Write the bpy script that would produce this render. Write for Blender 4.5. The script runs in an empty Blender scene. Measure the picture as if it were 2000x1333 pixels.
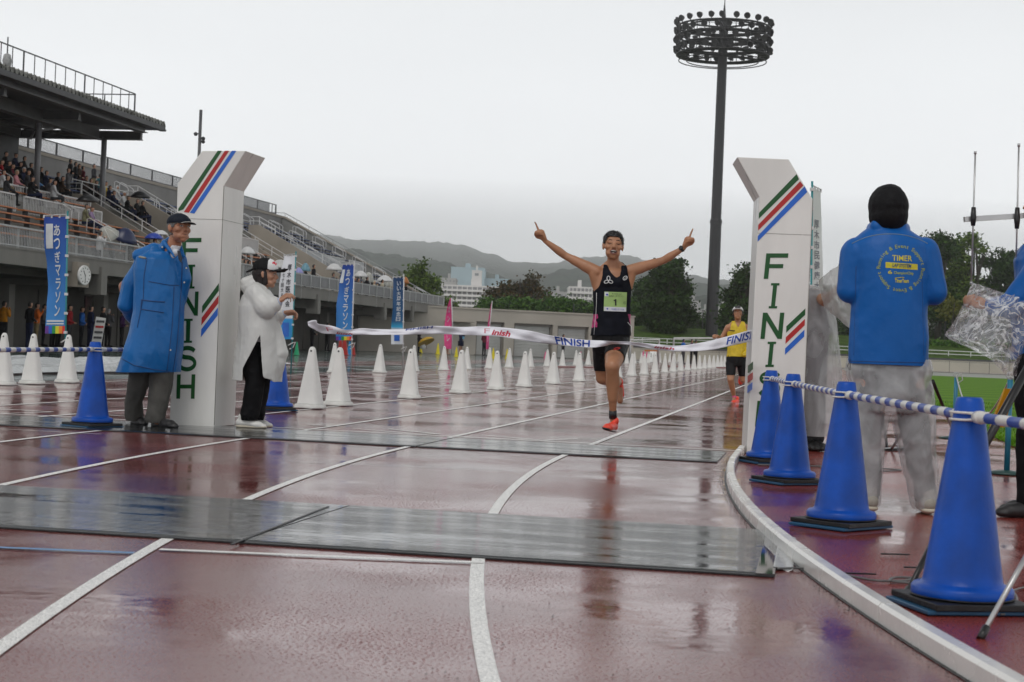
import bpy, bmesh, math, random
from mathutils import Vector, Matrix, noise
from mathutils.bvhtree import BVHTree
random.seed(7)
S = bpy.context.scene
COL = S.collection
pi = math.pi
V = Vector
# ---------------------------------------------------------------- camera
F = 3300.0; H = 0.82; ROLL = math.atan(.0405); CX, CY = 1000.0, 666.5
PITCH = math.atan((674.5 - CY) * math.cos(ROLL) / F)
TH = math.atan(595 / F)                       # the track runs this far to the right of the view
fw = V((0, math.cos(PITCH), math.sin(PITCH))); u0 = V((0, -math.sin(PITCH), math.cos(PITCH))); r0 = V((1, 0, 0))
RV = math.cos(ROLL) * r0 + math.sin(ROLL) * u0
UV = math.cos(ROLL) * u0 - math.sin(ROLL) * r0
cam_d = bpy.data.cameras.new('camera'); cam = bpy.data.objects.new('camera', cam_d); COL.objects.link(cam)
m = Matrix((RV, UV, -fw)).transposed().to_4x4(); m.translation = V((0, 0, H)); cam.matrix_world = m
cam_d.sensor_width = 36; cam_d.lens = F / 2000 * 36; cam_d.clip_end = 9000; cam_d.clip_start = .05
cam_d.dof.use_dof = True; cam_d.dof.focus_distance = 14.2; cam_d.dof.aperture_fstop = 8.0
S.camera = cam
# ---------------------------------------------------------------- sky, sun, exposure
W = bpy.data.worlds.new('World'); S.world = W; W.use_nodes = True
nt = W.node_tree; nt.nodes.clear()
def wn(t, **k):
    n = nt.nodes.new(t)
    for a, b in k.items(): setattr(n, a, b)
    return n
SUN_EL, SUN_AZ = math.radians(55), math.radians(200)
sky = wn('ShaderNodeTexSky', sky_type='NISHITA', sun_disc=False, sun_elevation=SUN_EL, sun_rotation=SUN_AZ, dust_density=6.0)
hs = wn('ShaderNodeHueSaturation'); hs.inputs['Saturation'].default_value = .12
tc = wn('ShaderNodeTexCoord'); sp = wn('ShaderNodeSeparateXYZ')
mp = wn('ShaderNodeMapping'); mp.inputs['Scale'].default_value = (1, 1, 3.2)
nz = wn('ShaderNodeTexNoise'); nz.inputs['Scale'].default_value = 2.2; nz.inputs['Detail'].default_value = 5; nz.inputs['Roughness'].default_value = .45
cr = wn('ShaderNodeValToRGB'); cr.color_ramp.elements[0].position = 0.0; cr.color_ramp.elements[1].position = 1.0; e_ = cr.color_ramp.elements.new(.25); e_.color = (7.0, 7.2, 7.35, 1); e_ = cr.color_ramp.elements.new(.09); e_.color = (7.5, 7.7, 7.8, 1)
cr.color_ramp.elements[0].color = (9.4, 9.6, 9.75, 1); cr.color_ramp.elements[1].color = (10.4, 10.6, 10.8, 1)
mul = wn('ShaderNodeMix', data_type='RGBA', blend_type='MULTIPLY'); mul.inputs[0].default_value = 1
cr2 = wn('ShaderNodeValToRGB'); cr2.color_ramp.elements[0].position = .3; cr2.color_ramp.elements[1].position = .7
cr2.color_ramp.elements[0].color = (.93, .93, .935, 1); cr2.color_ramp.elements[1].color = (1.04, 1.04, 1.04, 1)
mx = wn('ShaderNodeMix', data_type='RGBA'); mx.inputs[0].default_value = .9
bg = wn('ShaderNodeBackground'); bg.inputs[1].default_value = .1; ou = wn('ShaderNodeOutputWorld')
K = nt.links.new
K(sky.outputs[0], hs.inputs['Color']); K(tc.outputs['Generated'], sp.inputs[0]); K(tc.outputs['Generated'], mp.inputs[0])
K(mp.outputs[0], nz.inputs['Vector']); K(nz.outputs[0], cr2.inputs[0]); K(sp.outputs[2], cr.inputs[0])
K(cr.outputs[0], mul.inputs[6]); K(cr2.outputs[0], mul.inputs[7]); K(hs.outputs[0], mx.inputs[6]); K(mul.outputs[2], mx.inputs[7])
K(mx.outputs[2], bg.inputs[0]); K(bg.outputs[0], ou.inputs[0])
sd = bpy.data.lights.new('sun', 'SUN'); sd.energy = .7; sd.angle = math.radians(25); sd.color = (1, .97, .93)
so = bpy.data.objects.new('sun', sd); COL.objects.link(so)
sdir = V((math.sin(SUN_AZ) * math.cos(SUN_EL), math.cos(SUN_AZ) * math.cos(SUN_EL), math.sin(SUN_EL)))
so.rotation_euler = (-sdir).to_track_quat('-Z', 'Y').to_euler()
vs = S.view_settings; vs.view_transform = 'Standard'; vs.look = 'None'; vs.exposure = 0.29; vs.gamma = 1; vs.use_curve_mapping = False
S.cycles.volume_bounces = 5
S.cycles.max_bounces = 6; S.cycles.transparent_max_bounces = 16

# ---------------------------------------------------------------- pixel (of the 2000 px photo) to world
def ray(x, y):
    return fw + RV * ((x - CX) / F) - UV * ((y - CY) / F)
def P(x, y, D):                                # point at forward distance D
    return V((0, 0, H)) + ray(x, y) * (D / ray(x, y).y)
def G(x, y, z=0.0):                            # point on the level z
    d = ray(x, y); return V((0, 0, H)) + d * ((z - H) / d.z)
TR = V((math.cos(TH), -math.sin(TH), 0)); TT = V((math.sin(TH), math.cos(TH), 0)); UP = V((0, 0, 1))
def T(L, s, z=0.0):                            # track frame: L across, s along
    return TR * L + TT * s + UP * z
def tl(p): return (p.dot(TR), p.dot(TT), p.z)
def on_s(x, y, s):
    d = ray(x, y); return V((0, 0, H)) + d * (s / d.dot(TT))
def on_L(x, y, L):
    d = ray(x, y); return V((0, 0, H)) + d * (L / d.dot(TR))
def on_plane(x, y, p0, n):
    d = ray(x, y); o = V((0, 0, H)); return o + d * ((p0 - o).dot(n) / d.dot(n))
def pix(p):                                    # world to photo pixel
    q = p - V((0, 0, H)); k = q.dot(fw)
    return (CX + F * q.dot(RV) / k, CY - F * q.dot(UV) / k)

# ---------------------------------------------------------------- materials
MATS = {}
def mk(name, col, rough=.6, var=.12, scale=6, bump=0, bscale=60, metal=0, spec=.5, col2=None, alpha=None, trans=0, coat=0, rvar=0, sub=0, det=4, stretch=None, obj=True):
    if name in MATS: return MATS[name]
    M = bpy.data.materials.new(name); M.use_nodes = True; MATS[name] = M
    t = M.node_tree; b = t.nodes['Principled BSDF']
    b.inputs['Roughness'].default_value = rough; b.inputs['Metallic'].default_value = metal
    b.inputs['Specular IOR Level'].default_value = spec
    if coat: b.inputs['Coat Weight'].default_value = coat; b.inputs['Coat Roughness'].default_value = .12
    if sub: b.inputs['Subsurface Weight'].default_value = sub; b.inputs['Subsurface Radius'].default_value = (.02, .008, .005); b.inputs['Subsurface Scale'].default_value = .4
    if trans: b.inputs['Transmission Weight'].default_value = trans
    co = t.nodes.new('ShaderNodeTexCoord'); src = co.outputs['Object']
    if stretch:
        mpn = t.nodes.new('ShaderNodeMapping'); mpn.inputs['Scale'].default_value = stretch
        t.links.new(src, mpn.inputs[0]); src = mpn.outputs[0]
    n = t.nodes.new('ShaderNodeTexNoise'); n.inputs['Scale'].default_value = scale; n.inputs['Detail'].default_value = det
    t.links.new(src, n.inputs['Vector'])
    r = t.nodes.new('ShaderNodeValToRGB'); r.color_ramp.elements[0].position = .3; r.color_ramp.elements[1].position = .72
    c = V(col)
    lo = c * (1 - var); hi = V(col2) if col2 else c * (1 + var)
    r.color_ramp.elements[0].color = (*lo, 1); r.color_ramp.elements[1].color = (*[min(q, 1) for q in hi], 1)
    t.links.new(n.outputs[0], r.inputs[0]); t.links.new(r.outputs[0], b.inputs['Base Color'])
    if rvar:
        mr = t.nodes.new('ShaderNodeMapRange'); mr.inputs[3].default_value = max(rough - rvar, .02); mr.inputs[4].default_value = rough + rvar
        mr.inputs[1].default_value = .3; mr.inputs[2].default_value = .7
        t.links.new(n.outputs[0], mr.inputs[0]); t.links.new(mr.outputs[0], b.inputs['Roughness'])
    if bump:
        n2 = t.nodes.new('ShaderNodeTexNoise'); n2.inputs['Scale'].default_value = bscale; n2.inputs['Detail'].default_value = 5
        bp = t.nodes.new('ShaderNodeBump'); bp.inputs['Strength'].default_value = bump; bp.inputs['Distance'].default_value = .6 / bscale
        t.links.new(src, n2.inputs['Vector']); t.links.new(n2.outputs[0], bp.inputs['Height']); t.links.new(bp.outputs[0], b.inputs['Normal'])
    if alpha is not None:
        b.inputs['Alpha'].default_value = alpha
    return M

# ---------------------------------------------------------------- mesh builder
def frame(d, up=UP):
    d = d.normalized(); a = d.cross(up)
    if a.length < 1e-4: a = d.cross(V((1, 0, 0)))
    a.normalize(); return a, a.cross(d).normalized()
class MB:
    def __init__(s): s.v = []; s.f = []; s.m = []; s.s = []
    def add(s, vs, fs, m=0, sm=False):
        k = len(s.v); s.v += [V(q) for q in vs]
        for f in fs: s.f.append([i + k for i in f]); s.m.append(m); s.s.append(sm)
        return s
    def hexa(s, a, b, m=0):                    # a, b: bottom and top loops of equal length
        n = len(a); fs = [list(range(n))[::-1], list(range(n, 2 * n))]
        for i in range(n): j = (i + 1) % n; fs.append([i, j, n + j, n + i])
        return s.add(list(a) + list(b), fs, m)
    def box(s, x0, x1, y0, y1, z0, z1, m=0, M=None):
        a = [V((x0, y0, z0)), V((x1, y0, z0)), V((x1, y1, z0)), V((x0, y1, z0))]; b = [q + V((0, 0, z1 - z0)) for q in a]
        if M: a = [M @ q for q in a]; b = [M @ q for q in b]
        return s.hexa(a, b, m)
    def bar(s, p, q, w, h=None, m=0, up=UP):
        h = h or w; p = V(p); q = V(q); a, b = frame(q - p, up); a = a * w / 2; b = b * h / 2
        return s.hexa([p - a - b, p + a - b, p + a + b, p - a + b], [q - a - b, q + a - b, q + a + b, q - a + b], m)
    def prism(s, loop, ext, m=0):
        loop = [V(q) for q in loop]; return s.hexa(loop, [q + ext for q in loop], m)
    def tube(s, pts, rad, n=10, m=0, caps=True, sm=True, colfn=None):
        pts = [V(q) for q in pts]; R = rad if hasattr(rad, '__len__') else [rad] * len(pts)
        vs = []; pa = None
        for i, p in enumerate(pts):
            d = (pts[min(i + 1, len(pts) - 1)] - pts[max(i - 1, 0)])
            if pa is None: a, b = frame(d)
            else:
                dn = d.normalized(); a = (pa - dn * pa.dot(dn)).normalized(); b = a.cross(dn)
            pa = a
            for k in range(n):
                t = 2 * pi * k / n; vs.append(p + (a * math.cos(t) + b * math.sin(t)) * R[i])
        k0 = len(s.v); s.v += vs
        for i in range(len(pts) - 1):
            mm = colfn(i) if colfn else m
            for k in range(n):
                j = (k + 1) % n; s.f.append([k0 + i * n + k, k0 + i * n + j, k0 + (i + 1) * n + j, k0 + (i + 1) * n + k]); s.m.append(mm); s.s.append(sm)
        if caps:
            s.f.append([k0 + k for k in range(n)][::-1]); s.m.append(m); s.s.append(False)
            e = k0 + (len(pts) - 1) * n; s.f.append([e + k for k in range(n)]); s.m.append(colfn(len(pts) - 2) if colfn else m); s.s.append(False)
        return s
    def lathe(s, prof, c=(0, 0, 0), n=24, m=0, sq=2.0, axis=None, sm=True, caps=True):
        c = V(c); z = V(axis).normalized() if axis is not None else UP
        a, b = (V((1, 0, 0)), V((0, 1, 0))) if axis is None else frame(z)
        k0 = len(s.v)
        for r, h in prof:
            for k in range(n):
                t = 2 * pi * (k + .5) / n; x, y = math.cos(t), math.sin(t)
                g = (abs(x) ** sq + abs(y) ** sq) ** (-1 / sq)
                s.v.append(c + (a * x * g + b * y * g) * r + z * h)
        for i in range(len(prof) - 1):
            for k in range(n):
                j = (k + 1) % n; s.f.append([k0 + i * n + k, k0 + i * n + j, k0 + (i + 1) * n + j, k0 + (i + 1) * n + k]); s.m.append(m); s.s.append(sm)
        if caps:
            s.f.append([k0 + k for k in range(n)][::-1]); s.m.append(m); s.s.append(False)
            e = k0 + (len(prof) - 1) * n; s.f.append([e + k for k in range(n)]); s.m.append(m); s.s.append(False)
        return s
    def grid(s, fn, nu, nv, m=0, sm=True, mfn=None, closed=False):
        k0 = len(s.v)
        for i in range(nu + 1):
            for j in range(nv + 1): s.v.append(V(fn(i / nu, j / nv)))
        for i in range(nu):
            for j in range(nv):
                a = k0 + i * (nv + 1) + j; s.f.append([a, a + 1, a + nv + 2, a + nv + 1]); s.m.append(mfn(i / nu, j / nv) if mfn else m); s.s.append(sm)
        return s
    def build(s, name, mats, parent=None, bevel=0, solid=0):
        me = bpy.data.meshes.new(name); o0 = V((0, 0, 0))
        me.from_pydata([tuple(q) for q in s.v], [], s.f)
        mats = mats if isinstance(mats, (list, tuple)) else [mats]
        for q in mats: me.materials.append(q)
        me.polygons.foreach_set('material_index', s.m); me.polygons.foreach_set('use_smooth', s.s)
        bm = bmesh.new(); bm.from_mesh(me); bmesh.ops.recalc_face_normals(bm, faces=bm.faces); bm.to_mesh(me); bm.free()
        o = bpy.data.objects.new(name, me); COL.objects.link(o)
        if parent: o.parent = parent
        if solid:
            q = o.modifiers.new('solid', 'SOLIDIFY'); q.thickness = solid; q.offset = 0
        if bevel:
            q = o.modifiers.new('bevel', 'BEVEL'); q.width = bevel; q.segments = 2; q.limit_method = 'ANGLE'; q.angle_limit = .6
        return o
    def shift(s, d):
        for q in s.v: q += d
        return s
def tag(o, label=None, cat=None, group=None, kind=None):
    if label: o['label'] = label
    if cat: o['category'] = cat
    if group: o['group'] = group
    if kind: o['kind'] = kind
    return o
def thing(name, label, cat, loc=(0, 0, 0), rz=0, group=None):
    o = bpy.data.objects.new(name, None); COL.objects.link(o); o.empty_display_size = .2
    o.location = loc; o.rotation_euler = (0, 0, rz); return tag(o, label, cat, group)
def wpart(name, mb, mats, root, **k):          # parts written in world coordinates under an unturned root
    mb.shift(-root.location); return mb.build(name, mats, root, **k)
def copy_tree(o, parent=None):
    c = o.copy(); COL.objects.link(c)
    if parent: c.parent = parent
    for ch in o.children: copy_tree(ch, c)
    return c
def text_mesh(body, size=1.0, shear=0, offset=0, space=1.0, subdiv=0):   # centred, in the XY plane
    c = bpy.data.curves.new('t', 'FONT'); c.body = body; c.size = size; c.align_x = 'CENTER'; c.align_y = 'CENTER'
    c.shear = shear; c.offset = offset; c.space_character = space; c.resolution_u = 3
    o = bpy.data.objects.new('t', c); COL.objects.link(o); dg = bpy.context.evaluated_depsgraph_get()
    me = bpy.data.meshes.new_from_object(o.evaluated_get(dg)); bpy.data.objects.remove(o); bpy.data.curves.remove(c)
    bm = bmesh.new(); bm.from_mesh(me); bmesh.ops.remove_doubles(bm, verts=bm.verts, dist=1e-5)
    bmesh.ops.triangulate(bm, faces=bm.faces)
    if subdiv:
        for it in range(6):
            lg = [e for e in bm.edges if e.calc_length() > subdiv]
            if not lg: break
            bmesh.ops.subdivide_edges(bm, edges=lg, cuts=1); bmesh.ops.triangulate(bm, faces=bm.faces)
    vs = [q.co.copy() for q in bm.verts]; fs = [[q.index for q in f.verts] for f in bm.faces]; bm.free(); bpy.data.meshes.remove(me)
    return vs, fs
# ================================================================ ground, track, markings
def wet_mat(name, dry, wetc, puddle_at=.5, rough=(.05, .3), bump=.5, bscale=170, tint_scale=1.2, ang=0.0):
    M = bpy.data.materials.new(name); M.use_nodes = True; t = M.node_tree; b = t.nodes['Principled BSDF']; L = t.links.new
    N = lambda ty, **k: (lambda n: ([setattr(n, a, c) for a, c in k.items()], n)[1])(t.nodes.new(ty))
    co = N('ShaderNodeTexCoord'); mp = N('ShaderNodeMapping'); mp.inputs['Rotation'].default_value = (0, 0, ang); L(co.outputs['Object'], mp.inputs[0])
    pud = N('ShaderNodeTexNoise'); pud.inputs['Scale'].default_value = .55; pud.inputs['Detail'].default_value = 6; pud.inputs['Roughness'].default_value = .62; L(mp.outputs[0], pud.inputs['Vector'])
    pr = N('ShaderNodeMapRange'); pr.interpolation_type = 'SMOOTHSTEP'; pr.inputs[1].default_value = puddle_at - .05; pr.inputs[2].default_value = puddle_at + .08; L(pud.outputs[0], pr.inputs[0])
    tn = N('ShaderNodeTexNoise'); tn.inputs['Scale'].default_value = tint_scale; tn.inputs['Detail'].default_value = 6; L(mp.outputs[0], tn.inputs['Vector'])
    mx = N('ShaderNodeMix', data_type='RGBA'); mx.inputs[6].default_value = (*dry, 1); mx.inputs[7].default_value = (*wetc, 1); L(tn.outputs[0], mx.inputs[0])
    gr = N('ShaderNodeTexNoise'); gr.inputs['Scale'].default_value = bscale; gr.inputs['Detail'].default_value = 3; gr.inputs['Roughness'].default_value = .7; L(mp.outputs[0], gr.inputs['Vector'])
    gc = N('ShaderNodeMapRange'); gc.inputs[1].default_value = .35; gc.inputs[2].default_value = .65; gc.inputs[3].default_value = .45; gc.inputs[4].default_value = 1.55; L(gr.outputs[0], gc.inputs[0])
    mm = N('ShaderNodeVectorMath', operation='SCALE'); L(mx.outputs[2], mm.inputs[0]); L(gc.outputs[0], mm.inputs['Scale']); L(mm.outputs[0], b.inputs['Base Color'])
    # roughness: puddles sharp, the rest grainy
    rr = N('ShaderNodeMapRange'); rr.inputs[3].default_value = rough[1]; rr.inputs[4].default_value = rough[0]; L(pr.outputs[0], rr.inputs[0]); L(rr.outputs[0], b.inputs['Roughness'])
    bs = N('ShaderNodeMapRange'); bs.inputs[3].default_value = bump; bs.inputs[4].default_value = bump * .12; L(pr.outputs[0], bs.inputs[0])
    rip = N('ShaderNodeTexNoise'); rip.inputs['Scale'].default_value = 11; rip.inputs['Detail'].default_value = 3; L(mp.outputs[0], rip.inputs['Vector'])
    b0 = N('ShaderNodeBump'); b0.inputs['Strength'].default_value = .05; b0.inputs['Distance'].default_value = .02; L(rip.outputs[0], b0.inputs['Height'])
    bp = N('ShaderNodeBump'); bp.inputs['Distance'].default_value = .0011; L(bs.outputs[0], bp.inputs['Strength']); L(gr.outputs[0], bp.inputs['Height']); L(b0.outputs[0], bp.inputs['Normal']); L(bp.outputs[0], b.inputs['Normal'])
    # bare rubber crumbs standing out of the water film
    sk = N('ShaderNodeTexNoise'); sk.inputs['Scale'].default_value = 95; sk.inputs['Detail'].default_value = 4; sk.inputs['Roughness'].default_value = .75; L(mp.outputs[0], sk.inputs['Vector'])
    ds = N('ShaderNodeTexNoise'); ds.inputs['Scale'].default_value = .8; ds.inputs['Detail'].default_value = 5; L(mp.outputs[0], ds.inputs['Vector'])
    th = N('ShaderNodeMapRange'); th.inputs[1].default_value = .35; th.inputs[2].default_value = .65; th.inputs[3].default_value = .60; th.inputs[4].default_value = .50; L(ds.outputs[0], th.inputs[0])
    sb = N('ShaderNodeMath', operation='SUBTRACT'); L(sk.outputs[0], sb.inputs[0]); L(th.outputs[0], sb.inputs[1])
    km = N('ShaderNodeMath', operation='MULTIPLY'); km.inputs[1].default_value = 30; km.use_clamp = True; L(sb.outputs[0], km.inputs[0])
    ra = N('ShaderNodeMix', data_type='FLOAT'); L(km.outputs[0], ra.inputs[0]); L(rr.outputs[0], ra.inputs[2]); ra.inputs[3].default_value = .55; L(ra.outputs[0], b.inputs['Roughness'])
    sl = N('ShaderNodeMix', data_type='FLOAT'); L(km.outputs[0], sl.inputs[0]); sl.inputs[2].default_value = .62; sl.inputs[3].default_value = .15; L(sl.outputs[0], b.inputs['Specular IOR Level'])
    b.inputs['IOR'].default_value = 1.62
    return M
m_track = wet_mat('wet_red_track', (.23, .058, .052), (.14, .033, .031), .49, (.03, .12), .5)
m_apron = wet_mat('wet_red_apron', (.30, .042, .030), (.17, .028, .022), .50, (.04, .2), .9, bscale=150)
m_green = wet_mat('wet_green_apron', (.018, .055, .042), (.03, .045, .042), .44, (.04, .2), .4)
m_line = wet_mat('white_track_paint', (.86, .85, .83), (.74, .73, .70), .75, (.15, .4), .5)
m_bline = mk('blue_track_paint', (.07, .24, .5), .35, .2, 30, .4, 150)
m_turf = None
def ground_poly(name, pts, z, mat, kind='structure', sub=None):
    b = MB(); b.add([T(L, s, z) for L, s in pts], [list(range(len(pts)))]); o = b.build(name, mat); tag(o, kind=kind); return o
# the bend begins at the finish line
S0, RC = 13.15, 37.0
XK = -.605                                       # inner edge of the straight
def lane_pt(L, u, z=0.0):                       # u runs backwards from far to near; below S0 it follows the bend
    if u >= S0: return T(L, u, z)
    r = RC + (XK - L); a = (S0 - u) / RC
    c = XK + RC
    return T(c - r * math.cos(a), S0 - r * math.sin(a), z)
# base sheet to the horizon, its colour made paler to brighten the haze
m_soil = mk('distant_ground', (.30, .31, .28), .8, .2, .01)
b = MB(); b.add([(-2600, -60, -.03), (2600, -60, -.03), (2600, 3100, -.03), (-2600, 3100, -.03)], [[0, 1, 2, 3]]); tag(b.build('ground', m_soil), kind='structure')
ground_poly('green_apron', [(-60, -20), (-11.28, -20), (-11.28, 260), (-60, 260)], -.012, m_green)
ground_poly('long_jump_runway', [(-16.6, 20), (-13.75, 20), (-13.75, 130), (-16.6, 130)], -.006, m_track)
b = MB(); us = [400, 200, 100, 60, 30, 20] + [S0 - .5 * i for i in range(0, 60)]
for i in range(len(us) - 1):
    k = len(b.v); b.v += [lane_pt(-11.29, us[i]), lane_pt(XK + .0, us[i]), lane_pt(XK + .0, us[i + 1]), lane_pt(-11.29, us[i + 1])]; b.f.append([k, k + 1, k + 2, k + 3]); b.m.append(0); b.s.append(False)
tag(b.build('running_track', m_track), kind='structure')
b = MB()
for i in range(len(us) - 1):
    k = len(b.v); b.v += [lane_pt(XK, us[i]), T(2.0 if us[i] > 14.5 else 14, us[i]), T(2.0 if us[i] > 14.5 else 14, us[i + 1]), lane_pt(XK, us[i + 1])]
    b.f.append([k, k + 1, k + 2, k + 3]); b.m.append(0); b.s.append(False)
tag(b.build('inner_apron', m_apron), kind='structure')
LINES = [-1.85, -3.08, -4.38, -5.62, -6.86, -8.08, -9.3, -10.52 - .3]
for L in LINES:
    b = MB(); uu = [300, 120, 60, 40, 30, 20, 16] + [S0 - .3 * i for i in range(0, 90)]
    w = .025
    for i in range(len(uu) - 1):
        k = len(b.v); b.v += [lane_pt(L - w, uu[i], .004), lane_pt(L + w, uu[i], .004), lane_pt(L + w, uu[i + 1], .004), lane_pt(L - w, uu[i + 1], .004)]; b.f.append([k, k + 1, k + 2, k + 3]); b.m.append(0); b.s.append(False)
    tag(b.build('lane_line', m_line), kind='structure')
def mark(name, p, q, w, mat, z=.006):
    p = V((p.x, p.y, z)); q = V((q.x, q.y, z)); a = (q - p).cross(UP).normalized() * w / 2
    b = MB(); b.add([p - a, p + a, q + a, q - a], [[0, 1, 2, 3]]); return tag(b.build(name, mat), kind='structure')
mark('exchange_line', G(312, 1076), G(945, 1102), .045, m_line)
mark('exchange_line', G(-60, 1070), G(262, 1083), .04, m_bline)
mark('thin_line', G(560, 902), G(1000, 921), .012, mk('pale_line', (.25, .24, .27), .4))
mark('finish_line', T(-11.2, 14.42), T(XK, 14.42), .05, m_line, .005)
mark('thin_line', T(-11.2, 12.28), T(-5.4, 12.28), .02, m_line)
for a, c, w in (((688, 838), (818, 849), .03), ((760, 839), (857, 849), .05), ((818, 849), (857, 849), .03), ((940, 851), (1060, 861), .03), ((1060, 861), (1128, 858), .03), ((0, 801), (40, 802), .05), ((40, 802), (104, 806), .05), ((0, 809), (104, 806), .03), ((210, 812), (255, 815), .04), ((600, 830), (662, 834), .05)):
    mark('track_number', G(*a), G(*c), w, m_line, .0055)
# far runway lines
for L in (-13.8, -15.15, -16.55): mark('runway_line', T(L, 20), T(L, 130), .05, m_line, .0)
# infield grass
def turf():
    M = bpy.data.materials.new('mown_turf'); M.use_nodes = True; t = M.node_tree; b = t.nodes['Principled BSDF']; b.inputs['Roughness'].default_value = .85; b.inputs['Specular IOR Level'].default_value = .08
    co = t.nodes.new('ShaderNodeTexCoord'); n = t.nodes.new('ShaderNodeTexNoise'); n.inputs['Scale'].default_value = 9; n.inputs['Detail'].default_value = 6
    w = t.nodes.new('ShaderNodeTexWave'); w.inputs['Scale'].default_value = .09; w.inputs['Distortion'].default_value = 1.2; w.bands_direction = 'Y'
    a = t.nodes.new('ShaderNodeMath'); a.operation = 'MULTIPLY_ADD'; a.inputs[1].default_value = .35; t.links.new(w.outputs[1], a.inputs[0]); t.links.new(n.outputs[0], a.inputs[2])
    r = t.nodes.new('ShaderNodeValToRGB'); r.color_ramp.elements[0].color = (.052, .14, .005, 1); r.color_ramp.elements[1].color = (.125, .255, .012, 1); r.color_ramp.elements[0].position = .35; r.color_ramp.elements[1].position = .95
    t.links.new(co.outputs['Object'], n.inputs[0]); t.links.new(co.outputs['Object'], w.inputs[0]); t.links.new(a.outputs[0], r.inputs[0]); t.links.new(r.outputs[0], b.inputs['Base Color']); return M
m_turf = turf()
b = MB(); b.add([T(2.0, 14.5, .012), T(14, 11, .012), T(90, 11, .012), T(90, 105, .012), T(2.0, 105, .012)], [[0, 1, 2, 3, 4]]); tag(b.build('infield_turf', m_turf), kind='structure')
# grass blades along the near edge of the turf
b = MB(); rr = random.Random(3)
for i in range(9000):
    s_ = 14.6 + 22 * rr.random() ** 1.6; L_ = 2.0 + (rr.random() ** 2) * 6 - .02; p = T(L_, s_, .01); a = rr.random() * 6.28; h = .025 + .03 * rr.random()
    d = V((math.cos(a), math.sin(a), 0)) * .006; l = V((rr.uniform(-.02, .02), rr.uniform(-.02, .02), h)); b.add([p - d, p + d, p + l], [[0, 1, 2]])
tag(b.build('turf_blades', m_turf), kind='stuff')
# kerb of the inner edge: aluminium rail in lengths, following the bend
m_kerb = mk('weathered_aluminium_kerb', (.78, .77, .74), .25, .08, 3, .1, 40, metal=.2, rvar=.1)
m_dark = mk('black_rubber', (.012, .012, .013), .45, .3, 20, .3, 60)
def kerb_piece(ua, ub, nseg):
    b = MB(); prof = [(-.028, .0), (-.028, .05), (-.018, .062), (.02, .062), (.026, .05), (.026, 0.0)]
    rows = []
    for i in range(nseg + 1):
        u = ua + (ub - ua) * i / nseg; rows.append([lane_pt(XK + .03 + q[0], u, q[1] + .004) for q in prof])
    k = len(prof)
    vs = [q for r in rows for q in r]; fs = []
    for i in range(nseg):
        for j in range(k - 1): fs.append([i * k + j, i * k + j + 1, (i + 1) * k + j + 1, (i + 1) * k + j])
    fs.append(list(range(k))); fs.append([nseg * k + j for j in range(k)][::-1]); b.add(vs, fs); return b
cuts = [14.15, 11.2, 7.36, 5.33, 3.0, 0.5]
loc = lane_pt(XK, 8)
kr = thing('kerb_rail', 'low white aluminium kerb curving round the inside of the bend', 'kerb', loc)
for i in range(len(cuts) - 1): wpart('kerb_length', kerb_piece(cuts[i] - .004, cuts[i + 1] + .004, 14), m_kerb, kr)
b = MB()
for u in [14 - .45 * i for i in range(30)]:
    p = lane_pt(XK - .015, u, .002); b.bar(p - UP * .0 + TT * .12, p - TT * .12, .05, .012)
b2 = MB(); uu = [14.1 - .25 * i for i in range(56)]
for i in range(len(uu) - 1):
    k = len(b2.v); b2.v += [lane_pt(XK - .010, uu[i], .003), lane_pt(XK + .02, uu[i], .003), lane_pt(XK + .02, uu[i + 1], .003), lane_pt(XK - .010, uu[i + 1], .003)]; b2.f.append([k, k + 1, k + 2, k + 3]); b2.m.append(0); b2.s.append(False)
wpart('kerb_gap', b2, m_dark, kr)
# crumbs of black rubber and wet grit in the seam beside the kerb
b = MB(); rr = random.Random(5)
for i in range(1500):
    u = 13.6 - rr.random() * 11; p = lane_pt(XK - .012 - abs(rr.gauss(0, .018)), u, .004); r = .0015 + .0025 * rr.random() ** 2
    b.add([p + V((r, 0, 0)), p + V((-r, r, 0)), p + V((-r, -r, 0)), p + V((0, 0, r * .6))], [[0, 1, 3], [1, 2, 3], [2, 0, 3]])
tag(b.build('rubber_grit', m_dark), kind='stuff')

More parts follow.
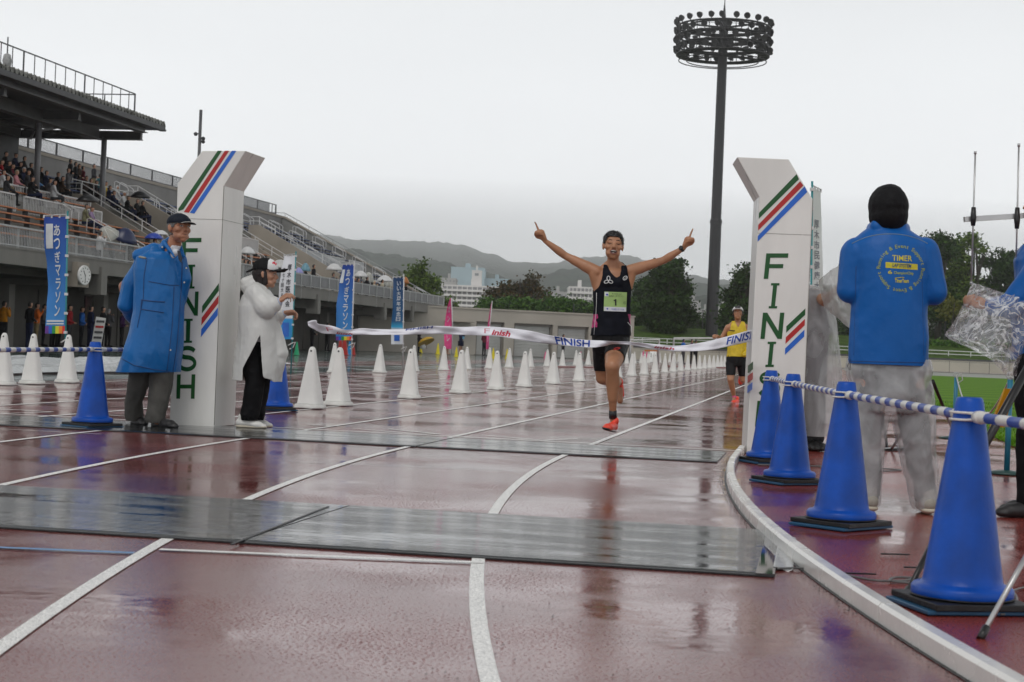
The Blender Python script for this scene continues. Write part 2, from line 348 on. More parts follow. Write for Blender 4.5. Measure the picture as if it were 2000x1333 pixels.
# ---------------------------------------------------------------- timing mats
def mat_mat():
    M = bpy.data.materials.new('ribbed_wet_rubber'); M.use_nodes = True; t = M.node_tree; b = t.nodes['Principled BSDF']; L = t.links.new
    b.inputs['Base Color'].default_value = (.012, .014, .015, 1); b.inputs['Roughness'].default_value = .1; b.inputs['Specular IOR Level'].default_value = 1.0
    co = t.nodes.new('ShaderNodeTexCoord'); mp = t.nodes.new('ShaderNodeMapping'); L(co.outputs['Object'], mp.inputs[0])
    w = t.nodes.new('ShaderNodeTexWave'); w.bands_direction = 'Y'; w.inputs['Scale'].default_value = 7.0; w.inputs['Distortion'].default_value = .25; w.inputs['Detail'].default_value = 2; w.inputs['Detail Scale'].default_value = .6
    L(mp.outputs[0], w.inputs[0])
    n = t.nodes.new('ShaderNodeTexNoise'); n.inputs['Scale'].default_value = 1.5; n.inputs['Detail'].default_value = 6
    mp2 = t.nodes.new('ShaderNodeMapping'); mp2.inputs['Scale'].default_value = (.5, 3, 1); L(co.outputs['Object'], mp2.inputs[0]); L(mp2.outputs[0], n.inputs[0])
    mr = t.nodes.new('ShaderNodeMapRange'); mr.inputs[1].default_value = .35; mr.inputs[2].default_value = .65; mr.inputs[3].default_value = .04; mr.inputs[4].default_value = .16; L(n.outputs[0], mr.inputs[0]); L(mr.outputs[0], b.inputs['Roughness'])
    st = t.nodes.new('ShaderNodeMapRange'); st.inputs[1].default_value = .35; st.inputs[2].default_value = .65; st.inputs[3].default_value = .05; st.inputs[4].default_value = .38; L(n.outputs[0], st.inputs[0])
    bp = t.nodes.new('ShaderNodeBump'); bp.inputs['Distance'].default_value = .006; L(st.outputs[0], bp.inputs['Strength']); L(w.outputs[0], bp.inputs['Height'])
    n3 = t.nodes.new('ShaderNodeTexNoise'); n3.inputs['Scale'].default_value = 5; n3.inputs['Detail'].default_value = 4; L(mp2.outputs[0], n3.inputs[0])
    b2 = t.nodes.new('ShaderNodeBump'); b2.inputs['Strength'].default_value = .12; b2.inputs['Distance'].default_value = .02; L(n3.outputs[0], b2.inputs['Height']); L(bp.outputs[0], b2.inputs['Normal']); L(b2.outputs[0], b.inputs['Normal'])
    return M
m_mat = mat_mat(); m_smooth = mk('smooth_wet_rubber', (.02, .021, .022), .035, .2, 3, spec=.8); m_foil = mk('silver_duct_tape', (.5, .5, .5), .28, .15, 5, .5, 25, metal=.7)
def timing_mat(label, L0, L1, s0, s1, ch, skew=0, end=False):
    o = thing('timing_mat', label, 'timing mat', T((L0 + L1) / 2, (s0 + s1) / 2, 0), -TH, 'timing mats across the track')
    a = (L1 - L0) / 2; c = (s1 - s0) / 2; h = .012; rp = .09
    b = MB(); e = a - (.07 if end else 0)
    lo = [(-a, -c, .003), (e, -c, .003), (e, c, .003), (-a + skew, c, .003)]; b.hexa([V(q) for q in lo], [V((q[0], q[1] * (1 - rp / c * .35), h)) for q in lo]); b.build('ribbed_panel', ch, o)
    b = MB(); b.box(-a, a, -c - .012, -c + .003, .002, .008); b.build('front_edge', m_dark, o)
    if end:
        b = MB(); b.box(e, a, -c, c, .003, h + .001); b.build('added_gloss_strip', m_smooth, o)  # added connector strip; the glossy end is only the pillar mirrored in the mat
        b = MB()
        def fl(u, v): return (a - .01 + u * .075, -c * .75 + v * c * 1.2, h + .012 * math.sin(u * 7 + v * 9) * u * .8 + .003 - u * .012 + (.025 * u * u if v > .9 else 0))
        b.grid(fl, 8, 20); b.build('foil_flap', m_foil, o, solid=.001)
    return o
timing_mat('ribbed black timing mat in the foreground, left panel reaching out of the picture', -8.5, -2.2, 6.33, 7.96, m_mat, 0)
timing_mat('ribbed black timing mat in the foreground ending in an added glossy strip at the kerb', -2.19, -.12, 6.33, 7.97, m_mat, 0, True)
timing_mat('black timing mat at the foot of the left finish pillar', -9.5, -3.02, 12.74, 14.12, m_mat, 0)
timing_mat('black timing mat under the runner with its end by the right finish pillar', -3.0, -.70, 12.74, 14.13, m_mat, 0, False)
# joint strip from the photo: raised seam between the two foreground panels
b = MB(); p = G(452, 1064, .013); q = G(641, 990, .013); b.bar(p, q, .012, .005); tag(b.build('seam_strip', m_dark), 'thin black strip along the slanting joint of the two foreground timing mats', 'rubber strip')
# ================================================================ grandstand
m_conc = mk('weathered_concrete', (.20, .193, .175), .75, .22, .7, .25, 14, rvar=.1, stretch=(1, 1, .35), det=7)
m_beige = mk('beige_painted_concrete', (.30, .265, .22), .7, .14, .6, .15, 12, det=7)
m_wall_dark = mk('dark_plaster', (.085, .08, .07), .7, .2, .8)  # dark plaster of the soffit and lower wall
m_steel_d = mk('dark_painted_steel', (.022, .022, .025), .45, .2, 2)
m_steel_m = mk('grey_painted_steel', (.06, .06, .065), .45, .2, 2)
m_rail = mk('galvanised_rail', (.42, .43, .43), .4, .12, 3, metal=.3)
m_railw = mk('white_rail', (.62, .62, .62), .4, .1, 3)
m_panel = mk('grey_perforated_panel', (.20, .205, .21), .5, .12, 1.5)
m_orange = mk('orange_bench', (.50, .15, .03), .4, .2, 2)
m_blueseat = mk('blue_bench', (.05, .08, .20), .4, .25, 2)
m_white = mk('white_plastic', (.74, .74, .72), .35, .06, 4)
m_roofm = mk('mossy_folded_roof', (.10, .10, .075), .7, .5, 3, col2=(.3, .3, .28))
m_glassd = mk('dark_window', (.02, .022, .025), .08, .2, 1)
m_door = mk('pale_door', (.25, .27, .28), .4, .1, 1)
MT = Matrix.Rotation(-TH, 4, 'Z')
def tb(b, L0, L1, s0, s1, z0, z1, m=0): return b.box(L0, L1, s0, s1, z0, z1, m, MT)
def surf(L):
    if L > -29.2: return 3.5
    k = math.floor((-29.2 - L) / .8); return 3.5 + .36 * (k + 1) - .1
gs = thing('grandstand', 'long grey concrete grandstand with rows of benches and a dark roof over its near half', 'grandstand', T(-28, 85, 0))
VOM = [(78.0, 85.0), (98.0, 105.0)]
def wp(name, b, m, **k): return wpart(name, b, m, gs, **k)
b = MB(); tb(b, -29.4, -28.0, 40, 126, 2.95, 3.5); tb(b, -28.16, -27.97, 40, 126, 3.5, 3.56); wp('balcony_slab', b, m_conc)
segs = [(40, 78), (85, 98), (105, 125.8)]
b = MB()
def tier(L0, s0, s1):
    k = int(round((-29.2 - L0) / .8))
    while -29.2 - .8 * k > -40.5:
        L = -29.2 - .8 * k; z = surf(L - .1); tb(b, L - .8, L, s0, s1, z - .62, z); k += 1
for s0, s1 in segs: tier(-29.2, s0, s1)
for s0, s1 in VOM:
    tier(-36.4, s0, s1); tb(b, -36.6, -36.4, s0, s1, 3.4, 7.4)
    tb(b, -36.4, -29.2, s0, s1, 3.2, 3.45)
    for i in range(12): tb(b, -31.4 - i * .4 - .4, -31.4 - i * .4, s0 + 2.4, s1 - .3, 3.4, 3.55 + .28 * i)   # stairs
wp('seating_tiers', b, m_conc)
b = MB()
for s0, s1 in VOM:
    for s_ in (s0, s1):
        lo = [(-36.6, 7.95), (-35.9, 7.95), (-29.6, 4.55), (-29.2, 4.35), (-29.2, 3.2), (-36.6, 3.2)]
        if s_ == s0: lo = [(L, z - .55 if z > 4 else z) for L, z in lo]
        b.prism([T(L, s_ - .12, z) for L, z in lo], TT * .24); wp('stair_wall', b, m_beige); b = MB()
b = MB()
for s0, s1 in VOM:
    b = MB()
    for s_, dz in ((s0, -.55), (s1, 0)):
        p = [T(-36.6, s_, 8.2 + dz), T(-35.9, s_, 8.2 + dz), T(-29.4, s_, 4.7 + dz)]; b.tube(p, .025, 6)
        b.tube([q - UP * .0 + UP * .28 for q in p], .025, 6)
        for i in range(7):
            t = i / 6; q = p[1].lerp(p[2], t); b.bar(q - UP * .25, q + UP * .28, .04)
        wp('stair_handrail', b, m_railw); b = MB()
    b = MB(); b.tube([T(-36.5, s0, 8.15), T(-36.5, s1, 8.15)], .025, 6)
    for i in range(6): q = T(-36.5, s0 + (s1 - s0) * i / 5, 7.4); b.bar(q, q + UP * .75, .035)
    wp('stair_handrail', b, m_railw)
# end wall and back wall
b = MB(); lo = [(-28.2, 3.5), (-41.0, 9.95), (-41.9, 10.0), (-41.9, 0), (-28.2, 2.9)]
b.prism([T(L, 125.8, z) for L, z in lo], TT * .35); wp('end_wall', b, mk('end_wall_concrete', (.20, .20, .19), .75, .2, .5, det=7))
b = MB(); b.bar(T(-28.2, 125.95, 3.58), T(-41.0, 125.95, 10.03), .5, .12); b.bar(T(-41.0, 125.95, 10.03), T(-42.2, 125.95, 10.07), .5, .12); wp('end_wall_coping', b, m_beige)
b = MB(); b.tube([T(-28.2, 125.9, 3.95), T(-41.0, 125.9, 10.35), T(-43.0, 125.9, 10.4)], .035, 6)
for i in range(14): t = i / 13; q = T(-28.2 - 12.8 * t, 125.9, 3.55 + 6.45 * t); b.bar(q, q + UP * .38, .04)
wp('end_wall_rail', b, m_rail)
b = MB(); tb(b, -41.9, -41.2, 40, 126, 7.5, 9.95); wp('back_wall', b, mk('back_wall_concrete', (.21, .205, .20), .75, .2, .5, det=7))
b = MB(); tb(b, -42.0, -41.15, 40, 126.1, 9.95, 10.12); wp('back_wall_coping', b, m_beige)
b = MB()
s_ = 56.0; i = 0
while s_ < 124.5:
    q = T(-41.3, s_, 10.1)
    if i % 26 == 0: b.bar(q, q + UP * .78, .12, .05)
    elif s_ < 123: b.bar(q + UP * .1, q + UP * .72, .028)
    s_ += .13; i += 1
b.bar(T(-41.3, 56, 10.85), T(-41.3, 124.5, 10.85), .06); b.bar(T(-41.3, 56, 10.18), T(-41.3, 124.5, 10.18), .05); b.bar(T(-41.3, 124.5, 10.1), T(-41.3, 124.5, 10.88), .1)
wp('back_railing', b, m_steel_m)
# balcony railing: balusters near, sheet panels beyond
b = MB(); s_ = 44.0; i = 0
while s_ < 84:
    q = T(-28.08, s_, 3.56)
    b.bar(q, q + UP * .74, .05 if i % 20 == 0 else .022); s_ += .12; i += 1
b.bar(T(-28.08, 44, 4.3), T(-28.08, 84, 4.3), .06); b.bar(T(-28.08, 44, 3.64), T(-28.08, 84, 3.64), .04)
wp('balcony_railing', b, m_rail)
b = MB(); tb(b, -28.1, -28.06, 84, 126, 3.68, 4.24); wp('balcony_panel', b, m_panel)
b = MB(); b.bar(T(-28.08, 84, 4.27), T(-28.08, 126, 4.27), .07); b.bar(T(-28.08, 84, 3.64), T(-28.08, 126, 3.64), .05)
for i in range(24): q = T(-28.02, 84 + i * 1.8, 2.9 if i % 3 == 0 else 3.5); b.bar(q, T(-28.02, 84 + i * 1.8, 4.27), .05)
wp('panel_frame', b, m_rail)
# guard rails on the cross aisle
def guard(s0, s1, L, z0, h=1.0, mat=m_railw):
    b = MB(); s_ = s0; i = 0
    while s_ < s1: q = T(L, s_, z0); b.bar(q, q + UP * h, .05 if i % 14 == 0 else .03); s_ += .15; i += 1
    b.bar(T(L, s0, z0 + h), T(L, s1, z0 + h), .06); b.bar(T(L, s0, z0 + .1), T(L, s1, z0 + .1), .04); b.bar(T(L, s1, z0), T(L, s1, z0 + h), .06)
    for k in range(3): q = T(L - .4 * k, s1, z0); b.bar(q, q + UP * h, .03)
    wp('guard_rail', b, mat)
for a, c in ((44, 66.8), (67.6, 75.6)): guard(a, c, -33.7, 5.35)
guard(66, 77.6, -35.2, 6.0)
def guard_panel(s0, s1, L, z0, h=.95):
    b = MB(); tb(b, L - .03, L, s0, s1, z0 + .08, z0 + h, 0); b.bar(T(L, s0, z0 + h), T(L, s1, z0 + h), .05, m=1); b.bar(T(L, s0, z0), T(L, s0, z0 + h), .06, m=1); b.bar(T(L, s1, z0), T(L, s1, z0 + h), .06, m=1)
    wp('guard_panel', b, [mk('pale_guard_panel', (.42, .43, .43), .5, .08, 1), m_railw])
for a, c, L in ((85.4, 91, -33.6), (92, 97.6, -33.4), (105.4, 109, -34.2), (106, 111.5, -33.3), (112.6, 117, -33.6), (112.5, 118, -32.6), (118.5, 122.5, -33.6)): guard_panel(a, c, L, surf(L))
# benches
for k in range(13):
    L = -29.2 - .8 * k - .45; z = surf(L)
    if 5 <= k <= 6: continue
    for s0, s1 in segs if k < 9 else [(40, 125.5)]:
        mat = m_orange if (s1 <= 78 or (k < 5 and s1 < 99)) else m_blueseat
        if k >= 9: pieces = [(40, 76, m_orange), (78, 125.5, m_blueseat)]
        else: pieces = [(s0, s1, mat)]
        for a, c, mt in pieces:
            b = MB(); n = max(1, int((c - a) / 6)); w = (c - a) / n
            for i in range(n):
                p, q = a + i * w + .3, a + (i + 1) * w - .3
                tb(b, L - .17, L + .17, p, q, z + .40, z + .45)
                for j in range(4): tb(b, L - .12, L + .12, p + .4 + j * (q - p - .8) / 3, p + .46 + j * (q - p - .8) / 3, z, z + .4, 1)
            wp('bench', b, [mt, m_steel_m])
# short curved handrails up the aisles
b = MB()
for s_ in (69.5, 90.5, 111.5, 118, 123.8):
    for k in range(0, 14):
        if s_ < 75 and 4 < k < 7: continue
        L = -29.2 - .8 * k; z = surf(L - .1); 
        if k % 2 == 0:
            for ds in (0, .75):
                b = MB(); b.tube([T(L, s_ + ds, z - .1), T(L, s_ + ds, z + .72), T(L - .08, s_ + ds, z + .82), T(L - .75, s_ + ds, z + 1.15), T(L - .85, s_ + ds, z + 1.1), T(L - .85, s_ + ds, z + .3)], .022, 5); wp('aisle_handrail', b, m_railw)
# beams, columns and wall below
def s_of(x, L, y=600): return tl(on_L(x, y, L))[1]
BS = [s_of(x, -28.0) for x in (620, 751, 805, 851)]
BS = [54 + 9.1 * i for i in range(4)] + BS
b = MB()
for s_ in BS:
    b = MB(); tb(b, -40, -28.05, s_ - .28, s_ + .28, 2.45, 2.95); tb(b, -28.6, -27.9, s_ - .28, s_ + .28, 2.15, 3.25); wp('deck_beam', b, m_conc)
    b = MB(); tb(b, -32.3, -31.8, s_ - .25, s_ + .25, 0, 2.45); wp('deck_column', b, m_conc)
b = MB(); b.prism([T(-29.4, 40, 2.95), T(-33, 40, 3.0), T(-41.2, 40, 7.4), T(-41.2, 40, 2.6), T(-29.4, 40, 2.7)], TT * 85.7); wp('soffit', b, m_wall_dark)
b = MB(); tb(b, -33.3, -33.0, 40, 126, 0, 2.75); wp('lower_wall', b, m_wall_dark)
b = MB(); rr = random.Random(4)
s_ = 52.0
while s_ < 122:
    k = rr.randrange(4); b = MB()
    if k == 0: tb(b, -33.0, -32.94, s_, s_ + 1.6, .9, 2.3, 0)
    elif k == 1: tb(b, -33.0, -32.95, s_, s_ + 1.9, .02, 2.15, 1)
    elif k == 2: tb(b, -33.0, -32.95, s_, s_ + 3.2, .02, 2.4, 2)
    else: tb(b, -33.0, -32.95, s_, s_ + 1.0, .02, 2.15, 3)
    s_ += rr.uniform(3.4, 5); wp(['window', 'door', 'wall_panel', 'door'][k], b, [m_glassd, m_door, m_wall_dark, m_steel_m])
b = MB(); tb(b, -33.1, -29.5, 40, 126, -.01, .0); wp('undercroft_floor', b, m_green)
# roof
roof_n, roof_L = 40.0, -33.2
b = MB(); pit = .39; s_ = 45.0; pts = []
i = 0
while s_ < 81.9: pts.append((s_, 11.28 if i % 2 else 11.52)); s_ += pit / 2; i += 1
for a, c in zip(pts[:-1], pts[1:]):
    b.add([T(-33.2, a[0], a[1]), T(-33.2, c[0], c[1]), T(-42, c[0], c[1] + .1), T(-42, a[0], a[1] + .1)], [[0, 1, 2, 3]])
for i in range(1, len(pts) - 1, 2):            # closed troughs at the edge
    b.add([T(-33.19, pts[i][0], pts[i][1] - .18), T(-33.19, pts[i - 1][0], pts[i - 1][1] - .1), T(-33.19, pts[i + 1][0], pts[i + 1][1] - .1)], [[0, 1, 2]])
roof = wp('roof', b, m_roofm)
def rp(name, b, m):
    b.shift(-gs.location); o = b.build(name, m, roof); return o
b = MB(); tb(b, -42, -33.15, 45, 81.7, 11.05, 11.26); tb(b, -33.4, -33.1, 45, 81.7, 11.0, 11.1); rp('roof_deck', b, m_steel_d)
b = MB()
tb(b, -33.9, -33.7, 45, 80.4, 10.78, 11.05); tb(b, -34.0, -33.55, 45, 80.4, 10.74, 10.78)
tb(b, -33.62, -33.5, 45, 79, 11.02, 11.16)
for L in (-35.8, -40.0): tb(b, L - .1, L + .1, 45, 79.4, 10.3, 10.85); tb(b, L - .25, L + .25, 45, 79.4, 10.26, 10.3)
for s_ in (51.5, 58.8, 66.1, 73.4, 80.7):
    tb(b, -41.8, -34.0, s_ - .12, s_ + .12, 10.45, 10.85); tb(b, -41.8, -34.0, s_ - .22, s_ + .22, 10.42, 10.46)
    if s_ < 80: b.bar(T(-36, s_, 9.9), T(-36, s_ + 2.4, 10.4), .1); b.bar(T(-36, s_, 9.9), T(-38.4, s_, 10.5), .1)
    b.bar(T(-36, s_, 10.4), T(-40, s_ + 7.3 if s_ < 73.5 else s_ - 7.3, 10.4), .1)
rp('roof_beam', b, m_steel_m)
for s_ in (58.8, 66.1, 73.4, 80.7):
    b = MB(); b.tube([T(-36, s_, 6.2), T(-36, s_, 10.5)], .14, 10); rp('roof_column', b, mk('column_steel', (.16, .16, .17), .4, .1))
b = MB(); k = 0; s_ = 55.0
while s_ < 79.2: q = T(-33.8, s_, 11.5); b.bar(q, q + UP * 1.03, .035 if k % 6 else .06); s_ += 1.02; k += 1
b.bar(T(-33.8, 50, 12.53), T(-33.8, 79.2, 12.53), .05); b.bar(T(-33.8, 79.2, 11.5), T(-33.8, 79.2, 12.55), .07); b.bar(T(-33.8, 79.2, 12.5), T(-40.5, 79.2, 12.5), .05)
for i in range(1, 5): q = T(-33.8 - i * 1.6, 79.2, 11.5); b.bar(q, q + UP, .05)
rp('roof_railing', b, m_steel_m)
b = MB(); tb(b, -41.1, -40.4, 50, 80.2, 8.3, 10.9, 0); wp('press_box', b, mk('press_box_dark', (.03, .03, .03), .6, .3, .6))
gs['label'] = 'long grey concrete grandstand with rows of benches and a dark roof over its near half'
# mast on the roof with a wrapped horn
b = MB(); p = T(-34.2, s_of(15, -34.2, 90), 11.5); b.tube([p, p + UP * 1.5], .03, 6); rt = thing('roof_mast', 'thin mast with a wrapped grey loudspeaker standing on the grandstand roof', 'mast', p); wpart('pole', b, m_steel_m, rt)
b = MB(); b.lathe([(.05, .1), (.16, .25), (.2, .5), (.14, .75), (.05, .8)], p, 10); wpart('wrapped_speaker', b, mk('grey_wrap', (.33, .33, .33), .5, .3, 8), rt)
# clock on its bracket box
cl = T(-28.0, s_of(160, -28.0, 538), 3.1)
q = on_L(160, 538, -27.7)
ck = thing('wall_clock', 'round white clock with black hands hanging from a box on the balcony front', 'clock', q)
nrm = (TR * math.cos(math.radians(-12)) - TT * math.sin(math.radians(12))).normalized()
a_, b_ = frame(nrm)
b = MB(); tb(b, -28.5, -27.75, tl(q)[1] - .25, tl(q)[1] + .75, q.z - .45, q.z + .5); wpart('mount_box', b, m_beige, ck)
b = MB(); b.lathe([(.36, -.05), (.38, -.03), (.38, .03), (.36, .05), (.335, .055), (.335, .04)], q + nrm * .1, 32, axis=nrm); wpart('case', b, m_white, ck)
b = MB(); b.lathe([(.33, .04), (.33, .048)], q + nrm * .1, 32, axis=nrm); wpart('dial', b, mk('clock_dial', (.78, .78, .76), .4, .04), ck)
b = MB(); c0 = q + nrm * .152; ax = nrm; rt_ = UP.cross(nrm).normalized()
def hand(ang, l, w): d = rt_ * math.sin(ang) + UP * math.cos(ang); b.bar(c0 - d * .05, c0 + d * l, w, .01, up=nrm)
hand(math.radians(350 * -1 + 0 * 1 + 320), .2, .035); hand(math.radians(175), .28, .022)
for i in range(12):
    an = i * pi / 6; d = rt_ * math.sin(an) + UP * math.cos(an); b.bar(c0 + d * .25, c0 + d * .30, .03, .006, up=nrm)
wpart('hands_and_hour_marks', b, mk('clock_black', (.01, .01, .01), .5), ck)
# tall thin pole behind the stand with small spotlights
q = P(389, 300, 140); q.z = 0; tp = thing('light_pole', 'slim grey pole with two small lamps rising behind the left finish pillar', 'light pole', q)
top = P(391.5, 215, 140).z; b = MB(); b.tube([q, V((q.x, q.y, top))], [.16, .13], 10); wpart('pole', b, m_steel_m, tp)
for dz, dx in ((-2.0, -.25), (-2.35, .3), (-2.6, .3)):
    b = MB(); c = V((q.x + dx, q.y - .2, top + dz)); b.lathe([(.05, -.1), (.16, .1), (.17, .2), (.02, .22)], c, 10, axis=V((dx, -1, -.4))); b.bar(c, V((q.x, q.y, top + dz)), .08); wpart('lamp', b, m_steel_d, tp)
# ================================================================ beyond the track: store building, low wall, tower, trees, town, hills
m_shut = mk('grey_roller_shutter', (.42, .42, .40), .45, .1, 1)
D0 = 124.0
pA = G(700, 700); pA = P(700, 600, 121); pA.z = 0; pB = P(1240, 600, 130.5); pB.z = 0
dx = (pB - pA).normalized(); dn = V((-dx.y, dx.x, 0))      # dn points away
hb = lambda x, y: (lambda d: V((0, 0, H)) + d * ((pA - V((0, 0, H))).dot(dn) / d.dot(dn)))(ray(x, y))
bd = thing('store_building', 'low beige flat-roofed store with grey roller shutters beyond the grandstand end', 'building', pA)
ztop = hb(1000, 608.5).z
opens = []
for x0, x1, yt in ((930, 985, 629), (1004, 1080, 633), (1089, 1150, 638), (1165, 1228, 641)):
    a = hb(x0, 650); c = hb(x1, 650); opens.append(((a - pA).dot(dx), (c - pA).dot(dx), hb((x0 + x1) / 2, yt).z))
b = MB(); cur = -2.0; end = (pB - pA).dot(dx)
Mb = Matrix((dx, dn, UP)).transposed().to_4x4(); Mb.translation = pA
for u0_, u1_, zt in opens + [(end, end, 2)]:
    if u0_ > cur: b.box(cur, u0_, 0, 9, 0, ztop, 0, Mb)
    if u1_ > u0_: b.box(u0_, u1_, .002, 9, zt, ztop - .002, 0, Mb)
    cur = u1_
b.box(-2.05, end + .06, -.06, 9.05, ztop, ztop + .12, 0, Mb)
wpart('walls', b, mk('beige_block_wall', (.40, .365, .315), .7, .12, .4, .15, 10, det=7), bd)
for i, (u0_, u1_, zt) in enumerate(opens):
    b = MB(); n = 22
    for k in range(n): z = zt * k / n; b.box(u0_ + .15, u1_ - .15, .32 + (.03 if k % 2 else 0), .4, z, z + zt / n - .012, 0, Mb)
    sh = wpart('roller_shutter', b, m_shut, bd)
    b = MB(); b.box(u0_, u0_ + .15, .2, .5, 0, zt, 0, Mb); b.box(u1_ - .15, u1_, .2, .5, 0, zt, 0, Mb); b.box(u0_, u1_, .2, .55, zt - .18, zt - .002, 0, Mb); b.box(u0_ - .1, u1_ + .1, -.2, .0, 0, .04, 0, Mb)
    o = wpart('shutter_frame', b, mk('frame_brown_grey', (.17, .155, .135), .6, .1), bd)
b = MB(); uu_ = (hb(868, 627) - pA).dot(dx); b.box(uu_, (hb(918, 627) - pA).dot(dx), -.9, 0, hb(880, 629).z, hb(880, 627.6).z, 0, Mb); wpart('canopy', b, m_beige, bd)
# low wall round the back of the field with a rail fence on the bank behind it
wa = P(1225, 700, 138); wb = P(2300, 700, 152); wa.z = wb.z = 0
wd = (wb - wa).normalized(); wn_ = V((-wd.y, wd.x, 0)); Mw = Matrix((wd, wn_, UP)).transposed().to_4x4(); Mw.translation = wa; wl = (wb - wa).length
b = MB(); b.box(0, wl, 0, .3, 0, 1.05, 0, Mw); fwl = thing('field_wall', 'long low cream wall closing off the far side of the field', 'wall', wa); wpart('wall', b, mk('cream_wall', (.46, .43, .36), .7, .15, .3, det=7), fwl)
b = MB(); b.box(0, wl, -.05, .35, 1.05, 1.2, 0, Mw); wpart('coping', b, m_steel_m, fwl)
b = MB(); b.box(-2, wl, -1.2, 0, .0, .09, 0, Mw); tag(wpart('pale_path', b, mk('pale_concrete_path', (.4, .36, .33), .5, .1, 1), thing('x', '', '', wa)), kind='structure')
o = bpy.data.objects['pale_path']; pr = o.parent; o.parent = None; o.location = pr.location; bpy.data.objects.remove(pr)
b = MB()
for i in range(int(wl / 2.2)):
    q = wa + wd * i * 2.2 + wn_ * 2.6 + UP * 1.25; b.bar(q, q + UP * .62, .07)
for z in (1.58, 1.87): b.bar(wa + wn_ * 2.6 + UP * z, wb + wn_ * 2.6 + UP * z, .07)
tag(b.build('rail_fence', m_railw), 'white two-rail fence on the grassy bank above the cream wall', 'fence')
b = MB()
for i in range(40): q = wa + wd * (3 + i * 1.9) - wn_ * 3.0; b.bar(q, q + UP * 1.0, .03)
b.bar(wa - wn_ * 3 + UP * .9, wb - wn_ * 3 + UP * .9, .02)
tag(b.build('rope_fence', m_steel_m), 'thin post and wire barrier on the grass in front of the cream wall', 'barrier')
b = MB(); b.add([wa + wn_ * .3 + UP * 1.1, wb + wn_ * .3 + UP * 1.1, wb + wn_ * 14 + UP * 3.0, wa + wn_ * 14 + UP * 3.0, wa + wn_ * 80 + UP * 3.4 - wd * 30, wb + wn_ * 80 + UP * 3.4 + wd * 40], [[0, 1, 2, 3], [3, 2, 5, 4]])
tag(b.build('grass_bank', mk('rough_grass_bank', (.05, .09, .015), .9, .45, 1.2, .4, 6, det=8, spec=.08)), kind='structure')
b = MB(); rr = random.Random(9)
for i in range(26):
    q = wa + wd * rr.uniform(0, wl) + wn_ * rr.uniform(6, 13) + UP * 2.0
# wire mesh fence behind, dark
b = MB()
for i in range(int(wl / 2.5)):
    q = wa + wd * i * 2.5 + wn_ * 15 + UP * 2.8; b.bar(q, q + UP * 2.0, .08)
for k in range(9): b.bar(wa + wn_ * 15 + UP * (2.9 + k * .23), wb + wn_ * 15 + UP * (2.9 + k * .23), .022)
tag(b.build('wire_fence', m_steel_d), 'dark wire mesh fence between the bank and the trees', 'fence')
# goal frames on the field edge
def goal(x0, x1, yt, D, label):
    a = P(x0, yt, D); c = P(x1, yt, D); b = MB(); b.tube([V((a.x, a.y, .0)), a, c, V((c.x, c.y, .0))], .06, 8); r = thing('goal_frame', label, 'goal', V((a.x, a.y, 0)), group='goal frames'); wpart('posts', b, m_railw, r)
    b = MB(); e = V((0, 1.6, 0)); b.tube([V((a.x, a.y, .05)) + e, a + e * .3, a], .03, 6); b.tube([V((c.x, c.y, .05)) + e, c + e * .3, c], .03, 6); b.tube([V((a.x, a.y, .05)) + e, V((c.x, c.y, .05)) + e], .03, 6); wpart('net_stay', b, m_railw, r)
goal(1317, 1470, 661, 118, 'white goal frame standing at the end of the field behind the yellow runner')
goal(1232, 1288, 664, 112, 'small grey goal frame beside the corner of the store building')

# ---------------------------------------------------------------- floodlight tower
DT = 150.0
base = P(1388, 690, DT); base.z = 0
ax_top = P(1403, 30, DT)
zr0 = P(1401, 118, DT).z; zr1 = P(1403, 54, DT).z
tw = thing('floodlight_tower', 'tall dark floodlight mast with a round cage of lamps on top', 'floodlight', base)
def tz(z): return V((base.x, base.y, z))
b = MB(); b.lathe([(.56, 0), (.50, zr0 * .46), (.56, zr0 * .46), (.54, zr0 * .47), (.46, zr0 * .475), (.42, zr0), (.40, zr1 + .7), (.16, zr1 + .9), (.04, zr1 + 2.2), (.025, zr1 + 5)], tz(0), 12, sm=False); wpart('mast', b, mk('dark_mast', (.022, .022, .025), .5, .2, .6, stretch=(1, 1, .1)), tw)
R0 = (P(1502, 100, DT) - P(1313, 100, DT)).length / 2 * .95; zb = zr0 + .4; hh = zr1 - zb
def ring(b, r, z, t): n = 28; b.tube([tz(z) + V((r * math.cos(2 * pi * i / n), r * math.sin(2 * pi * i / n), 0)) for i in range(n + 1)], t, 5, caps=False)
b = MB()
lv = [zb + hh * k / 3.0 for k in range(4)]
for z in lv:
    for r in (R0, R0 - .75): ring(b, r, z, .09)
    n = 20
    for i in range(n):
        t = 2 * pi * i / n; d = V((math.cos(t), math.sin(t), 0)); b.bar(tz(z) + d * (R0 - .75), tz(z) + d * R0, .1, .08)
    for i in range(6):
        t = 2 * pi * (i + .3) / 6; d = V((math.cos(t), math.sin(t), 0)); b.bar(tz(z), tz(z) + d * R0, .1, .16)
ring(b, R0 - .2, zb - .5, .05); ring(b, R0 - .9, zb - .5, .05)
for z in lv[:-1]:
    pass
n = 22
for i in range(n):
    t = 2 * pi * i / n; d = V((math.cos(t), math.sin(t), 0)); b.bar(tz(zb) + d * R0, tz(lv[-1]) + d * R0, .06)
for z in (lv[0] + .5, lv[1] + .5, lv[2] + .5): ring(b, R0, z, .02)
for z in lv[:1]: b.lathe([(R0 - .78, 0), (R0 - .78, .05), (R0 + .02, .05), (R0 + .02, 0), (R0 - .78, 0)], tz(z), 28, caps=False)
wpart('lamp_cage', b, mk('cage_steel', (.012, .012, .013), .5, .2), tw)
m_lamp = mk('lamp_housing', (.035, .035, .037), .4, .25, 3); rr = random.Random(11)
lampbm = None
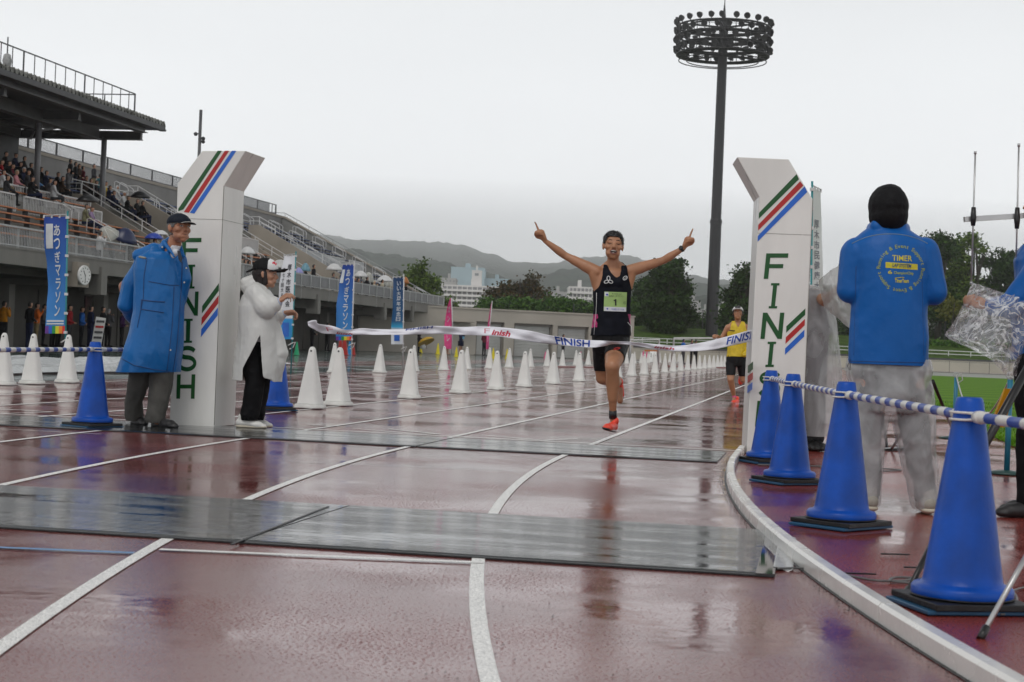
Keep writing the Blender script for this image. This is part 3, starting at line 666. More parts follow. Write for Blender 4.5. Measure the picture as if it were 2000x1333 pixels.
for li, z in enumerate([lv[0] + .48, lv[1] + .48, lv[2] + .48, lv[3] + .42]):
    n = 24
    for i in range(n):
        t = 2 * pi * (i + .5 * (li % 2)) / n + rr.uniform(-.04, .04); d = V((math.cos(t), math.sin(t), 0))
        c = tz(z) + d * (R0 + .1); aim = (V((rr.uniform(-.5, .3) - .6, -.5 + rr.uniform(-.6, .3), -.55)) + d * .5).normalized()
        b = MB(); b.lathe([(.07, -.3), (.17, -.2), (.27, .0), (.29, .10), (.27, .11), (.24, .05)], c, 12, axis=aim); b.bar(c - UP * .4 - d * .1, c, .06); wpart('lamp', b, m_lamp, tw)

# ---------------------------------------------------------------- trees
def leafmat(name, c1, c2):
    M = bpy.data.materials.new(name); M.use_nodes = True; t = M.node_tree; b = t.nodes['Principled BSDF']; b.inputs['Roughness'].default_value = .6; b.inputs['Specular IOR Level'].default_value = .12
    g = t.nodes.new('ShaderNodeNewGeometry'); r = t.nodes.new('ShaderNodeValToRGB'); r.color_ramp.elements[0].color = (*c1, 1); r.color_ramp.elements[1].color = (*c2, 1)
    t.links.new(g.outputs['Random Per Island'], r.inputs[0]); t.links.new(r.outputs[0], b.inputs['Base Color']); return M
lf_dark = leafmat('dark_green_leaves', (.008, .024, .006), (.045, .09, .018))
lf_mid = leafmat('mid_green_leaves', (.035, .07, .010), (.12, .18, .03))
lf_brown = leafmat('browning_leaves', (.02, .028, .008), (.10, .06, .02))
lf_hedge = leafmat('hedge_leaves', (.018, .06, .008), (.08, .17, .02))
lf_yel = leafmat('yellow_green_leaves', (.06, .08, .015), (.2, .19, .035))
m_bark = mk('wet_bark', (.035, .028, .022), .8, .3, 3)
def crown(lobes, nclump, per, leaf, seed, clr=.55):
    r = random.Random(seed); b = MB()
    vol = [l[3] * l[4] * l[5] for l in lobes]
    for c in range(nclump):
        l = r.choices(lobes, vol)[0]
        while True:
            q = V((r.uniform(-1, 1), r.uniform(-1, 1), r.uniform(-1, 1)))
            if .25 < q.length < 1: break
        q *= (.75 + .3 * r.random()) if q.length > .5 else 1
        cc = V((l[0] + q.x * l[3], l[1] + q.y * l[4], l[2] + q.z * l[5])); cr_ = clr * r.uniform(.6, 1.3)
        for i in range(per):
            d = V((r.gauss(0, .5), r.gauss(0, .5), r.gauss(0, .38))) * cr_; p = cc + d
            s_ = leaf * r.uniform(.6, 1.4); a = V((r.gauss(0, 1), r.gauss(0, 1), r.gauss(0, .7))).normalized(); e = a.cross(V((r.gauss(0, 1), r.gauss(0, 1), r.gauss(0, 1)))).normalized()
            b.add([p - a * s_ * .5, p + e * s_ * .32, p + a * s_ * .5, p - e * s_ * .32], [[0, 1, 2, 3]])
    return b
def tree(base, lobes, mat, label, seed, nclump=220, per=26, leaf=.3, trunk=.25, name='tree', group='trees beyond the track', clr=.75, stems=1):
    r = random.Random(seed + 99); o = thing(name, label, 'tree', base, group=group)
    L = [(l[0] + base.x, l[1] + base.y, l[2] + base.z, l[3], l[4], l[5]) for l in lobes]
    b = MB(); top = max(l[2] + l[5] * .5 for l in lobes)
    for s_ in range(stems):
        off = V((r.uniform(-.5, .5), 0, 0)) if stems > 1 else V((0, 0, 0))
        b.tube([base + off - UP * .2, base + off + UP * top * .3 + V((r.uniform(-.3, .3), 0, 0)), base + off * 2 + UP * top * .65 + V((r.uniform(-.5, .5), r.uniform(-.5, .5), 0)), base + off * 2 + UP * top], [trunk * 1.2, trunk, trunk * .6, .04], 7)
    for l in L:
        for k in range(4):
            e = V((l[0] + r.uniform(-.8, .8) * l[3], l[1] + r.uniform(-.6, .6) * l[4], l[2] + r.uniform(-.3, .8) * l[5])); z0 = base.z + top * r.uniform(.25, .6)
            s0 = V((base.x, base.y, z0)); b.tube([s0, s0.lerp(e, .5) + UP * .3, e], [trunk * .4, trunk * .25, .03], 5)
    wpart('trunk', b, m_bark, o); c = crown(L, nclump, per, leaf, seed, clr); wpart('crown', c, mat, o); return o
def tree_px(xc, yb, D, lobes_px, mat, label, seed, **k):   # lobes: (x, y, rx, ry) in photo pixels at distance D
    base = P(xc, yb, D); base.z = k.pop('z', 0.0); m_ = D / F; L = []
    for x, y, rx, ry in lobes_px:
        q = P(x, y, D); L.append((q.x - base.x, q.y - base.y + random.Random(x).uniform(-1, 1), q.z - base.z, rx * m_, rx * m_ * .9, ry * m_))
    return tree(base, L, mat, label, seed, **k)
tree_px(822, 690, 150, [(820, 525, 12, 18), (812, 548, 22, 20), (835, 560, 22, 22), (795, 562, 18, 16), (840, 585, 24, 14), (812, 590, 30, 14), (785, 545, 9, 9), (868, 592, 14, 6)], lf_mid, 'loose yellowish green tree rising over the far end of the grandstand', 21, nclump=230, per=20, leaf=.3, clr=.7)
tree_px(1010, 690, 175, [(1040, 553, 14, 14), (1000, 567, 26, 14), (1030, 570, 30, 16), (968, 578, 18, 14), (1062, 575, 12, 14), (1010, 590, 45, 16)], lf_brown, 'browning tree behind the roof of the store building', 22, nclump=260, per=20, leaf=.34, clr=.8)
tree_px(1302, 700, 150, [(1300, 535, 30, 24), (1322, 520, 16, 12), (1280, 560, 32, 26), (1325, 565, 30, 30), (1300, 600, 48, 28), (1268, 610, 24, 26), (1335, 615, 26, 22), (1300, 640, 40, 18), (1310, 512, 9, 7)], lf_dark, 'big dense dark green tree between the winning runner and the floodlight mast', 23, nclump=470, per=28, leaf=.32, trunk=.4, clr=.68)
tree_px(1262, 705, 165, [(1255, 560, 14, 14), (1252, 600, 22, 24), (1262, 640, 26, 24), (1248, 575, 10, 16)], lf_dark, 'dark tree partly hidden behind the winning runner', 24, nclump=200, per=24, leaf=.32)
tree_px(1452, 700, 140, [(1458, 525, 12, 14), (1445, 550, 22, 20), (1470, 560, 26, 30), (1435, 585, 22, 24), (1465, 610, 36, 30), (1425, 620, 20, 26), (1455, 650, 36, 18), (1448, 530, 7, 12)], lf_dark, 'dark tree just right of the floodlight mast, behind the yellow runner', 25, nclump=340, per=28, leaf=.3, trunk=.3, clr=.62)
for i, (x, y, lab, mt) in enumerate([
    (1615, 560, 'dark tree seen in the gap between the right pillar and the blue jacket', lf_dark),
    (1680, 520, 'dark tree standing behind the person in the blue TIMER jacket', lf_dark),
    (1745, 500, 'dark tree behind the right shoulder of the blue TIMER jacket', lf_dark),
    (1830, 470, 'tall dark broad tree rising right of the blue TIMER jacket', lf_dark),
    (1895, 478, 'tall tree with a lumpy crown behind the left whip antenna', lf_mid),
    (1950, 505, 'dark tree behind the gap between the two whip antennas', lf_dark),
    (2010, 500, 'dark tree cut by the right edge of the picture', lf_dark)]):
    r = random.Random(i * 7 + 3); lo = []
    for k in range(7): lo.append((x + r.uniform(-32, 32), y + 16 + k * 22 + r.uniform(-6, 6), r.uniform(24, 38), r.uniform(16, 26)))
    lo.append((x + r.uniform(-8, 8), y - 6, 18, 14)); lo.append((x - 24, y + 4, 15, 12)); lo.append((x + 22, y + 8, 14, 10))
    if x == 1615: lo = [(q[0] - 4, q[1] + 20, q[2] * .8, q[3] * .9) for q in lo]
    tree_px(x, 700, 170 + (i % 3) * 8, lo, mt, lab, 40 + i, nclump=330, per=28, leaf=.36, trunk=.3, z=3.0, clr=.72)
tree_px(1860, 700, 162, [(1860, 598, 16, 16), (1868, 612, 14, 10), (1850, 615, 12, 10)], lf_yel, 'small yellowing tree in front of the dark trees right of the blue jacket', 61, nclump=60, per=20, leaf=.3, trunk=.12, z=3)
def bushes(name, pxs, D, mat, z0=0, seed=1, dens=1.0, leaf=.3, kind='stuff'):
    L = []
    for x, y, rx, ry in pxs: q = P(x, y, D); m_ = D / F; L.append((q.x, q.y + random.Random(x).uniform(-2, 2), q.z, rx * m_, 1.6, ry * m_))
    b = crown(L, int(len(L) * 60 * dens), 22, leaf, seed, .7); return tag(b.build(name, mat), kind=kind)
bushes('hedge', [(x, 603 + (x - 950) * .035 + random.Random(x).uniform(-7, 5), 16, random.Random(x + 1).uniform(12, 22)) for x in range(948, 1250, 13)], 160, lf_hedge, seed=5, dens=1.2)
bushes('undergrowth', [(x, 668 + (x - 1240) * .03 + random.Random(x).uniform(-6, 6), 16, random.Random(x + 1).uniform(8, 16)) for x in range(1225, 2020, 14)], 158, lf_hedge, seed=6, dens=.9)
bushes('undergrowth', [(x, 640 + (x - 1240) * .03 + random.Random(x).uniform(-10, 10), 22, random.Random(x + 1).uniform(14, 26)) for x in range(1225, 2020, 20)], 185, lf_dark, seed=7, dens=1.6, leaf=.4)
tree_px(880, 700, 140, [(868, 595, 10, 5), (880, 600, 8, 4)], lf_mid, 'low green shrub top showing over the store roof by the grandstand', 71, nclump=26, per=20, leaf=.25, trunk=.08, name='shrub')

# ---------------------------------------------------------------- town beyond
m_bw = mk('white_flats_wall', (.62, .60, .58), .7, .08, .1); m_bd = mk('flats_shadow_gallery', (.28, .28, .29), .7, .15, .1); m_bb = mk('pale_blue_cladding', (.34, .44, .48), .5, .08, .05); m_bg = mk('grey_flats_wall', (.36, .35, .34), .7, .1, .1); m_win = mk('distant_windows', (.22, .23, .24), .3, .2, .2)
def block(label, x0, x1, yt, yb, D, wall, floors, bays, style='balcony', depth=14, name='apartment_block'):
    a = P(x0, yb, D); c = P(x1, yb, D); zt = P((x0 + x1) / 2, yt, D).z; w = (c - a).length; d = (V((c.x, c.y, 0)) - V((a.x, a.y, 0))).normalized(); n = V((-d.y, d.x, 0)); a = V((a.x, a.y, 0))
    o = thing(name, label, 'building', a); M_ = Matrix((d, n, UP)).transposed().to_4x4(); M_.translation = a
    b = MB(); b.box(0, w, 0, depth, 0, zt, 0, M_); wpart('wall', b, wall, o)
    h = zt / floors
    if style == 'balcony':
        for k in range(floors):
            b = MB(); b.box(.3, w - .3, -.06, 0, k * h + h * .45, k * h + h * .95, 0, M_); wpart('gallery_shade_strip', b, m_bd, o)  # flat dark strip; the shade of the gallery is put into its colour
            b = MB(); b.box(0, w, -1.2, -.07, k * h, k * h + h * .42, 0, M_)
            for j in range(bays + 1): b.box(w * j / bays - .12, w * j / bays + .12, -.9, -.062, k * h + h * .42, (k + 1) * h, 0, M_)
            wpart('balcony', b, wall, o)
    else:
        for k in range(floors):
            if not bays: break
            b = MB()
            for j in range(bays):
                if bays < 4: b = MB()
                b.box(w * (j + .3) / bays, w * (j + .7) / bays, -.05, 0, k * h + h * .4, k * h + h * .75, 0, M_)
                if bays < 4: wpart('window', b, m_win, o)
            if bays > 3: wpart('window_row', b, m_win, o)
    b = MB(); b.box(w * .4, w * .55, depth * .3, depth * .6, zt, zt + 2.2, 0, M_); b.box(-.1, w + .1, -.1, depth, zt, zt + .35, 0, M_); wpart('roof_parapet', b, wall, o)
    return o
block('long white apartment block with rows of balconies beyond the store roof', 858, 996, 561, 700, 420, m_bw, 12, 14)
block('pale blue tall hall with a light panel, faint in the mist under the hill', 874, 940, 524, 700, 640, m_bb, 1, 0, 'w', 30, 'tall_building')
block('white lift tower in front of the pale blue hall', 915, 934, 530, 700, 620, m_bw, 10, 1, 'w', 10, 'tower_block')
block('low pale blue hall right of the taller misty hall', 940, 990, 546, 700, 650, m_bb, 1, 0, 'w', 30, 'hall')
block('grey stepped flats left of the pale blue hall', 856, 884, 545, 700, 600, m_bg, 14, 4, 'w', 20)
block('white apartment block between the browning tree and the winning runner', 1106, 1152, 563, 700, 430, m_bw, 11, 6)
block('small pale apartment block behind the winning runner', 1068, 1104, 572, 700, 520, m_bg, 11, 5, 'w')
block('white flats just visible through the big dark tree', 1330, 1372, 620, 700, 380, m_bw, 5, 5)
block('faint pale house front left of the floodlight mast', 1345, 1364, 590, 700, 500, m_bg, 6, 3, 'w')
block('pale low building behind the leaves beside the white flats', 1040, 1066, 590, 700, 480, m_bw, 7, 4, 'w')
# scattered houses low on the hillside
rr = random.Random(2)
hp = [(846, 580), (853, 566), (1000, 574), (1020, 580), (1085, 585), (1160, 575), (1235, 590), (1350, 600), (1368, 606), (1405, 600)]
for i, (x, y) in enumerate(hp):
    block(['small grey house at the foot of the hills', 'small pale house at the foot of the hills'][i % 2] + ' near ' + ['the far end of the stand', 'the left tree', 'the white block', 'the browning tree', 'the hedge', 'the runner', 'the runner elbow', 'the big dark tree', 'the mast', 'the tree by the mast'][i], x, x + rr.uniform(9, 16), y, 700, 560 + rr.uniform(0, 120), [m_bg, m_bw][i % 2], 5, 2, 'w', 10, 'house')
# ---------------------------------------------------------------- hills in three ranges
def hills(D, prof, seed, depth, mat, y0=None):
    xs = [q[0] for q in prof]
    def ridge(x):
        for i in range(len(prof) - 1):
            if prof[i][0] <= x <= prof[i + 1][0]:
                t = (x - prof[i][0]) / (prof[i + 1][0] - prof[i][0]); t = t * t * (3 - 2 * t); return prof[i][1] * (1 - t) + prof[i + 1][1] * t
        return prof[-1][1]
    b = MB(); nx, ny = 420, 26
    def fn(u, v):
        x = xs[0] + (xs[-1] - xs[0]) * u; q = P(x, ridge(x), D); X = q.x; z = q.z
        k = v; Y = D - depth * (1 - v); zz = z * (math.sin(v * pi / 2) ** 1.3)
        nzv = noise.fractal(V((X * .012, Y * .012, seed)), 1, 2, 5); zz += nzv * z * .10 * math.sin(v * pi) + noise.noise(V((X * .09, Y * .07, seed))) * 2.6 * v + noise.noise(V((X * .25, Y * .2, seed))) * 1.8 * v
        return (X * (Y / D), Y, max(zz, -1))
    b.grid(fn, nx, ny); o = b.build('hill', mat); tag(o, kind='structure'); return o
m_forest = mk('forest_cover', (.022, .036, .022), .95, .6, .035, .9, .12, det=9, spec=.05)
hills(1050, [(300, 600), (560, 560), (640, 545), (740, 528), (830, 545), (920, 572), (1010, 580), (1100, 585), (1300, 590), (1420, 575), (1600, 590), (1900, 600), (2300, 610)], 3, 350, m_forest)
hills(1600, [(200, 520), (560, 480), (660, 486), (760, 500), (850, 512), (930, 530), (1010, 548), (1120, 530), (1210, 520), (1280, 530), (1345, 556), (1420, 560), (1480, 575), (1700, 580), (2300, 600)], 7, 420, m_forest)
hills(2300, [(100, 480), (560, 452), (640, 462), (700, 470), (850, 474), (900, 480), (960, 500), (1000, 514), (1075, 516), (1164, 503), (1215, 500), (1280, 515), (1345, 540), (1410, 548), (1500, 556), (1700, 560), (2400, 600)], 13, 500, m_forest)
# ---------------------------------------------------------------- the misty air
hz = bpy.data.materials.new('mist'); hz.use_nodes = True; t = hz.node_tree; t.nodes.clear()
pv = t.nodes.new('ShaderNodeVolumePrincipled'); pv.inputs['Density'].default_value = .00028; pv.inputs['Color'].default_value = (1, 1, 1, 1); pv.inputs['Anisotropy'].default_value = .82
mo = t.nodes.new('ShaderNodeOutputMaterial'); t.links.new(pv.outputs[0], mo.inputs['Volume'])
b = MB(); b.box(-2700, 2700, -80, 3200, -2, 290); tag(b.build('haze', hz), kind='stuff')

cm = hz.copy(); cm.name = 'cloud_bank'; cm.node_tree.nodes['Principled Volume'].inputs['Density'].default_value = .0006
b = MB(); lo = [(1300, 84), (2240, 76), (2650, 76), (2650, 260), (1300, 96)]
b.prism([V((-2400, y, z)) for y, z in lo], V((4800, 0, 0))); tag(b.build('low_cloud', cm), kind='stuff')
# ================================================================ finish pillars
m_pil = mk('painted_white_board', (.74, .73, .70), .35, .13, 1.3, .08, 9, rvar=.1, det=9, stretch=(1.6, 1.6, .5))
m_gr = mk('sign_green_paint', (.002, .075, .010), .4, .1); m_rd = mk('sign_red_paint', (.42, .012, .012), .4, .1); m_bl = mk('sign_blue_paint', (.01, .12, .55), .4, .1)
def flat(b, pts, n, off=.003, m=0): b.prism([V(p) + n * .0005 for p in pts], n * off, m)
def stroke(pts, w):
    out = []; L = []; R = []
    for i, p in enumerate(pts):
        d = (pts[min(i + 1, len(pts) - 1)] - pts[max(i - 1, 0)]).normalized(); q = V((-d.y, d.x)); L.append(p + q * w / 2); R.append(p - q * w / 2)
    return [[L[i], L[i + 1], R[i + 1], R[i]] for i in range(len(pts) - 1)]
def letter_polys(ch):      # in a box 0..1 x 0..1
    t = .2; P2 = lambda *a: [V(q) for q in a]
    if ch == 'F': return [P2((0, 0), (t, 0), (t, 1), (0, 1)), P2((t, .83), (1, .83), (1, 1), (t, 1)), P2((t, .42), (.82, .42), (.82, .58), (t, .58))]
    if ch == 'I': return [P2((.38, 0), (.62, 0), (.62, 1), (.38, 1)), P2((.25, 0), (.38, 0), (.38, .09), (.25, .09)), P2((.62, 0), (.75, 0), (.75, .09), (.62, .09)), P2((.25, .91), (.38, .91), (.38, 1), (.25, 1)), P2((.62, .91), (.75, .91), (.75, 1), (.62, 1))]
    if ch == 'N': return [P2((0, 0), (t, 0), (t, 1), (0, 1)), P2((1 - t, 0), (1, 0), (1, 1), (1 - t, 1)), P2((t, 1), (t, .7), (1 - t, 0), (1 - t, .3))]
    if ch == 'H': return [P2((0, 0), (t, 0), (t, 1), (0, 1)), P2((1 - t, 0), (1, 0), (1, 1), (1 - t, 1)), P2((t, .42), (1 - t, .42), (1 - t, .58), (t, .58))]
    if ch == 'S':
        pts = [];
        for i in range(22):
            a = math.radians(20 + i * (250) / 21); pts.append(V((.5 + .40 * math.cos(a), .735 + .185 * math.sin(a))))
        for i in range(1, 22):
            a = math.radians(90 - i * (250) / 21); pts.append(V((.5 + .42 * math.cos(a), .315 + .235 * math.sin(a))))
        return stroke(pts, .17)
PH = .53
def pillar(label, base_px, prof_px, yaw, s_hint, letters, lw, stripes, side_stripes=None, xl=None):
    base = G(*base_px); fx = Matrix.Rotation(yaw, 3, 'Z') @ TR; fn = Matrix.Rotation(yaw, 3, 'Z') @ (-TT)     # face across, face normal toward camera
    o = thing('finish_pillar', label, 'finish pillar', base)
    pts = [on_plane(x, y, base, fn) for x, y in prof_px]
    for p in pts[:1] + pts[-1:]: p.z = .006
    pts = [V((q.x, q.y, q.z)) for q in pts]
    b = MB(); b.prism(pts, -fn * PH); body = wpart('board_body', b, m_pil, o, bevel=.006)
    for (ch, x0, x1, y0, y1) in letters:
        p00 = on_plane(x0, y1, base, fn); p10 = on_plane(x1, y1, base, fn); p01 = on_plane(x0 + (lw or 0), y0, base, fn)
        b = MB()
        for poly in letter_polys(ch): flat(b, [p00 + (p10 - p00) * q.x + (p01 - p00) * q.y for q in poly], fn)
        wpart('letter', b, m_gr, o)
    for k, poly in enumerate(stripes):
        b = MB(); flat(b, [on_plane(x, y, base, fn) for x, y in poly], fn, .0025); wpart('stripe', b, [m_gr, m_rd, m_bl][k % 3], o)
    if side_stripes:
        sp_ = pts[0]; sn = -fx
        for k, poly in enumerate(side_stripes):
            b = MB(); flat(b, [on_plane(x, y, sp_, sn) for x, y in poly], sn, .0025); wpart('stripe', b, [m_gr, m_rd, m_bl][k % 3], o)
    # seam of the boards, half way up, and screws
    zz = [p.z for p in pts]; 
    b = MB(); m_seam = mk('board_seam', (.16, .15, .13), .7)
    ysm = prof_px[2][1] * .0 + (pts[2].z if False else 0)
    lo = min(pts[0].z, pts[-1].z)
    p = [q for q in pts]
    zs = lo + (p[-2].z - lo) * .86
    a = p[0] + (p[1] - p[0]) * ((zs - p[0].z) / (p[1].z - p[0].z)); c = p[-1] + (p[-2] - p[-1]) * ((zs - p[-1].z) / (p[-2].z - p[-1].z))
    b.bar(a + fn * .0012, c + fn * .0012, .002, .0025); d = c - fn * PH
    b.bar(c + fx * .0012, d + fx * .0012, .002, .0025); b.bar(p[-1] + fx * .001 + fn * .001 + UP * .02, p[-2] + fx * .001 + fn * .001, .004, .004)
    wpart('seam', b, m_seam, o)
    return o
ZL = lambda x, y: (200 + x / 2.338, 280 + y / 2.338)
ZR = lambda x, y: (1400 + x / 2.15, 280 + y / 2.15)
lp = pillar('white finish pillar behind the man in the long blue coat, leaning right at its top', (331, 832),
    [(331, 832), ZL(343, 185), ZL(455, 35), ZL(655, 35), ZL(555, 195), (418, 835)], 0, 14.1,
    [('F', *[200 + q / 2.338 for q in (362, 449)], 280 + 433 / 2.338, 280 + 545 / 2.338), ('I', *[200 + q / 2.338 for q in (362, 440)], 280 + 555 / 2.338, 280 + 664 / 2.338), ('N', *[200 + q / 2.338 for q in (358, 436)], 280 + 678 / 2.338, 280 + 788 / 2.338),
     ('I', *[200 + q / 2.338 for q in (352, 428)], 280 + 802 / 2.338, 280 + 912 / 2.338), ('S', *[200 + q / 2.338 for q in (343, 428)], 280 + 926 / 2.338, 280 + 1042 / 2.338), ('H', *[200 + q / 2.338 for q in (338, 421)], 280 + 1056 / 2.338, 280 + 1167 / 2.338)], 1.5,
    [[ZL(527, 35), ZL(546, 35), ZL(370, 303), ZL(347, 311), ZL(347, 300)], [ZL(560, 35), ZL(579, 35), ZL(395, 318), ZL(372, 315)], [ZL(592, 35), ZL(612, 35), ZL(420, 322), ZL(400, 318)],
     [ZL(532, 640), ZL(532, 674), ZL(455, 778), ZL(456, 744)], [ZL(531, 695), ZL(530, 731), ZL(452, 832), ZL(454, 797)], [ZL(528, 750), ZL(527, 786), ZL(450, 886), ZL(452, 850)]])
def LR(ch, x0, x1, y0, y1): return (ch, 1400 + x0 / 2.15, 1400 + x1 / 2.15, 280 + y0 / 2.15, 280 + y1 / 2.15)
rpil = pillar('white finish pillar on the right behind the blue cones, leaning left at its top', (1462, 888),
    [(1458, 888), ZR(178, 225), ZR(85, 58), ZR(302, 68), ZR(403, 235), (1566, 893)], math.radians(7), 13.9,
    [LR('F', 197, 290, 463, 570), LR('I', 200, 270, 588, 694), LR('N', 183, 273, 712, 822), LR('I', 186, 256, 834, 940), LR('S', 170, 262, 957, 1068), LR('H', 160, 250, 1082, 1190)], 5,
    [[ZR(177, 293), ZR(335, 130), ZR(345, 152), ZR(176, 318)], [ZR(174, 343), ZR(350, 160), ZR(364, 178), ZR(173, 368)], [ZR(172, 390), ZR(369, 181), ZR(380, 205), ZR(171, 414)],
     [ZR(292, 769), ZR(372, 694), ZR(371, 721), ZR(291, 796)], [ZR(290, 815), ZR(370, 738), ZR(369, 765), ZR(288, 843)], [ZR(287, 862), ZR(368, 783), ZR(367, 812), ZR(286, 889)]],
    [[ZR(132, 935), ZR(153, 918), ZR(152, 950), ZR(131, 966)], [ZR(131, 978), ZR(152, 962), ZR(151, 992), ZR(130, 1008)], [ZR(130, 1020), ZR(150, 1004), ZR(149, 1034), ZR(129, 1050)]])

# ================================================================ cones and striped bars
m_cblue = mk('blue_cone_plastic', (.001, .064, .38), .38, .26, 7, .10, 45, det=6, spec=.3, rvar=.08)
m_cbase = mk('blue_cone_base', (.01, .075, .16), .42, .2, 5)
m_blk = mk('black_cone_weight', (.008, .008, .009), .5, .3, 8, .2, 40)
m_cwhite = mk('white_cone_plastic', (.72, .72, .69), .42, .12, 1.8, .06, 20, det=8)
m_cwlip = mk('grimy_cone_foot', (.60, .60, .57), .5, .2, 5)
def blue_cone(L, s, label, rz, base=True, tilt=0):
    p = T(L, s, 0); o = thing('traffic_cone', label, 'traffic cone', p, rz, 'tall blue cones')
    b = MB(); b.lathe([(.165, .045), (.168, .052), (.168, .072), (.160, .082), (.140, .086), (.132, .095), (.128, .12), (.0465, .69), (.042, .705), (.037, .708), (.036, .69), (.03, .4)], (0, 0, 0), 40); b.build('cone_body', m_cblue, o)
    b = MB(); b.box(-.175, .175, -.175, .175, .018, .040); b.lathe([(.172, .044), (.168, .05)], (0, 0, 0), 32); b.build('weight', m_blk, o, bevel=.006)
    b = MB(); b.box(-.20, .20, -.165, .165, .004, .018); b.build('base_plate', m_cbase, o, bevel=.004)
    return p
BC = [(.51, 5.83, 'nearest and largest blue traffic cone, at the right edge by the kerb', .2), (.15, 8.38, 'second blue traffic cone from the camera, in front of the plastic trousers', .75),
      (-.14, 11.05, 'third blue traffic cone from the camera, partly covering the right pillar', .5), (-.33, 13.03, 'farthest blue traffic cone of the right row, touching the right pillar', .35),
      (-5.87, 13.15, 'blue traffic cone to the left of the man in the long blue coat', .95), (-5.79, 17.79, 'blue traffic cone behind the woman in the white raincoat', .3)]
cp = [blue_cone(*q[:3], q[3]) for q in BC]
m_barw = mk('bar_white', (.66, .65, .62), .4, .12, 12, .15, 60); m_barb = mk('bar_blue', (.015, .06, .33), .4, .15, 12, .15, 60)
def striped_bar(A, B, label, zA=.645, zB=.645, rings=(1, 1)):
    A = V((A.x, A.y, zA)); B = V((B.x, B.y, zB)); d = (B - A).normalized(); p = A + d * .085; q = B - d * .085; Ln = (q - p).length
    o = thing('barrier_bar', label, 'barrier bar', p, group='blue and white cone bars')
    n = max(3, int(round(Ln / .115))); n += 1 - n % 2; st = Ln / n; pts = [p]; ms = []; R = [.021]
    for i in range(n):
        a = p + d * i * st; c = p + d * (i + 1) * st; r_ = .0175 if i % 2 == 0 else .0168
        if i in (0, n - 1): r_ = .02
        if i == 0: pts += [p + d * .045, p + d * .047, c - d * .001]; R += [.022, .018, .0175]; ms += [0, 0, 0]
        else: pts += [a + d * .001, c - d * .001]; R += [r_, r_]; ms += [i % 2, i % 2]
    b = MB(); b.tube(pts, R, 12, colfn=lambda i: ms[min(i, len(ms) - 1)]); wpart('bar', b, [m_barw, m_barb], o)
    for C, e, on in ((A, p, rings[0]), (B, q, rings[1])):
        if not on: continue
        for dz in (.012, -.012):
            b = MB(); r_ = .062; dd = (e - C).normalized(); sd = dd.cross(UP)
            pts = [e + dd * .02 + UP * dz * .5] + [C + UP * dz + (dd * math.cos(t) + sd * math.sin(t)) * r_ for t in [math.radians(k) for k in range(25, 336, 18)]] + [e + dd * .02 + UP * dz * .5]
            b.tube(pts, .0045, 6); wpart('end_loop', b, m_barw, o)
gh = V((1.60, 4.25, 0)); gl = V((-3.56, 9.95, 0)); gm = T(-5.83, 15.4)
striped_bar(cp[0], gh, 'blue and white striped bar running out of the picture at the right edge', rings=(1, 0))
striped_bar(cp[1], cp[0], 'blue and white striped bar between the nearest and the second blue cone')
striped_bar(cp[2], cp[1], 'blue and white striped bar between the second and the third blue cone')
striped_bar(cp[3], cp[2], 'shortest looking striped bar, between the two farthest blue cones by the pillar')
striped_bar(gl, cp[4], 'long striped bar from the left edge to the blue cone left of the coated man', rings=(0, 1))
striped_bar(cp[4], gm, 'striped bar going behind the man in the long blue coat', rings=(1, 1))
blue_cone(-5.83, 15.4, 'blue traffic cone hidden behind the coated man and the left pillar', .2)
def white_cone_mesh():
    o = thing('white_cone', 'x', 'marker cone', (0, 0, 0), 0, 'white marker cones along the track')
    b = MB(); b.lathe([(.138, .045), (.131, .06), (.040, .635), (.036, .665), (.026, .692), (.012, .703), (.001, .704)], (0, 0, 0), 32, sq=4.5)
    b.lathe([(.0, -.004), (.011, -.003), (.011, .003)], V((0, -.040, .655)), 10, axis=V((0, -1, .15)), m=1); b.build('cone_body', [m_cwhite, m_steel_d], o)
    b = MB(); b.lathe([(.162, .002), (.160, .012), (.150, .045), (.145, .047)], (0, 0, 0), 32, sq=5); b.build('foot', m_cwlip, o)
    return o
wc = white_cone_mesh(); first = True
def put_white(L, s, label, rz=None):
    global first
    o = wc if first else copy_tree(wc); first = False
    o.location = T(L, s, .006); o.rotation_euler = (0, 0, -TH + (rz if rz is not None else random.uniform(-.25, .25))); o['label'] = label; return o
near = [18.65, 19.79, 23.44, 26.95, 30.07, 33.06, 36.79, 40.93, 45.13]
NL = ['white cone nearest the woman in the white raincoat, first of the near row', 'white cone just right of the first one in the near row, overlapping a far cone', 'white cone of the near row below the dark blue banner', 'white cone of the near row left of the word Finish on the tape',
      'white cone of the near row under the red word Finish on the tape', 'white cone of the near row just right of the red word Finish', 'white cone of the near row left of the blue word FINISH', 'white cone of the near row below the blue word FINISH', 'white cone of the near row touching the winning runner']
for s_, l in zip(near, NL): put_white(-5.68, s_, l)
ORD = ['first', 'second', 'third', 'fourth', 'fifth', 'sixth', 'seventh', 'eighth', 'ninth', 'tenth', 'eleventh', 'twelfth', 'thirteenth', 'fourteenth', 'fifteenth', 'sixteenth', 'seventeenth', 'eighteenth', 'nineteenth', 'twentieth', 'twenty first', 'twenty second']
k = 0; s_ = 49.0
while s_ < 118: put_white(-5.68, s_, 'white cone of the near row, %s one right of the winning runner' % ORD[k]); s_ += 3.9; k += 1
back = [(-11.07, 38.12), (-10.6, 40.53), (-10.69, 44.47), (-10.68, 48.18), (-10.67, 51.41), (-10.66, 55.05), (-10.8, 59.5)]
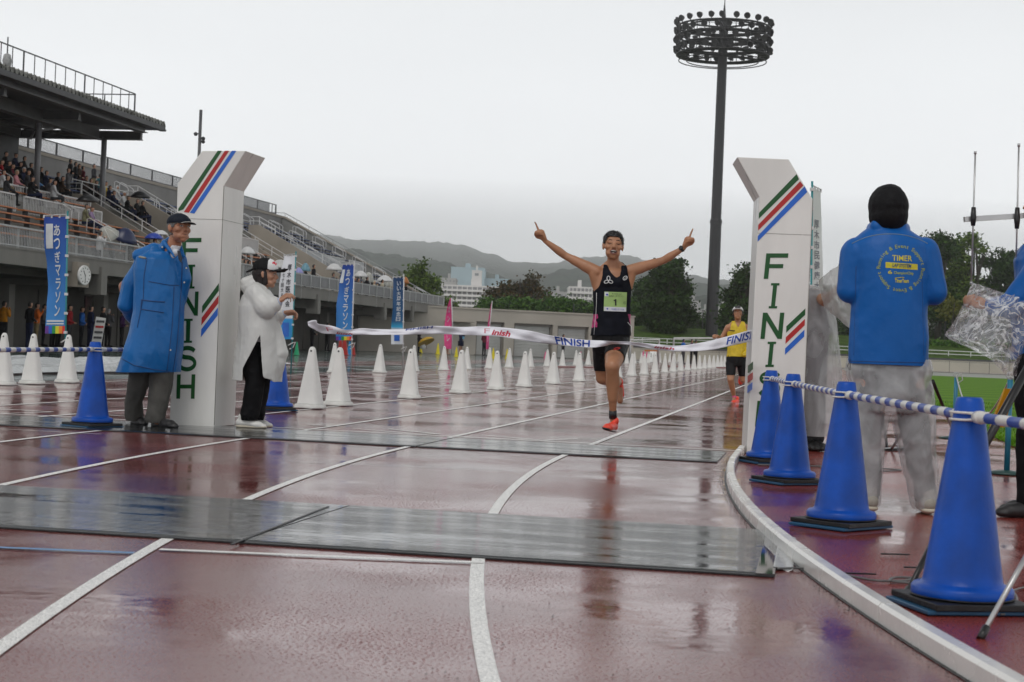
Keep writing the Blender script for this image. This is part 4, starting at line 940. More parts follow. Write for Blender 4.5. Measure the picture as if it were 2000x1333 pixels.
BL = ['white cone of the far row between the two nearest white cones of the centre', 'white cone of the far row left of the dark blue banner pole', 'white cone of the far row just right of the dark blue banner pole', 'white cone of the far row in front of the first small runner in blue', 'white cone of the far row in front of the second small runner in blue', 'white cone of the far row below the person in the maroon jacket', 'white cone of the far row in front of the first shutter pillar']
for (L, s_), l in zip(back, BL): put_white(L, s_, l)
s_ = 64.0; k = 0
while s_ < 150: put_white(-10.8, s_, 'white cone of the far row, %s one beyond the first shutter pillar' % ORD[k]); s_ += 4.2; k += 1
for (L, s_), l in zip([(-10.85, 23.36), (-10.8, 22.13), (-10.78, 21.22)], ['right one of the three white cones behind the striped bar on the left', 'middle one of the three white cones behind the striped bar on the left', 'white cone cut by the left edge of the picture']): put_white(L, s_, l, .1)
# small coloured cones in front of the store and under the stand
def small_cone(px, yb, hpx, col, nm, label, n=4):
    q = G(px, yb); D = q.y; h = hpx * D / F; o = thing('training_cone', label, 'cone', q, 0, 'coloured cones stored by the stand')
    b = MB(); b.lathe([(h * .26, .0), (h * .26, .02), (h * .2, .03), (h * .04, h), (.001, h)], q, 14); wpart('cone_body', b, mk(nm, col, .4, .1), o)
YL = (.62, .52, .01); PK = (.65, .08, .22); RD = (.32, .02, .015); BU = (.01, .2, .45); GN = (.01, .28, .12)
for a in [(855, 693, 22, YL, 'yellow_plastic', 'yellow cone standing alone left of the first small runner'), (822, 690, 16, YL, 'yellow_plastic', 'small yellow cone by the person with the yellow umbrella'), (891, 698, 20, YL, 'yellow_plastic', 'yellow cone between the two small runners in blue'), (913, 700, 22, YL, 'yellow_plastic', 'yellow cone beside the second small runner'), (963, 702, 22, YL, 'yellow_plastic', 'yellow cone right of the person in maroon'), (990, 702, 20, YL, 'yellow_plastic', 'yellow cone at the foot of the shutter pier'),
          (1036, 701, 16, PK, 'pink_plastic', 'pink cone in front of the second shutter, left one'), (1065, 701, 14, PK, 'pink_plastic', 'pink cone in front of the second shutter, right one'), (1134, 702, 15, PK, 'pink_plastic', 'pink cone near the third shutter'), (1256, 706, 20, PK, 'pink_plastic', 'left pink cone of the leaning pair right of the runner'), (1263, 706, 20, PK, 'pink_plastic', 'right pink cone of the leaning pair right of the runner'), (1307, 706, 17, PK, 'pink_plastic', 'pink cone right of the white number board'),
          (664, 693, 34, RD, 'red_plastic', 'tall dark red cone under the stand, left one'), (672, 694, 40, RD, 'red_plastic', 'tall dark red cone under the stand, right one'), (682, 694, 27, BU, 'azure_plastic', 'light blue cone under the stand beside the red ones'), (690, 694, 22, RD, 'red_plastic', 'low dark red cone lying against the blue one'),
          (556, 694, 24, GN, 'green_plastic', 'green cone behind the white banner, left one'), (579, 694, 26, GN, 'green_plastic', 'green cone just right of the white banner pole')]:
    small_cone(*a)
# number board
q = G(1276, 708); D = q.y; o = thing('number_board', 'small white board with a large 1 standing among the far cones', 'board', q)
w = 11 * D / F; h = 24 * D / F
b = MB(); b.hexa([q + V((-w, 0, 0)), q + V((w * .6, 0, 0)), q + V((w * .6, .05, 0)), q + V((-w, .05, 0))], [q + V((-w * .5, .5, h)), q + V((w * .6, .5, h)), q + V((w * .6, .55, h)), q + V((-w * .5, .55, h))]); wpart('panel', b, m_white, o)
b = MB(); b.hexa([q + V((w * .62, 0, 0)), q + V((w * 1.6, .7, 0)), q + V((w * 1.6, .75, 0)), q + V((w * .62, .06, 0))], [q + V((w * .7, .5, h)), q + V((w * .75, .55, h)), q + V((w * .75, .6, h)), q + V((w * .7, .56, h))]); wpart('side_panel', b, mk('grey_board', (.2, .24, .24), .5), o)
vs_, fs_ = text_mesh('1c', h * .5); b = MB(); b.add([q + V((p.x - w * .15, .5 * (p.y + h * .55) / h - .02, p.y + h * .55)) for p in vs_], fs_); wpart('lettering', b, m_steel_d, o)
b = MB(); b.box(-.5, .5, 0, .04, 0, .12); b.shift(q + V((-w * .3, .44, h * .86))); wpart('orange_strip', b, m_orange, o)

# ================================================================ finish tape
TPU = [(601, 629), (610, 626), (618, 626.5), (622, 633), (649, 637), (676, 645), (706, 641.5), (733, 643), (784, 643.5), (830, 638), (857, 637), (900, 639), (943, 638), (981, 640), (1032, 646), (1075, 655.5), (1129, 663), (1160, 665), (1175, 665.5), (1196, 667), (1237, 668.5), (1286, 673), (1326, 675.5), (1372, 669), (1412, 659.5), (1440, 652), (1480, 641)]
TPL = [(602, 637), (608, 641), (614, 644), (630, 651.5), (654, 653), (676, 654.5), (706, 654.5), (733, 654.5), (784, 654), (830, 653.5), (857, 653), (900, 654.5), (943, 656), (981, 658.5), (1032, 667), (1080, 673), (1129, 678), (1160, 679), (1183, 676), (1199, 672.5), (1237, 675), (1288, 684), (1331, 687), (1385, 684), (1415, 678.5), (1440, 673), (1480, 664)]
def tapeD(u):  # gentle billow in depth
    return 14.02 + .25 * (1 - u) + .04 * math.sin(u * 21) 
def tape_px(u, v):
    n = len(TPU) - 1; f = min(u * n, n - 1e-6); i = int(f); t = f - i
    def cr_(A):
        p0, p1, p2, p3 = A[max(i - 1, 0)], A[i], A[i + 1], A[min(i + 2, n)]
        return [.5 * (2 * p1[k] + (p2[k] - p0[k]) * t + (2 * p0[k] - 5 * p1[k] + 4 * p2[k] - p3[k]) * t * t + (3 * p1[k] - p0[k] - 3 * p2[k] + p3[k]) * t ** 3) for k in (0, 1)]
    a = cr_(TPU); c = cr_(TPL); return (a[0] + (c[0] - a[0]) * v, a[1] + (c[1] - a[1]) * v)
def tape_pt(u, v):
    x, y = tape_px(u, v); fold = .05 * math.exp(-((x - 1195) / 22) ** 2) + .04 * math.exp(-((x - 625) / 15) ** 2)
    D = tapeD((x - 601) / 879) + (v - .5) * (fold * 1.5 + .03 * math.sin(x * .031)) + .006 * math.sin(x * .12 + v * 3) + .004 * math.sin(x * .05 - v * 7)
    return P(x, y, D)
tp = thing('finish_tape', 'long white finish tape with blue FINISH and red Finish lettering blowing across the runner', 'finish tape', P(1000, 650, 14.2))
m_tape = mk('white_tape_cloth', (.82, .82, .88), .6, .05, 3, .2, 60)
b = MB(); b.grid(tape_pt, 320, 8); wpart('ribbon', b, m_tape, tp, solid=.0015)
def tape_text(body, x0, x1, v0, v1, mat, shear=0, lo=0, name='lettering', off=0):
    vs_, fs_ = text_mesh(body, 1, shear, offset=off, subdiv=.12); xs = [p.x for p in vs_]; ys = [p.y for p in vs_]; a, c = min(xs), max(xs); e, g = min(ys), max(ys)
    us = [i / 600 for i in range(601)]; ux = [tape_px(u, .5)[0] for u in us]
    def u_at(x):
        for i in range(600):
            if ux[i] <= x <= ux[i + 1]: return us[i] + (x - ux[i]) / max(1e-6, ux[i + 1] - ux[i]) / 600
        return 1
    out = [tape_pt(u_at(x0 + (p.x - a) / (c - a) * (x1 - x0)), v1 - (p.y - e) / (g - e) * (v1 - v0)) - fw * .004 for p in vs_]
    b = MB(); b.add(out, fs_); wpart(name, b, mat, tp)
m_tb = mk('tape_blue_ink', (.012, .06, .36), .6); m_trd = mk('tape_red_ink', (.5, .01, .05), .6)
tape_text('FINISH', 1085, 1152, .02, .92, m_tb, off=.02); tape_text('FINISH', 1418, 1479, .12, .82, m_tb, .25, off=.02)
tape_text('inish', 960, 997, .28, .88, m_trd, .3, off=.03); tape_text('F', 946, 957, .22, .72, mk('tape_pink_ink', (.6, .2, .25), .6), off=-.01)
tape_text('FINISH', 792, 846, -.0, .3, m_tb, .1, off=.02); tape_text('inish', 1277, 1317, .3, .75, m_trd, .3, off=.02); tape_text('inish', 655, 689, .62, .97, m_trd, .3, off=.02); tape_text('F', 638, 651, .25, .7, mk('tape_pink_ink', (.6, .2, .25), .6), off=-.01)

# ================================================================ banners
m_teal = mk('teal_pole', (.02, .22, .24), .4, .1); m_polew = mk('white_pole', (.55, .55, .56), .35, .1)
def gradmat(name, stops, axis=2):     # printed colours run down the cloth (generated coordinates)
    if name in MATS: return MATS[name]
    M = bpy.data.materials.new(name); MATS[name] = M; M.use_nodes = True; t = M.node_tree; b = t.nodes['Principled BSDF']; b.inputs['Roughness'].default_value = .6
    co = t.nodes.new('ShaderNodeTexCoord'); s_ = t.nodes.new('ShaderNodeSeparateXYZ'); r = t.nodes.new('ShaderNodeValToRGB'); r.color_ramp.interpolation = 'LINEAR'
    t.links.new(co.outputs['Generated'], s_.inputs[0]); t.links.new(s_.outputs[axis], r.inputs[0]); t.links.new(r.outputs[0], b.inputs['Base Color'])
    while len(r.color_ramp.elements) < len(stops): r.color_ramp.elements.new(.5)
    for e, (p, c) in zip(r.color_ramp.elements, stops): e.position = p; e.color = (*c, 1)
    b.inputs['Subsurface Weight'].default_value = 0
    return M
def banner(pole_px, base_y, top_y, fl, label, mat, polem, name='banner', wave=.05, real_w=.5, texts=(), extra=None, D=None, seed=1, colm=None):
    # fl: list of (y, x_free) silhouettes down the cloth in photo pixels; pole at pole_px x at top, linear to base
    q = G(pole_px[1], base_y) if D is None else P(pole_px[1], base_y, D); q.z = 0 if D is not None else q.z; D = q.y; m_ = D / F
    o = thing(name, label, 'banner', q); topp = P(pole_px[0], top_y, D)
    b = MB(); b.tube([q, V((topp.x, topp.y, topp.z + .05))], .014, 8); wpart('pole', b, polem, o)
    y0, y1 = fl[0][0], fl[-1][0]
    def xf(y):
        for i in range(len(fl) - 1):
            if fl[i][0] <= y <= fl[i + 1][0]: t = (y - fl[i][0]) / (fl[i + 1][0] - fl[i][0]); t = t * t * (3 - 2 * t); return fl[i][1] + (fl[i + 1][1] - fl[i][1]) * t
        return fl[-1][1]
    def pt(u, v):
        y = y0 + (y1 - y0) * v; xp = pole_px[0] + (pole_px[1] - pole_px[0]) * (y - top_y) / (base_y - top_y); x = xp + (xf(y) - xp) * u; wpx = abs(xf(y) - xp) * m_
        dd = math.sqrt(max(.0, real_w ** 2 - wpx ** 2)); DD = D + dd * u * .8 + wave * u * math.sin(v * 7 + seed + u * 4) 
        p = P(x, y, D); p2 = P(x, y, DD); p2.z = p.z; return p2 + V((0, 0, 0))
    # keep the outline while depth varies: correct height only
    b = MB(); b.grid(pt, 14, 48); cloth = wpart('cloth', b, mat, o)
    b = MB(); b.tube([topp, pt(1.0, 0) + UP * .02], .008, 6); wpart('crossbar', b, m_polew, o)
    b = MB()
    for k in range(7): p = pt(0, k / 6 * .98 + .01); b.box(-.025, .025, -.02, .02, -.02, .02); b.v[-8:] = [V(z) + p for z in b.v[-8:]]
    for k in range(4): p = pt(k / 3, 0); b.box(-.012, .012, -.01, .01, -.02, .03); b.v[-8:] = [V(z) + p for z in b.v[-8:]]
    wpart('loops', b, m_polew, o)
    def place(vs_, fs_, u0_, u1_, v0_, v1_, mt, nm='lettering', lo=cloth):
        xs = [p[0] for p in vs_]; ys = [p[1] for p in vs_]; a, c, e, g = min(xs), max(xs), min(ys), max(ys); out = []
        for p in vs_:
            u = u1_ + (u0_ - u1_) * (p[0] - a) / max(c - a, 1e-6) if False else None
            uu = u0_ + (u1_ - u0_) * (p[0] - a) / max(c - a, 1e-6); vv = v1_ + (v0_ - v1_) * (p[1] - e) / max(g - e, 1e-6)
            w_ = pt(uu, vv); out.append(w_ + (V((0, 0, H)) - w_).normalized() * .012)
        b = MB(); b.add(out, fs_); wpart(nm, b, mt, o)
    for (body, uc, w, v0_, v1_, mt) in texts:      # vertical writing, u from pole (0) to free edge (1); free edge on the left
        n = len(body); h = (v1_ - v0_) / n
        for i, ch in enumerate(body):
            vs_, fs_ = text_mesh(ch, 1, subdiv=.5, offset=.015); sg = 1 if fl[0][1] < pole_px[0] else -1; place(vs_, fs_, uc + sg * w / 2, uc - sg * w / 2, v0_ + i * h + h * .08, v0_ + (i + 1) * h - h * .08, mt)
    for (u0_, u1_, v0_, v1_, mt) in (extra or []):
        n1 = 6; vs_ = [(i / n1, j / n1) for i in range(n1 + 1) for j in range(n1 + 1)]; fs_ = [[i * (n1 + 1) + j, i * (n1 + 1) + j + 1, (i + 1) * (n1 + 1) + j + 1, (i + 1) * (n1 + 1) + j] for i in range(n1) for j in range(n1)]
        place(vs_, fs_, u0_, u1_, v0_, v1_, mt, 'printed_patch')
    # tie rope
    b = MB(); zb = V((q.x, q.y, pt(0, 1).z - .12)); b.tube([zb + V((-.08, 0, -.02)), zb + V((0, -.03, .03)), zb + V((.07, 0, .06)), zb + V((.02, .03, -.06)), zb + V((-.05, 0, -.1))], .012, 5); wpart('tie_rope', b, m_white, o)
    return o
bluegrad = gradmat('banner_blue', [(0, (.035, .22, .52)), (.45, (.015, .14, .43)), (1, (.006, .04, .28))])
RB = [('rainbow_violet', (.12, .03, .25)), ('rainbow_blue', (.02, .10, .5)), ('rainbow_green', (.01, .25, .05)), ('rainbow_yellow', (.6, .55, .02)), ('rainbow_orange', (.7, .22, .02)), ('rainbow_red', (.65, .02, .015))]
rain = lambda v0_: [(1 - k / 6, 1 - (k + 1) / 6, v0_, 1.0, mk(n_, c_, .6)) for k, (n_, c_) in enumerate(RB)]
mw = mk('banner_white_ink', (.58, .60, .62), .6); mbk = mk('banner_black_ink', (.03, .03, .04), .6); mbb = mk('banner_blue_ink', (.02, .12, .5), .6)
banner((132, 126.5), 744, 419, [(423, 86), (470, 86), (520, 92), (560, 94), (600, 91), (652, 88)], 'tall blue banner reading あつぎマラソン with a rainbow hem, at the left behind the striped bar', bluegrad, m_teal, real_w=.42, texts=[('あつぎマラソン', .45, .27, .06, .86, mw)],
       extra=rain(.935) + [(.92, .62, .06, .27, mw), (.95, .1, .885, .90, mw), (.95, .1, .91, .922, mw)], seed=1)
banner((692, 685.5), 726, 514, [(517, 669), (560, 662), (600, 657), (665, 656)], 'tall blue banner reading あつぎマラソン with a rainbow hem, left of centre behind the tape', bluegrad, m_polew, real_w=.5, texts=[('あつぎマラソン', .45, .30, .05, .86, mw)], extra=rain(.95) + [(.97, .74, .06, .24, mw)], seed=3)
for o_, zz in ((None, None),): pass
dgrad = gradmat('banner_navy', [(0, (.6, .62, .66)), (.22, (.6, .62, .66)), (.26, (.03, .35, .6)), (.34, (.012, .09, .22)), (1, (.01, .045, .13))])
banner((788.5, 787), 724, 539, [(542, 768), (600, 767), (640, 764), (673, 764)], 'narrow navy banner with a white foot and white writing, just left of the tape lettering', dgrad, m_polew, real_w=.45, texts=[('いい大周年記念日', .45, .38, .05, .66, mw)], extra=[(.75, .3, .86, .95, mbb)], seed=5)
wgrad = gradmat('banner_white', [(0, (.02, .25, .55)), (.24, (.02, .27, .6)), (.26, (.68, .68, .70)), (1, (.68, .68, .72))])
banner((578, 568), 730, 496, [(499, 555), (530, 549), (560, 545), (600, 544), (663, 548)], 'white banner with dark writing and a blue foot behind the hands of the raincoat woman', wgrad, m_teal, real_w=.5, texts=[('厚木市医師会', .42, .3, .1, .62, mbk), ('第七十回大会', .8, .16, .14, .5, mbk)], extra=[(.8, .3, .8, .97, mbb)], seed=7)
banner((1586, 1583), 800, 362, [(368, 1603), (440, 1605), (520, 1607), (600, 1609)], 'narrow white banner with faint vertical writing rising behind the right finish pillar', gradmat('banner_plain_white', [(0, (.68, .68, .70)), (1, (.7, .7, .72))]), m_teal, real_w=.45, D=21.5, texts=[('厚木市民健康大会', .5, .5, .25, .95, mk('banner_grey_ink', (.2, .2, .24), .6))], seed=9)
def feather(x, yt, yb, wpx, label, lean):
    q = G(x, yb); D = q.y; m_ = D / F; o = thing('feather_flag', label, 'feather flag', q, group='pink feather flags'); h = (yb - yt) * m_
    def pt(u, v):
        w = wpx * m_ * (math.sin(min(1, v * 1.25 + .02) * pi * .5) ** .6) * (1 - .25 * max(0, v - .7))
        return q + V((-w * u * 1.0 + lean * (1 - v), .3 * u * math.sin(v * 5), h * (1 - v * .87)))
    b = MB(); b.grid(pt, 6, 24); wpart('cloth', b, mk('pink_flag_cloth', (.70, .05, .22), .6, .15, 3), o)
    b = MB(); b.tube([q, q + V((0, 0, h * .5)), q + V((lean, 0, h * 1.01))], .03, 6); wpart('pole', b, m_polew, o)
    for i, ch in enumerate('ガンバレ'):
        vs_, fs_ = text_mesh(ch, 1); w0 = .3; v0_ = .15 + i * .19
        b = MB(); b.add([pt(.5 - p.x * .55, v0_ + .08 - p.y * .15) - V((0, .06, 0)) for p in vs_], fs_); wpart('lettering', b, mw, o)
feather(882, 583, 697, 15, 'wide pink feather flag left of the red word Finish, reaching over the store roof', -.15)
feather(954, 589, 697, 6, 'narrow edge-on pink feather flag above the red word Finish', .1)

# ================================================================ rope posts, tripods, antenna, cables
def rope_post(px, base_y, top_y, label):
    q = G(px, base_y); D = q.y; h = P(px, top_y, D).z; o = thing('rope_post', label, 'post', q, group='teal rope posts')
    b = MB(); b.tube([q + UP * .01, q + UP * h], .022, 12); wpart('post', b, mk('teal_post_paint', (.015, .16, .25), .35, .2, 6), o)
    b = MB(); b.lathe([(.16, .0), (.16, .012), (.03, .03)], q + UP * .004, 20); wpart('base', b, mk('post_base_green', (.02, .06, .055), .4), o)
    b = MB(); n = 12; b.tube([q + UP * (h + .03) + V((.028 * math.cos(2 * pi * i / n), 0, .028 * math.sin(2 * pi * i / n))) for i in range(n + 1)], .006, 6); wpart('eye', b, m_rail, o)
    return q + UP * (h + .02)
p1 = rope_post(1863, 858, 738, 'farther teal rope post, left one on the edge of the grass'); p2 = rope_post(1966, 927, 742, 'nearer teal rope post beside the person at the right edge')
rope = thing('rope', 'white rope hanging between the two teal posts', 'rope', p1)
def cat(a, c, sag, n=16): return [a.lerp(c, i / n) - UP * sag * 4 * (i / n) * (1 - i / n) for i in range(n + 1)]
b = MB(); b.tube(cat(p1, p2, .38), .008, 6); wpart('strand', b, mk('wet_white_rope', (.5, .5, .48), .6, .2, 30), rope)
b = MB(); b.tube([p2, p2 + V((.5, -.6, -.22)), p2 + V((1.0, -1.2, -.2))], .008, 6); b.tube([p1, p1 + V((.05, 0, .03)), p1 + V((.07, 0, -.04)), p1 + V((.02, 0, -.08))], .007, 6); wpart('strand', b, MATS['wet_white_rope'], rope)
m_alu = mk('brushed_aluminium', (.45, .45, .45), .3, .1, 10, metal=.7); m_blkp = mk('black_tube', (.012, .012, .013), .35, .2)
# antenna
DA = 9.3
an = thing('antenna', 'two whip antennas on a level aluminium bar held up at the right edge', 'antenna', P(1960, 420, DA))
b = MB(); b.bar(P(1883, 429, DA), P(2060, 418, DA), .032, .028); wpart('crossbar', b, m_alu, an)
for x, yt, yb, xt in ((1897, 296, 556, 1905), (1983, 281, 578, 1990)):
    a = P(xt, yt, DA - .03); c = P(x, yb, DA - .03); mid0 = a.lerp(c, .42); mid1 = a.lerp(c, .56); w = wpart
    b = MB(); b.tube([a, c], .005, 8); b.tube([a - UP * .0, a.lerp(c, .02)], .008, 8); b.tube([a.lerp(c, .98), c], .009, 8); ww = wpart('whip', b, m_alu, an)
    b = MB(); b.tube([mid0, a.lerp(c, .5), mid1], [.012, .017, .011], 10); wpart('holder', b, m_blkp, an)
b = MB(); b.bar(P(2050, 419, DA), P(2040, 700, DA), .03); wpart('mast', b, m_alu, an)
def tripod(label, legs, r, mat, name='tripod', extra=None):
    o = thing(name, label, 'tripod', legs[0][0]); 
    for l in legs: b = MB(); b.tube([l[0], l[1]], r, 8); g_ = wpart('leg', b, mat, o); b = MB(); d = (l[1] - l[0]).normalized(); b.tube([l[1] - d * .05, l[1]], r * 1.5, 8); b.shift(-o.location); b.build('rubber_foot', m_blkp, g_)
    return o
ap = V((P(2060, 640, 9.0).x, 9.0, 1.0))
t1 = tripod('thick black tripod with a yellow clip at the right edge beside the nearest cone', [(P(2040, 660, 8.6), G(1835, 1030)), (P(2040, 660, 8.6), G(2110, 1000)), (P(2040, 660, 8.6), G(2060, 930))], .022, m_blkp)
b = MB(); a = P(1975, 760, 8.75); c = P(1950, 835, 8.9); b.hexa([a + V((-.03, 0, 0)), a + V((.02, 0, 0)), a + V((.02, .03, 0)), a + V((-.03, .03, 0))], [c + V((-.04, 0, 0)), c + V((.03, 0, 0)), c + V((.03, .03, 0)), c + V((-.04, .03, 0))]); wpart('clip', b, mk('yellow_clip', (.7, .38, .01), .4), t1)
ap2 = P(1822, 745, 10.6); tripod('slim black tripod behind the right leg of the plastic trousers', [(ap2, G(1872, 868)), (ap2, G(1740, 880)), (ap2, G(1800, 850))], .012, m_blkp)
ap3 = V((1.72, 4.9, .72)); tripod('tripod with one silver leg coming down in front of the nearest cone', [(P(2075, 960, 5.4), G(1914, 1249)), (P(2075, 960, 5.4), G(2160, 1200))], .0085, m_alu)
ap4 = P(1845, 1010, 6.2); tripod('black strut standing behind the left side of the nearest cone', [(ap4, G(1768, 1168)), (ap4, G(1905, 1130))], .011, m_blkp)
def cable(name, label, pts, r=.005, mat=None, z=.01):
    ps = [G(x, y, z) for x, y in pts]; b = MB(); out = []
    for i in range(len(ps) - 1):
        p0, p1_, p2_, p3 = ps[max(i - 1, 0)], ps[i], ps[i + 1], ps[min(i + 2, len(ps) - 1)]
        for k in range(6): t = k / 6; out.append(.5 * (2 * p1_ + (p2_ - p0) * t + (2 * p0 - 5 * p1_ + 4 * p2_ - p3) * t * t + (3 * p1_ - p0 - 3 * p2_ + p3) * t ** 3))
    out.append(ps[-1]); b.tube(out, r, 6); return tag(b.build(name, mat or mk('grey_cable', (.12, .12, .12), .4)), label, 'cable')
cable('cable', 'thin grey cable running from the foreground mat under the kerb', [(1518, 1111), (1560, 1110), (1600, 1112), (1618, 1116), (1700, 1133), (1760, 1135), (1800, 1130), (1870, 1136), (1760, 1128), (1740, 1135), (1790, 1140)], .005)
cable('cable', 'loose loop of cable on the red ground right of the nearest cone', [(1930, 1145), (1965, 1150), (1985, 1165), (1980, 1190), (1955, 1200), (1935, 1180), (1990, 1150), (2040, 1148)], .004)
cable('cable', 'pair of cables on the ground beyond the plastic trousers', [(1600, 912), (1680, 914), (1760, 918), (1700, 921), (1620, 917)], .006)
cable('cable', 'short cable on the ground left of the plastic trousers', [(1480, 908), (1560, 910), (1605, 911)], .006)
b = MB(); pa = G(1715, 880); b.bar(pa, pa + V((.25, .1, .02)), .14, .03); b.bar(pa + V((.08, 0, .03)), pa + V((.02, .05, .42)), .02); tag(b.build('metal_stand', m_blkp), 'black foot of a folded stand on the red ground left of the plastic trousers', 'stand')
b = MB()
for k, (x, y) in enumerate(((1721, 1082), (1765, 1108), (1650, 1120))): a = G(x, y, .012); b.bar(a, a + V((.12, .01, 0)), .01, .006)
tag(b.build('dropped_ties', m_blkp), 'black cable ties lying on the red ground behind the nearest cone', 'cable tie')
# crumpled silver sheets on the far runway at the left
m_sheet = mk('wet_silver_sheet', (.50, .52, .52), .22, .25, .5, .6, 3, metal=.2, det=8, col2=(.62, .64, .64))
def sheet(L0, L1, s0, s1, seed, amp, label):
    def fn(u, v):
        L = L0 + (L1 - L0) * u + .15 * math.sin(v * 17 + seed); s_ = s0 + (s1 - s0) * v + .2 * math.sin(u * 9 + seed)
        e = min(u, 1 - u, v, 1 - v) * 8; z = (noise.fractal(V((L * 1.2, s_ * .5, seed)), 1, 2, 4) * .5 + .5) * amp * min(1, e) + .02; return T(L, s_, z)
    b = MB(); b.grid(fn, 40, 90); return tag(b.build('ground_sheet', m_sheet, solid=.01), label, 'ground sheet')
sheet(-16.0, -14.6, 22, 47, 1, .30, 'long crumpled silver ground sheet on the far runway, behind the three left cones')
sheet(-14.2, -13.0, 20, 38, 4, .16, 'low wet silver sheet lying nearer than the long crumpled one at the left')
b = MB(); rr = random.Random(8)
for i in range(60): p = G(rr.uniform(700, 1450), rr.uniform(905, 1330), .004); r = .003; b.add([p + V((r, 0, 0)), p + V((0, r * 2, 0)), p + V((-r * 1.5, -r, 0)), p + UP * .003], [[0, 1, 3], [1, 2, 3], [2, 0, 3]])
tag(b.build('track_debris', m_dark), kind='stuff')
# wet curb boards by the store and equipment at the end of the stand
b = MB(); p = G(1080, 722); q = G(1330, 735); 
for x0, x1, y0, y1 in ((1082, 1160, 716.5, 717.5), (1300, 1440, 715, 719)):
    a = G(x0, y0, .03); c = G(x1, y1, .03); b.bar(a, c, .4, .05)
tag(b.build('runway_board', mk('red_board', (.22, .03, .02), .3)), 'low red board lying across the lanes beyond the near cones', 'board')
# ================================================================ people: one smooth body each, clothes as children
def cap(p0, r0, p1, r1, sq=None, n=14):
    p0 = V(p0); p1 = V(p1); d = p1 - p0; L = d.length
    if L < 1e-6: return ell(p0, (r0, r0, r0))
    z = d / L; a, b = frame(z); rings = []
    for k in range(1, 6): t = -pi / 2 + k * pi / 12; rings.append((p0 + z * r0 * math.sin(t), r0 * math.cos(t)))
    for k in range(0, 4): rings.append((p0.lerp(p1, k / 3), r0 + (r1 - r0) * k / 3))
    for k in range(1, 6): t = k * pi / 12; rings.append((p1 + z * r1 * math.sin(t), r1 * math.cos(t)))
    vs = [p0 - z * r0]; 
    for c, r in rings:
        for k in range(n): t = 2 * pi * k / n; vs.append(c + (a * math.cos(t) + b * math.sin(t)) * r)
    vs.append(p1 + z * r1); m = len(rings); fs = []
    for k in range(n): fs.append([0, 1 + (k + 1) % n, 1 + k])
    for i in range(m - 1):
        for k in range(n): j = (k + 1) % n; fs.append([1 + i * n + k, 1 + i * n + j, 1 + (i + 1) * n + j, 1 + (i + 1) * n + k])
    e = len(vs) - 1
    for k in range(n): fs.append([1 + (m - 1) * n + k, 1 + (m - 1) * n + (k + 1) % n, e])
    if sq:
        ax, s_ = V(sq[0]).normalized(), sq[1]; vs = [v - ax * ((v - (p0 + z * (v - p0).dot(z))).dot(ax)) * (1 - s_) for v in vs]
    return vs, fs
def ell(c, r, M=None, n=16):
    vs = []; fs = []; m = 10
    M = M or Matrix.Identity(3); c = V(c)
    vs.append(c + M @ V((0, 0, -r[2])))
    for i in range(1, m):
        t = -pi / 2 + pi * i / m
        for k in range(n): a = 2 * pi * k / n; vs.append(c + M @ V((r[0] * math.cos(t) * math.cos(a), r[1] * math.cos(t) * math.sin(a), r[2] * math.sin(t))))
    vs.append(c + M @ V((0, 0, r[2]))); e = len(vs) - 1
    for k in range(n): fs.append([0, 1 + (k + 1) % n, 1 + k])
    for i in range(m - 2):
        for k in range(n): j = (k + 1) % n; fs.append([1 + i * n + k, 1 + i * n + j, 1 + (i + 1) * n + j, 1 + (i + 1) * n + k])
    for k in range(n): fs.append([1 + (m - 2) * n + k, 1 + (m - 2) * n + (k + 1) % n, e])
    return vs, fs
def loft(rings, n=24):      # rings: (center, rx, ry, axis_x, axis_y[, lobes])
    vs = []; fs = []
    for c, rx, ry, ax, ay in rings:
        for k in range(n): t = 2 * pi * k / n; vs.append(V(c) + V(ax) * rx * math.cos(t) + V(ay) * ry * math.sin(t))
    m = len(rings)
    for i in range(m - 1):
        for k in range(n): j = (k + 1) % n; fs.append([i * n + k, i * n + j, (i + 1) * n + j, (i + 1) * n + k])
    fs.append([k for k in range(n)][::-1]); fs.append([(m - 1) * n + k for k in range(n)]); return vs, fs
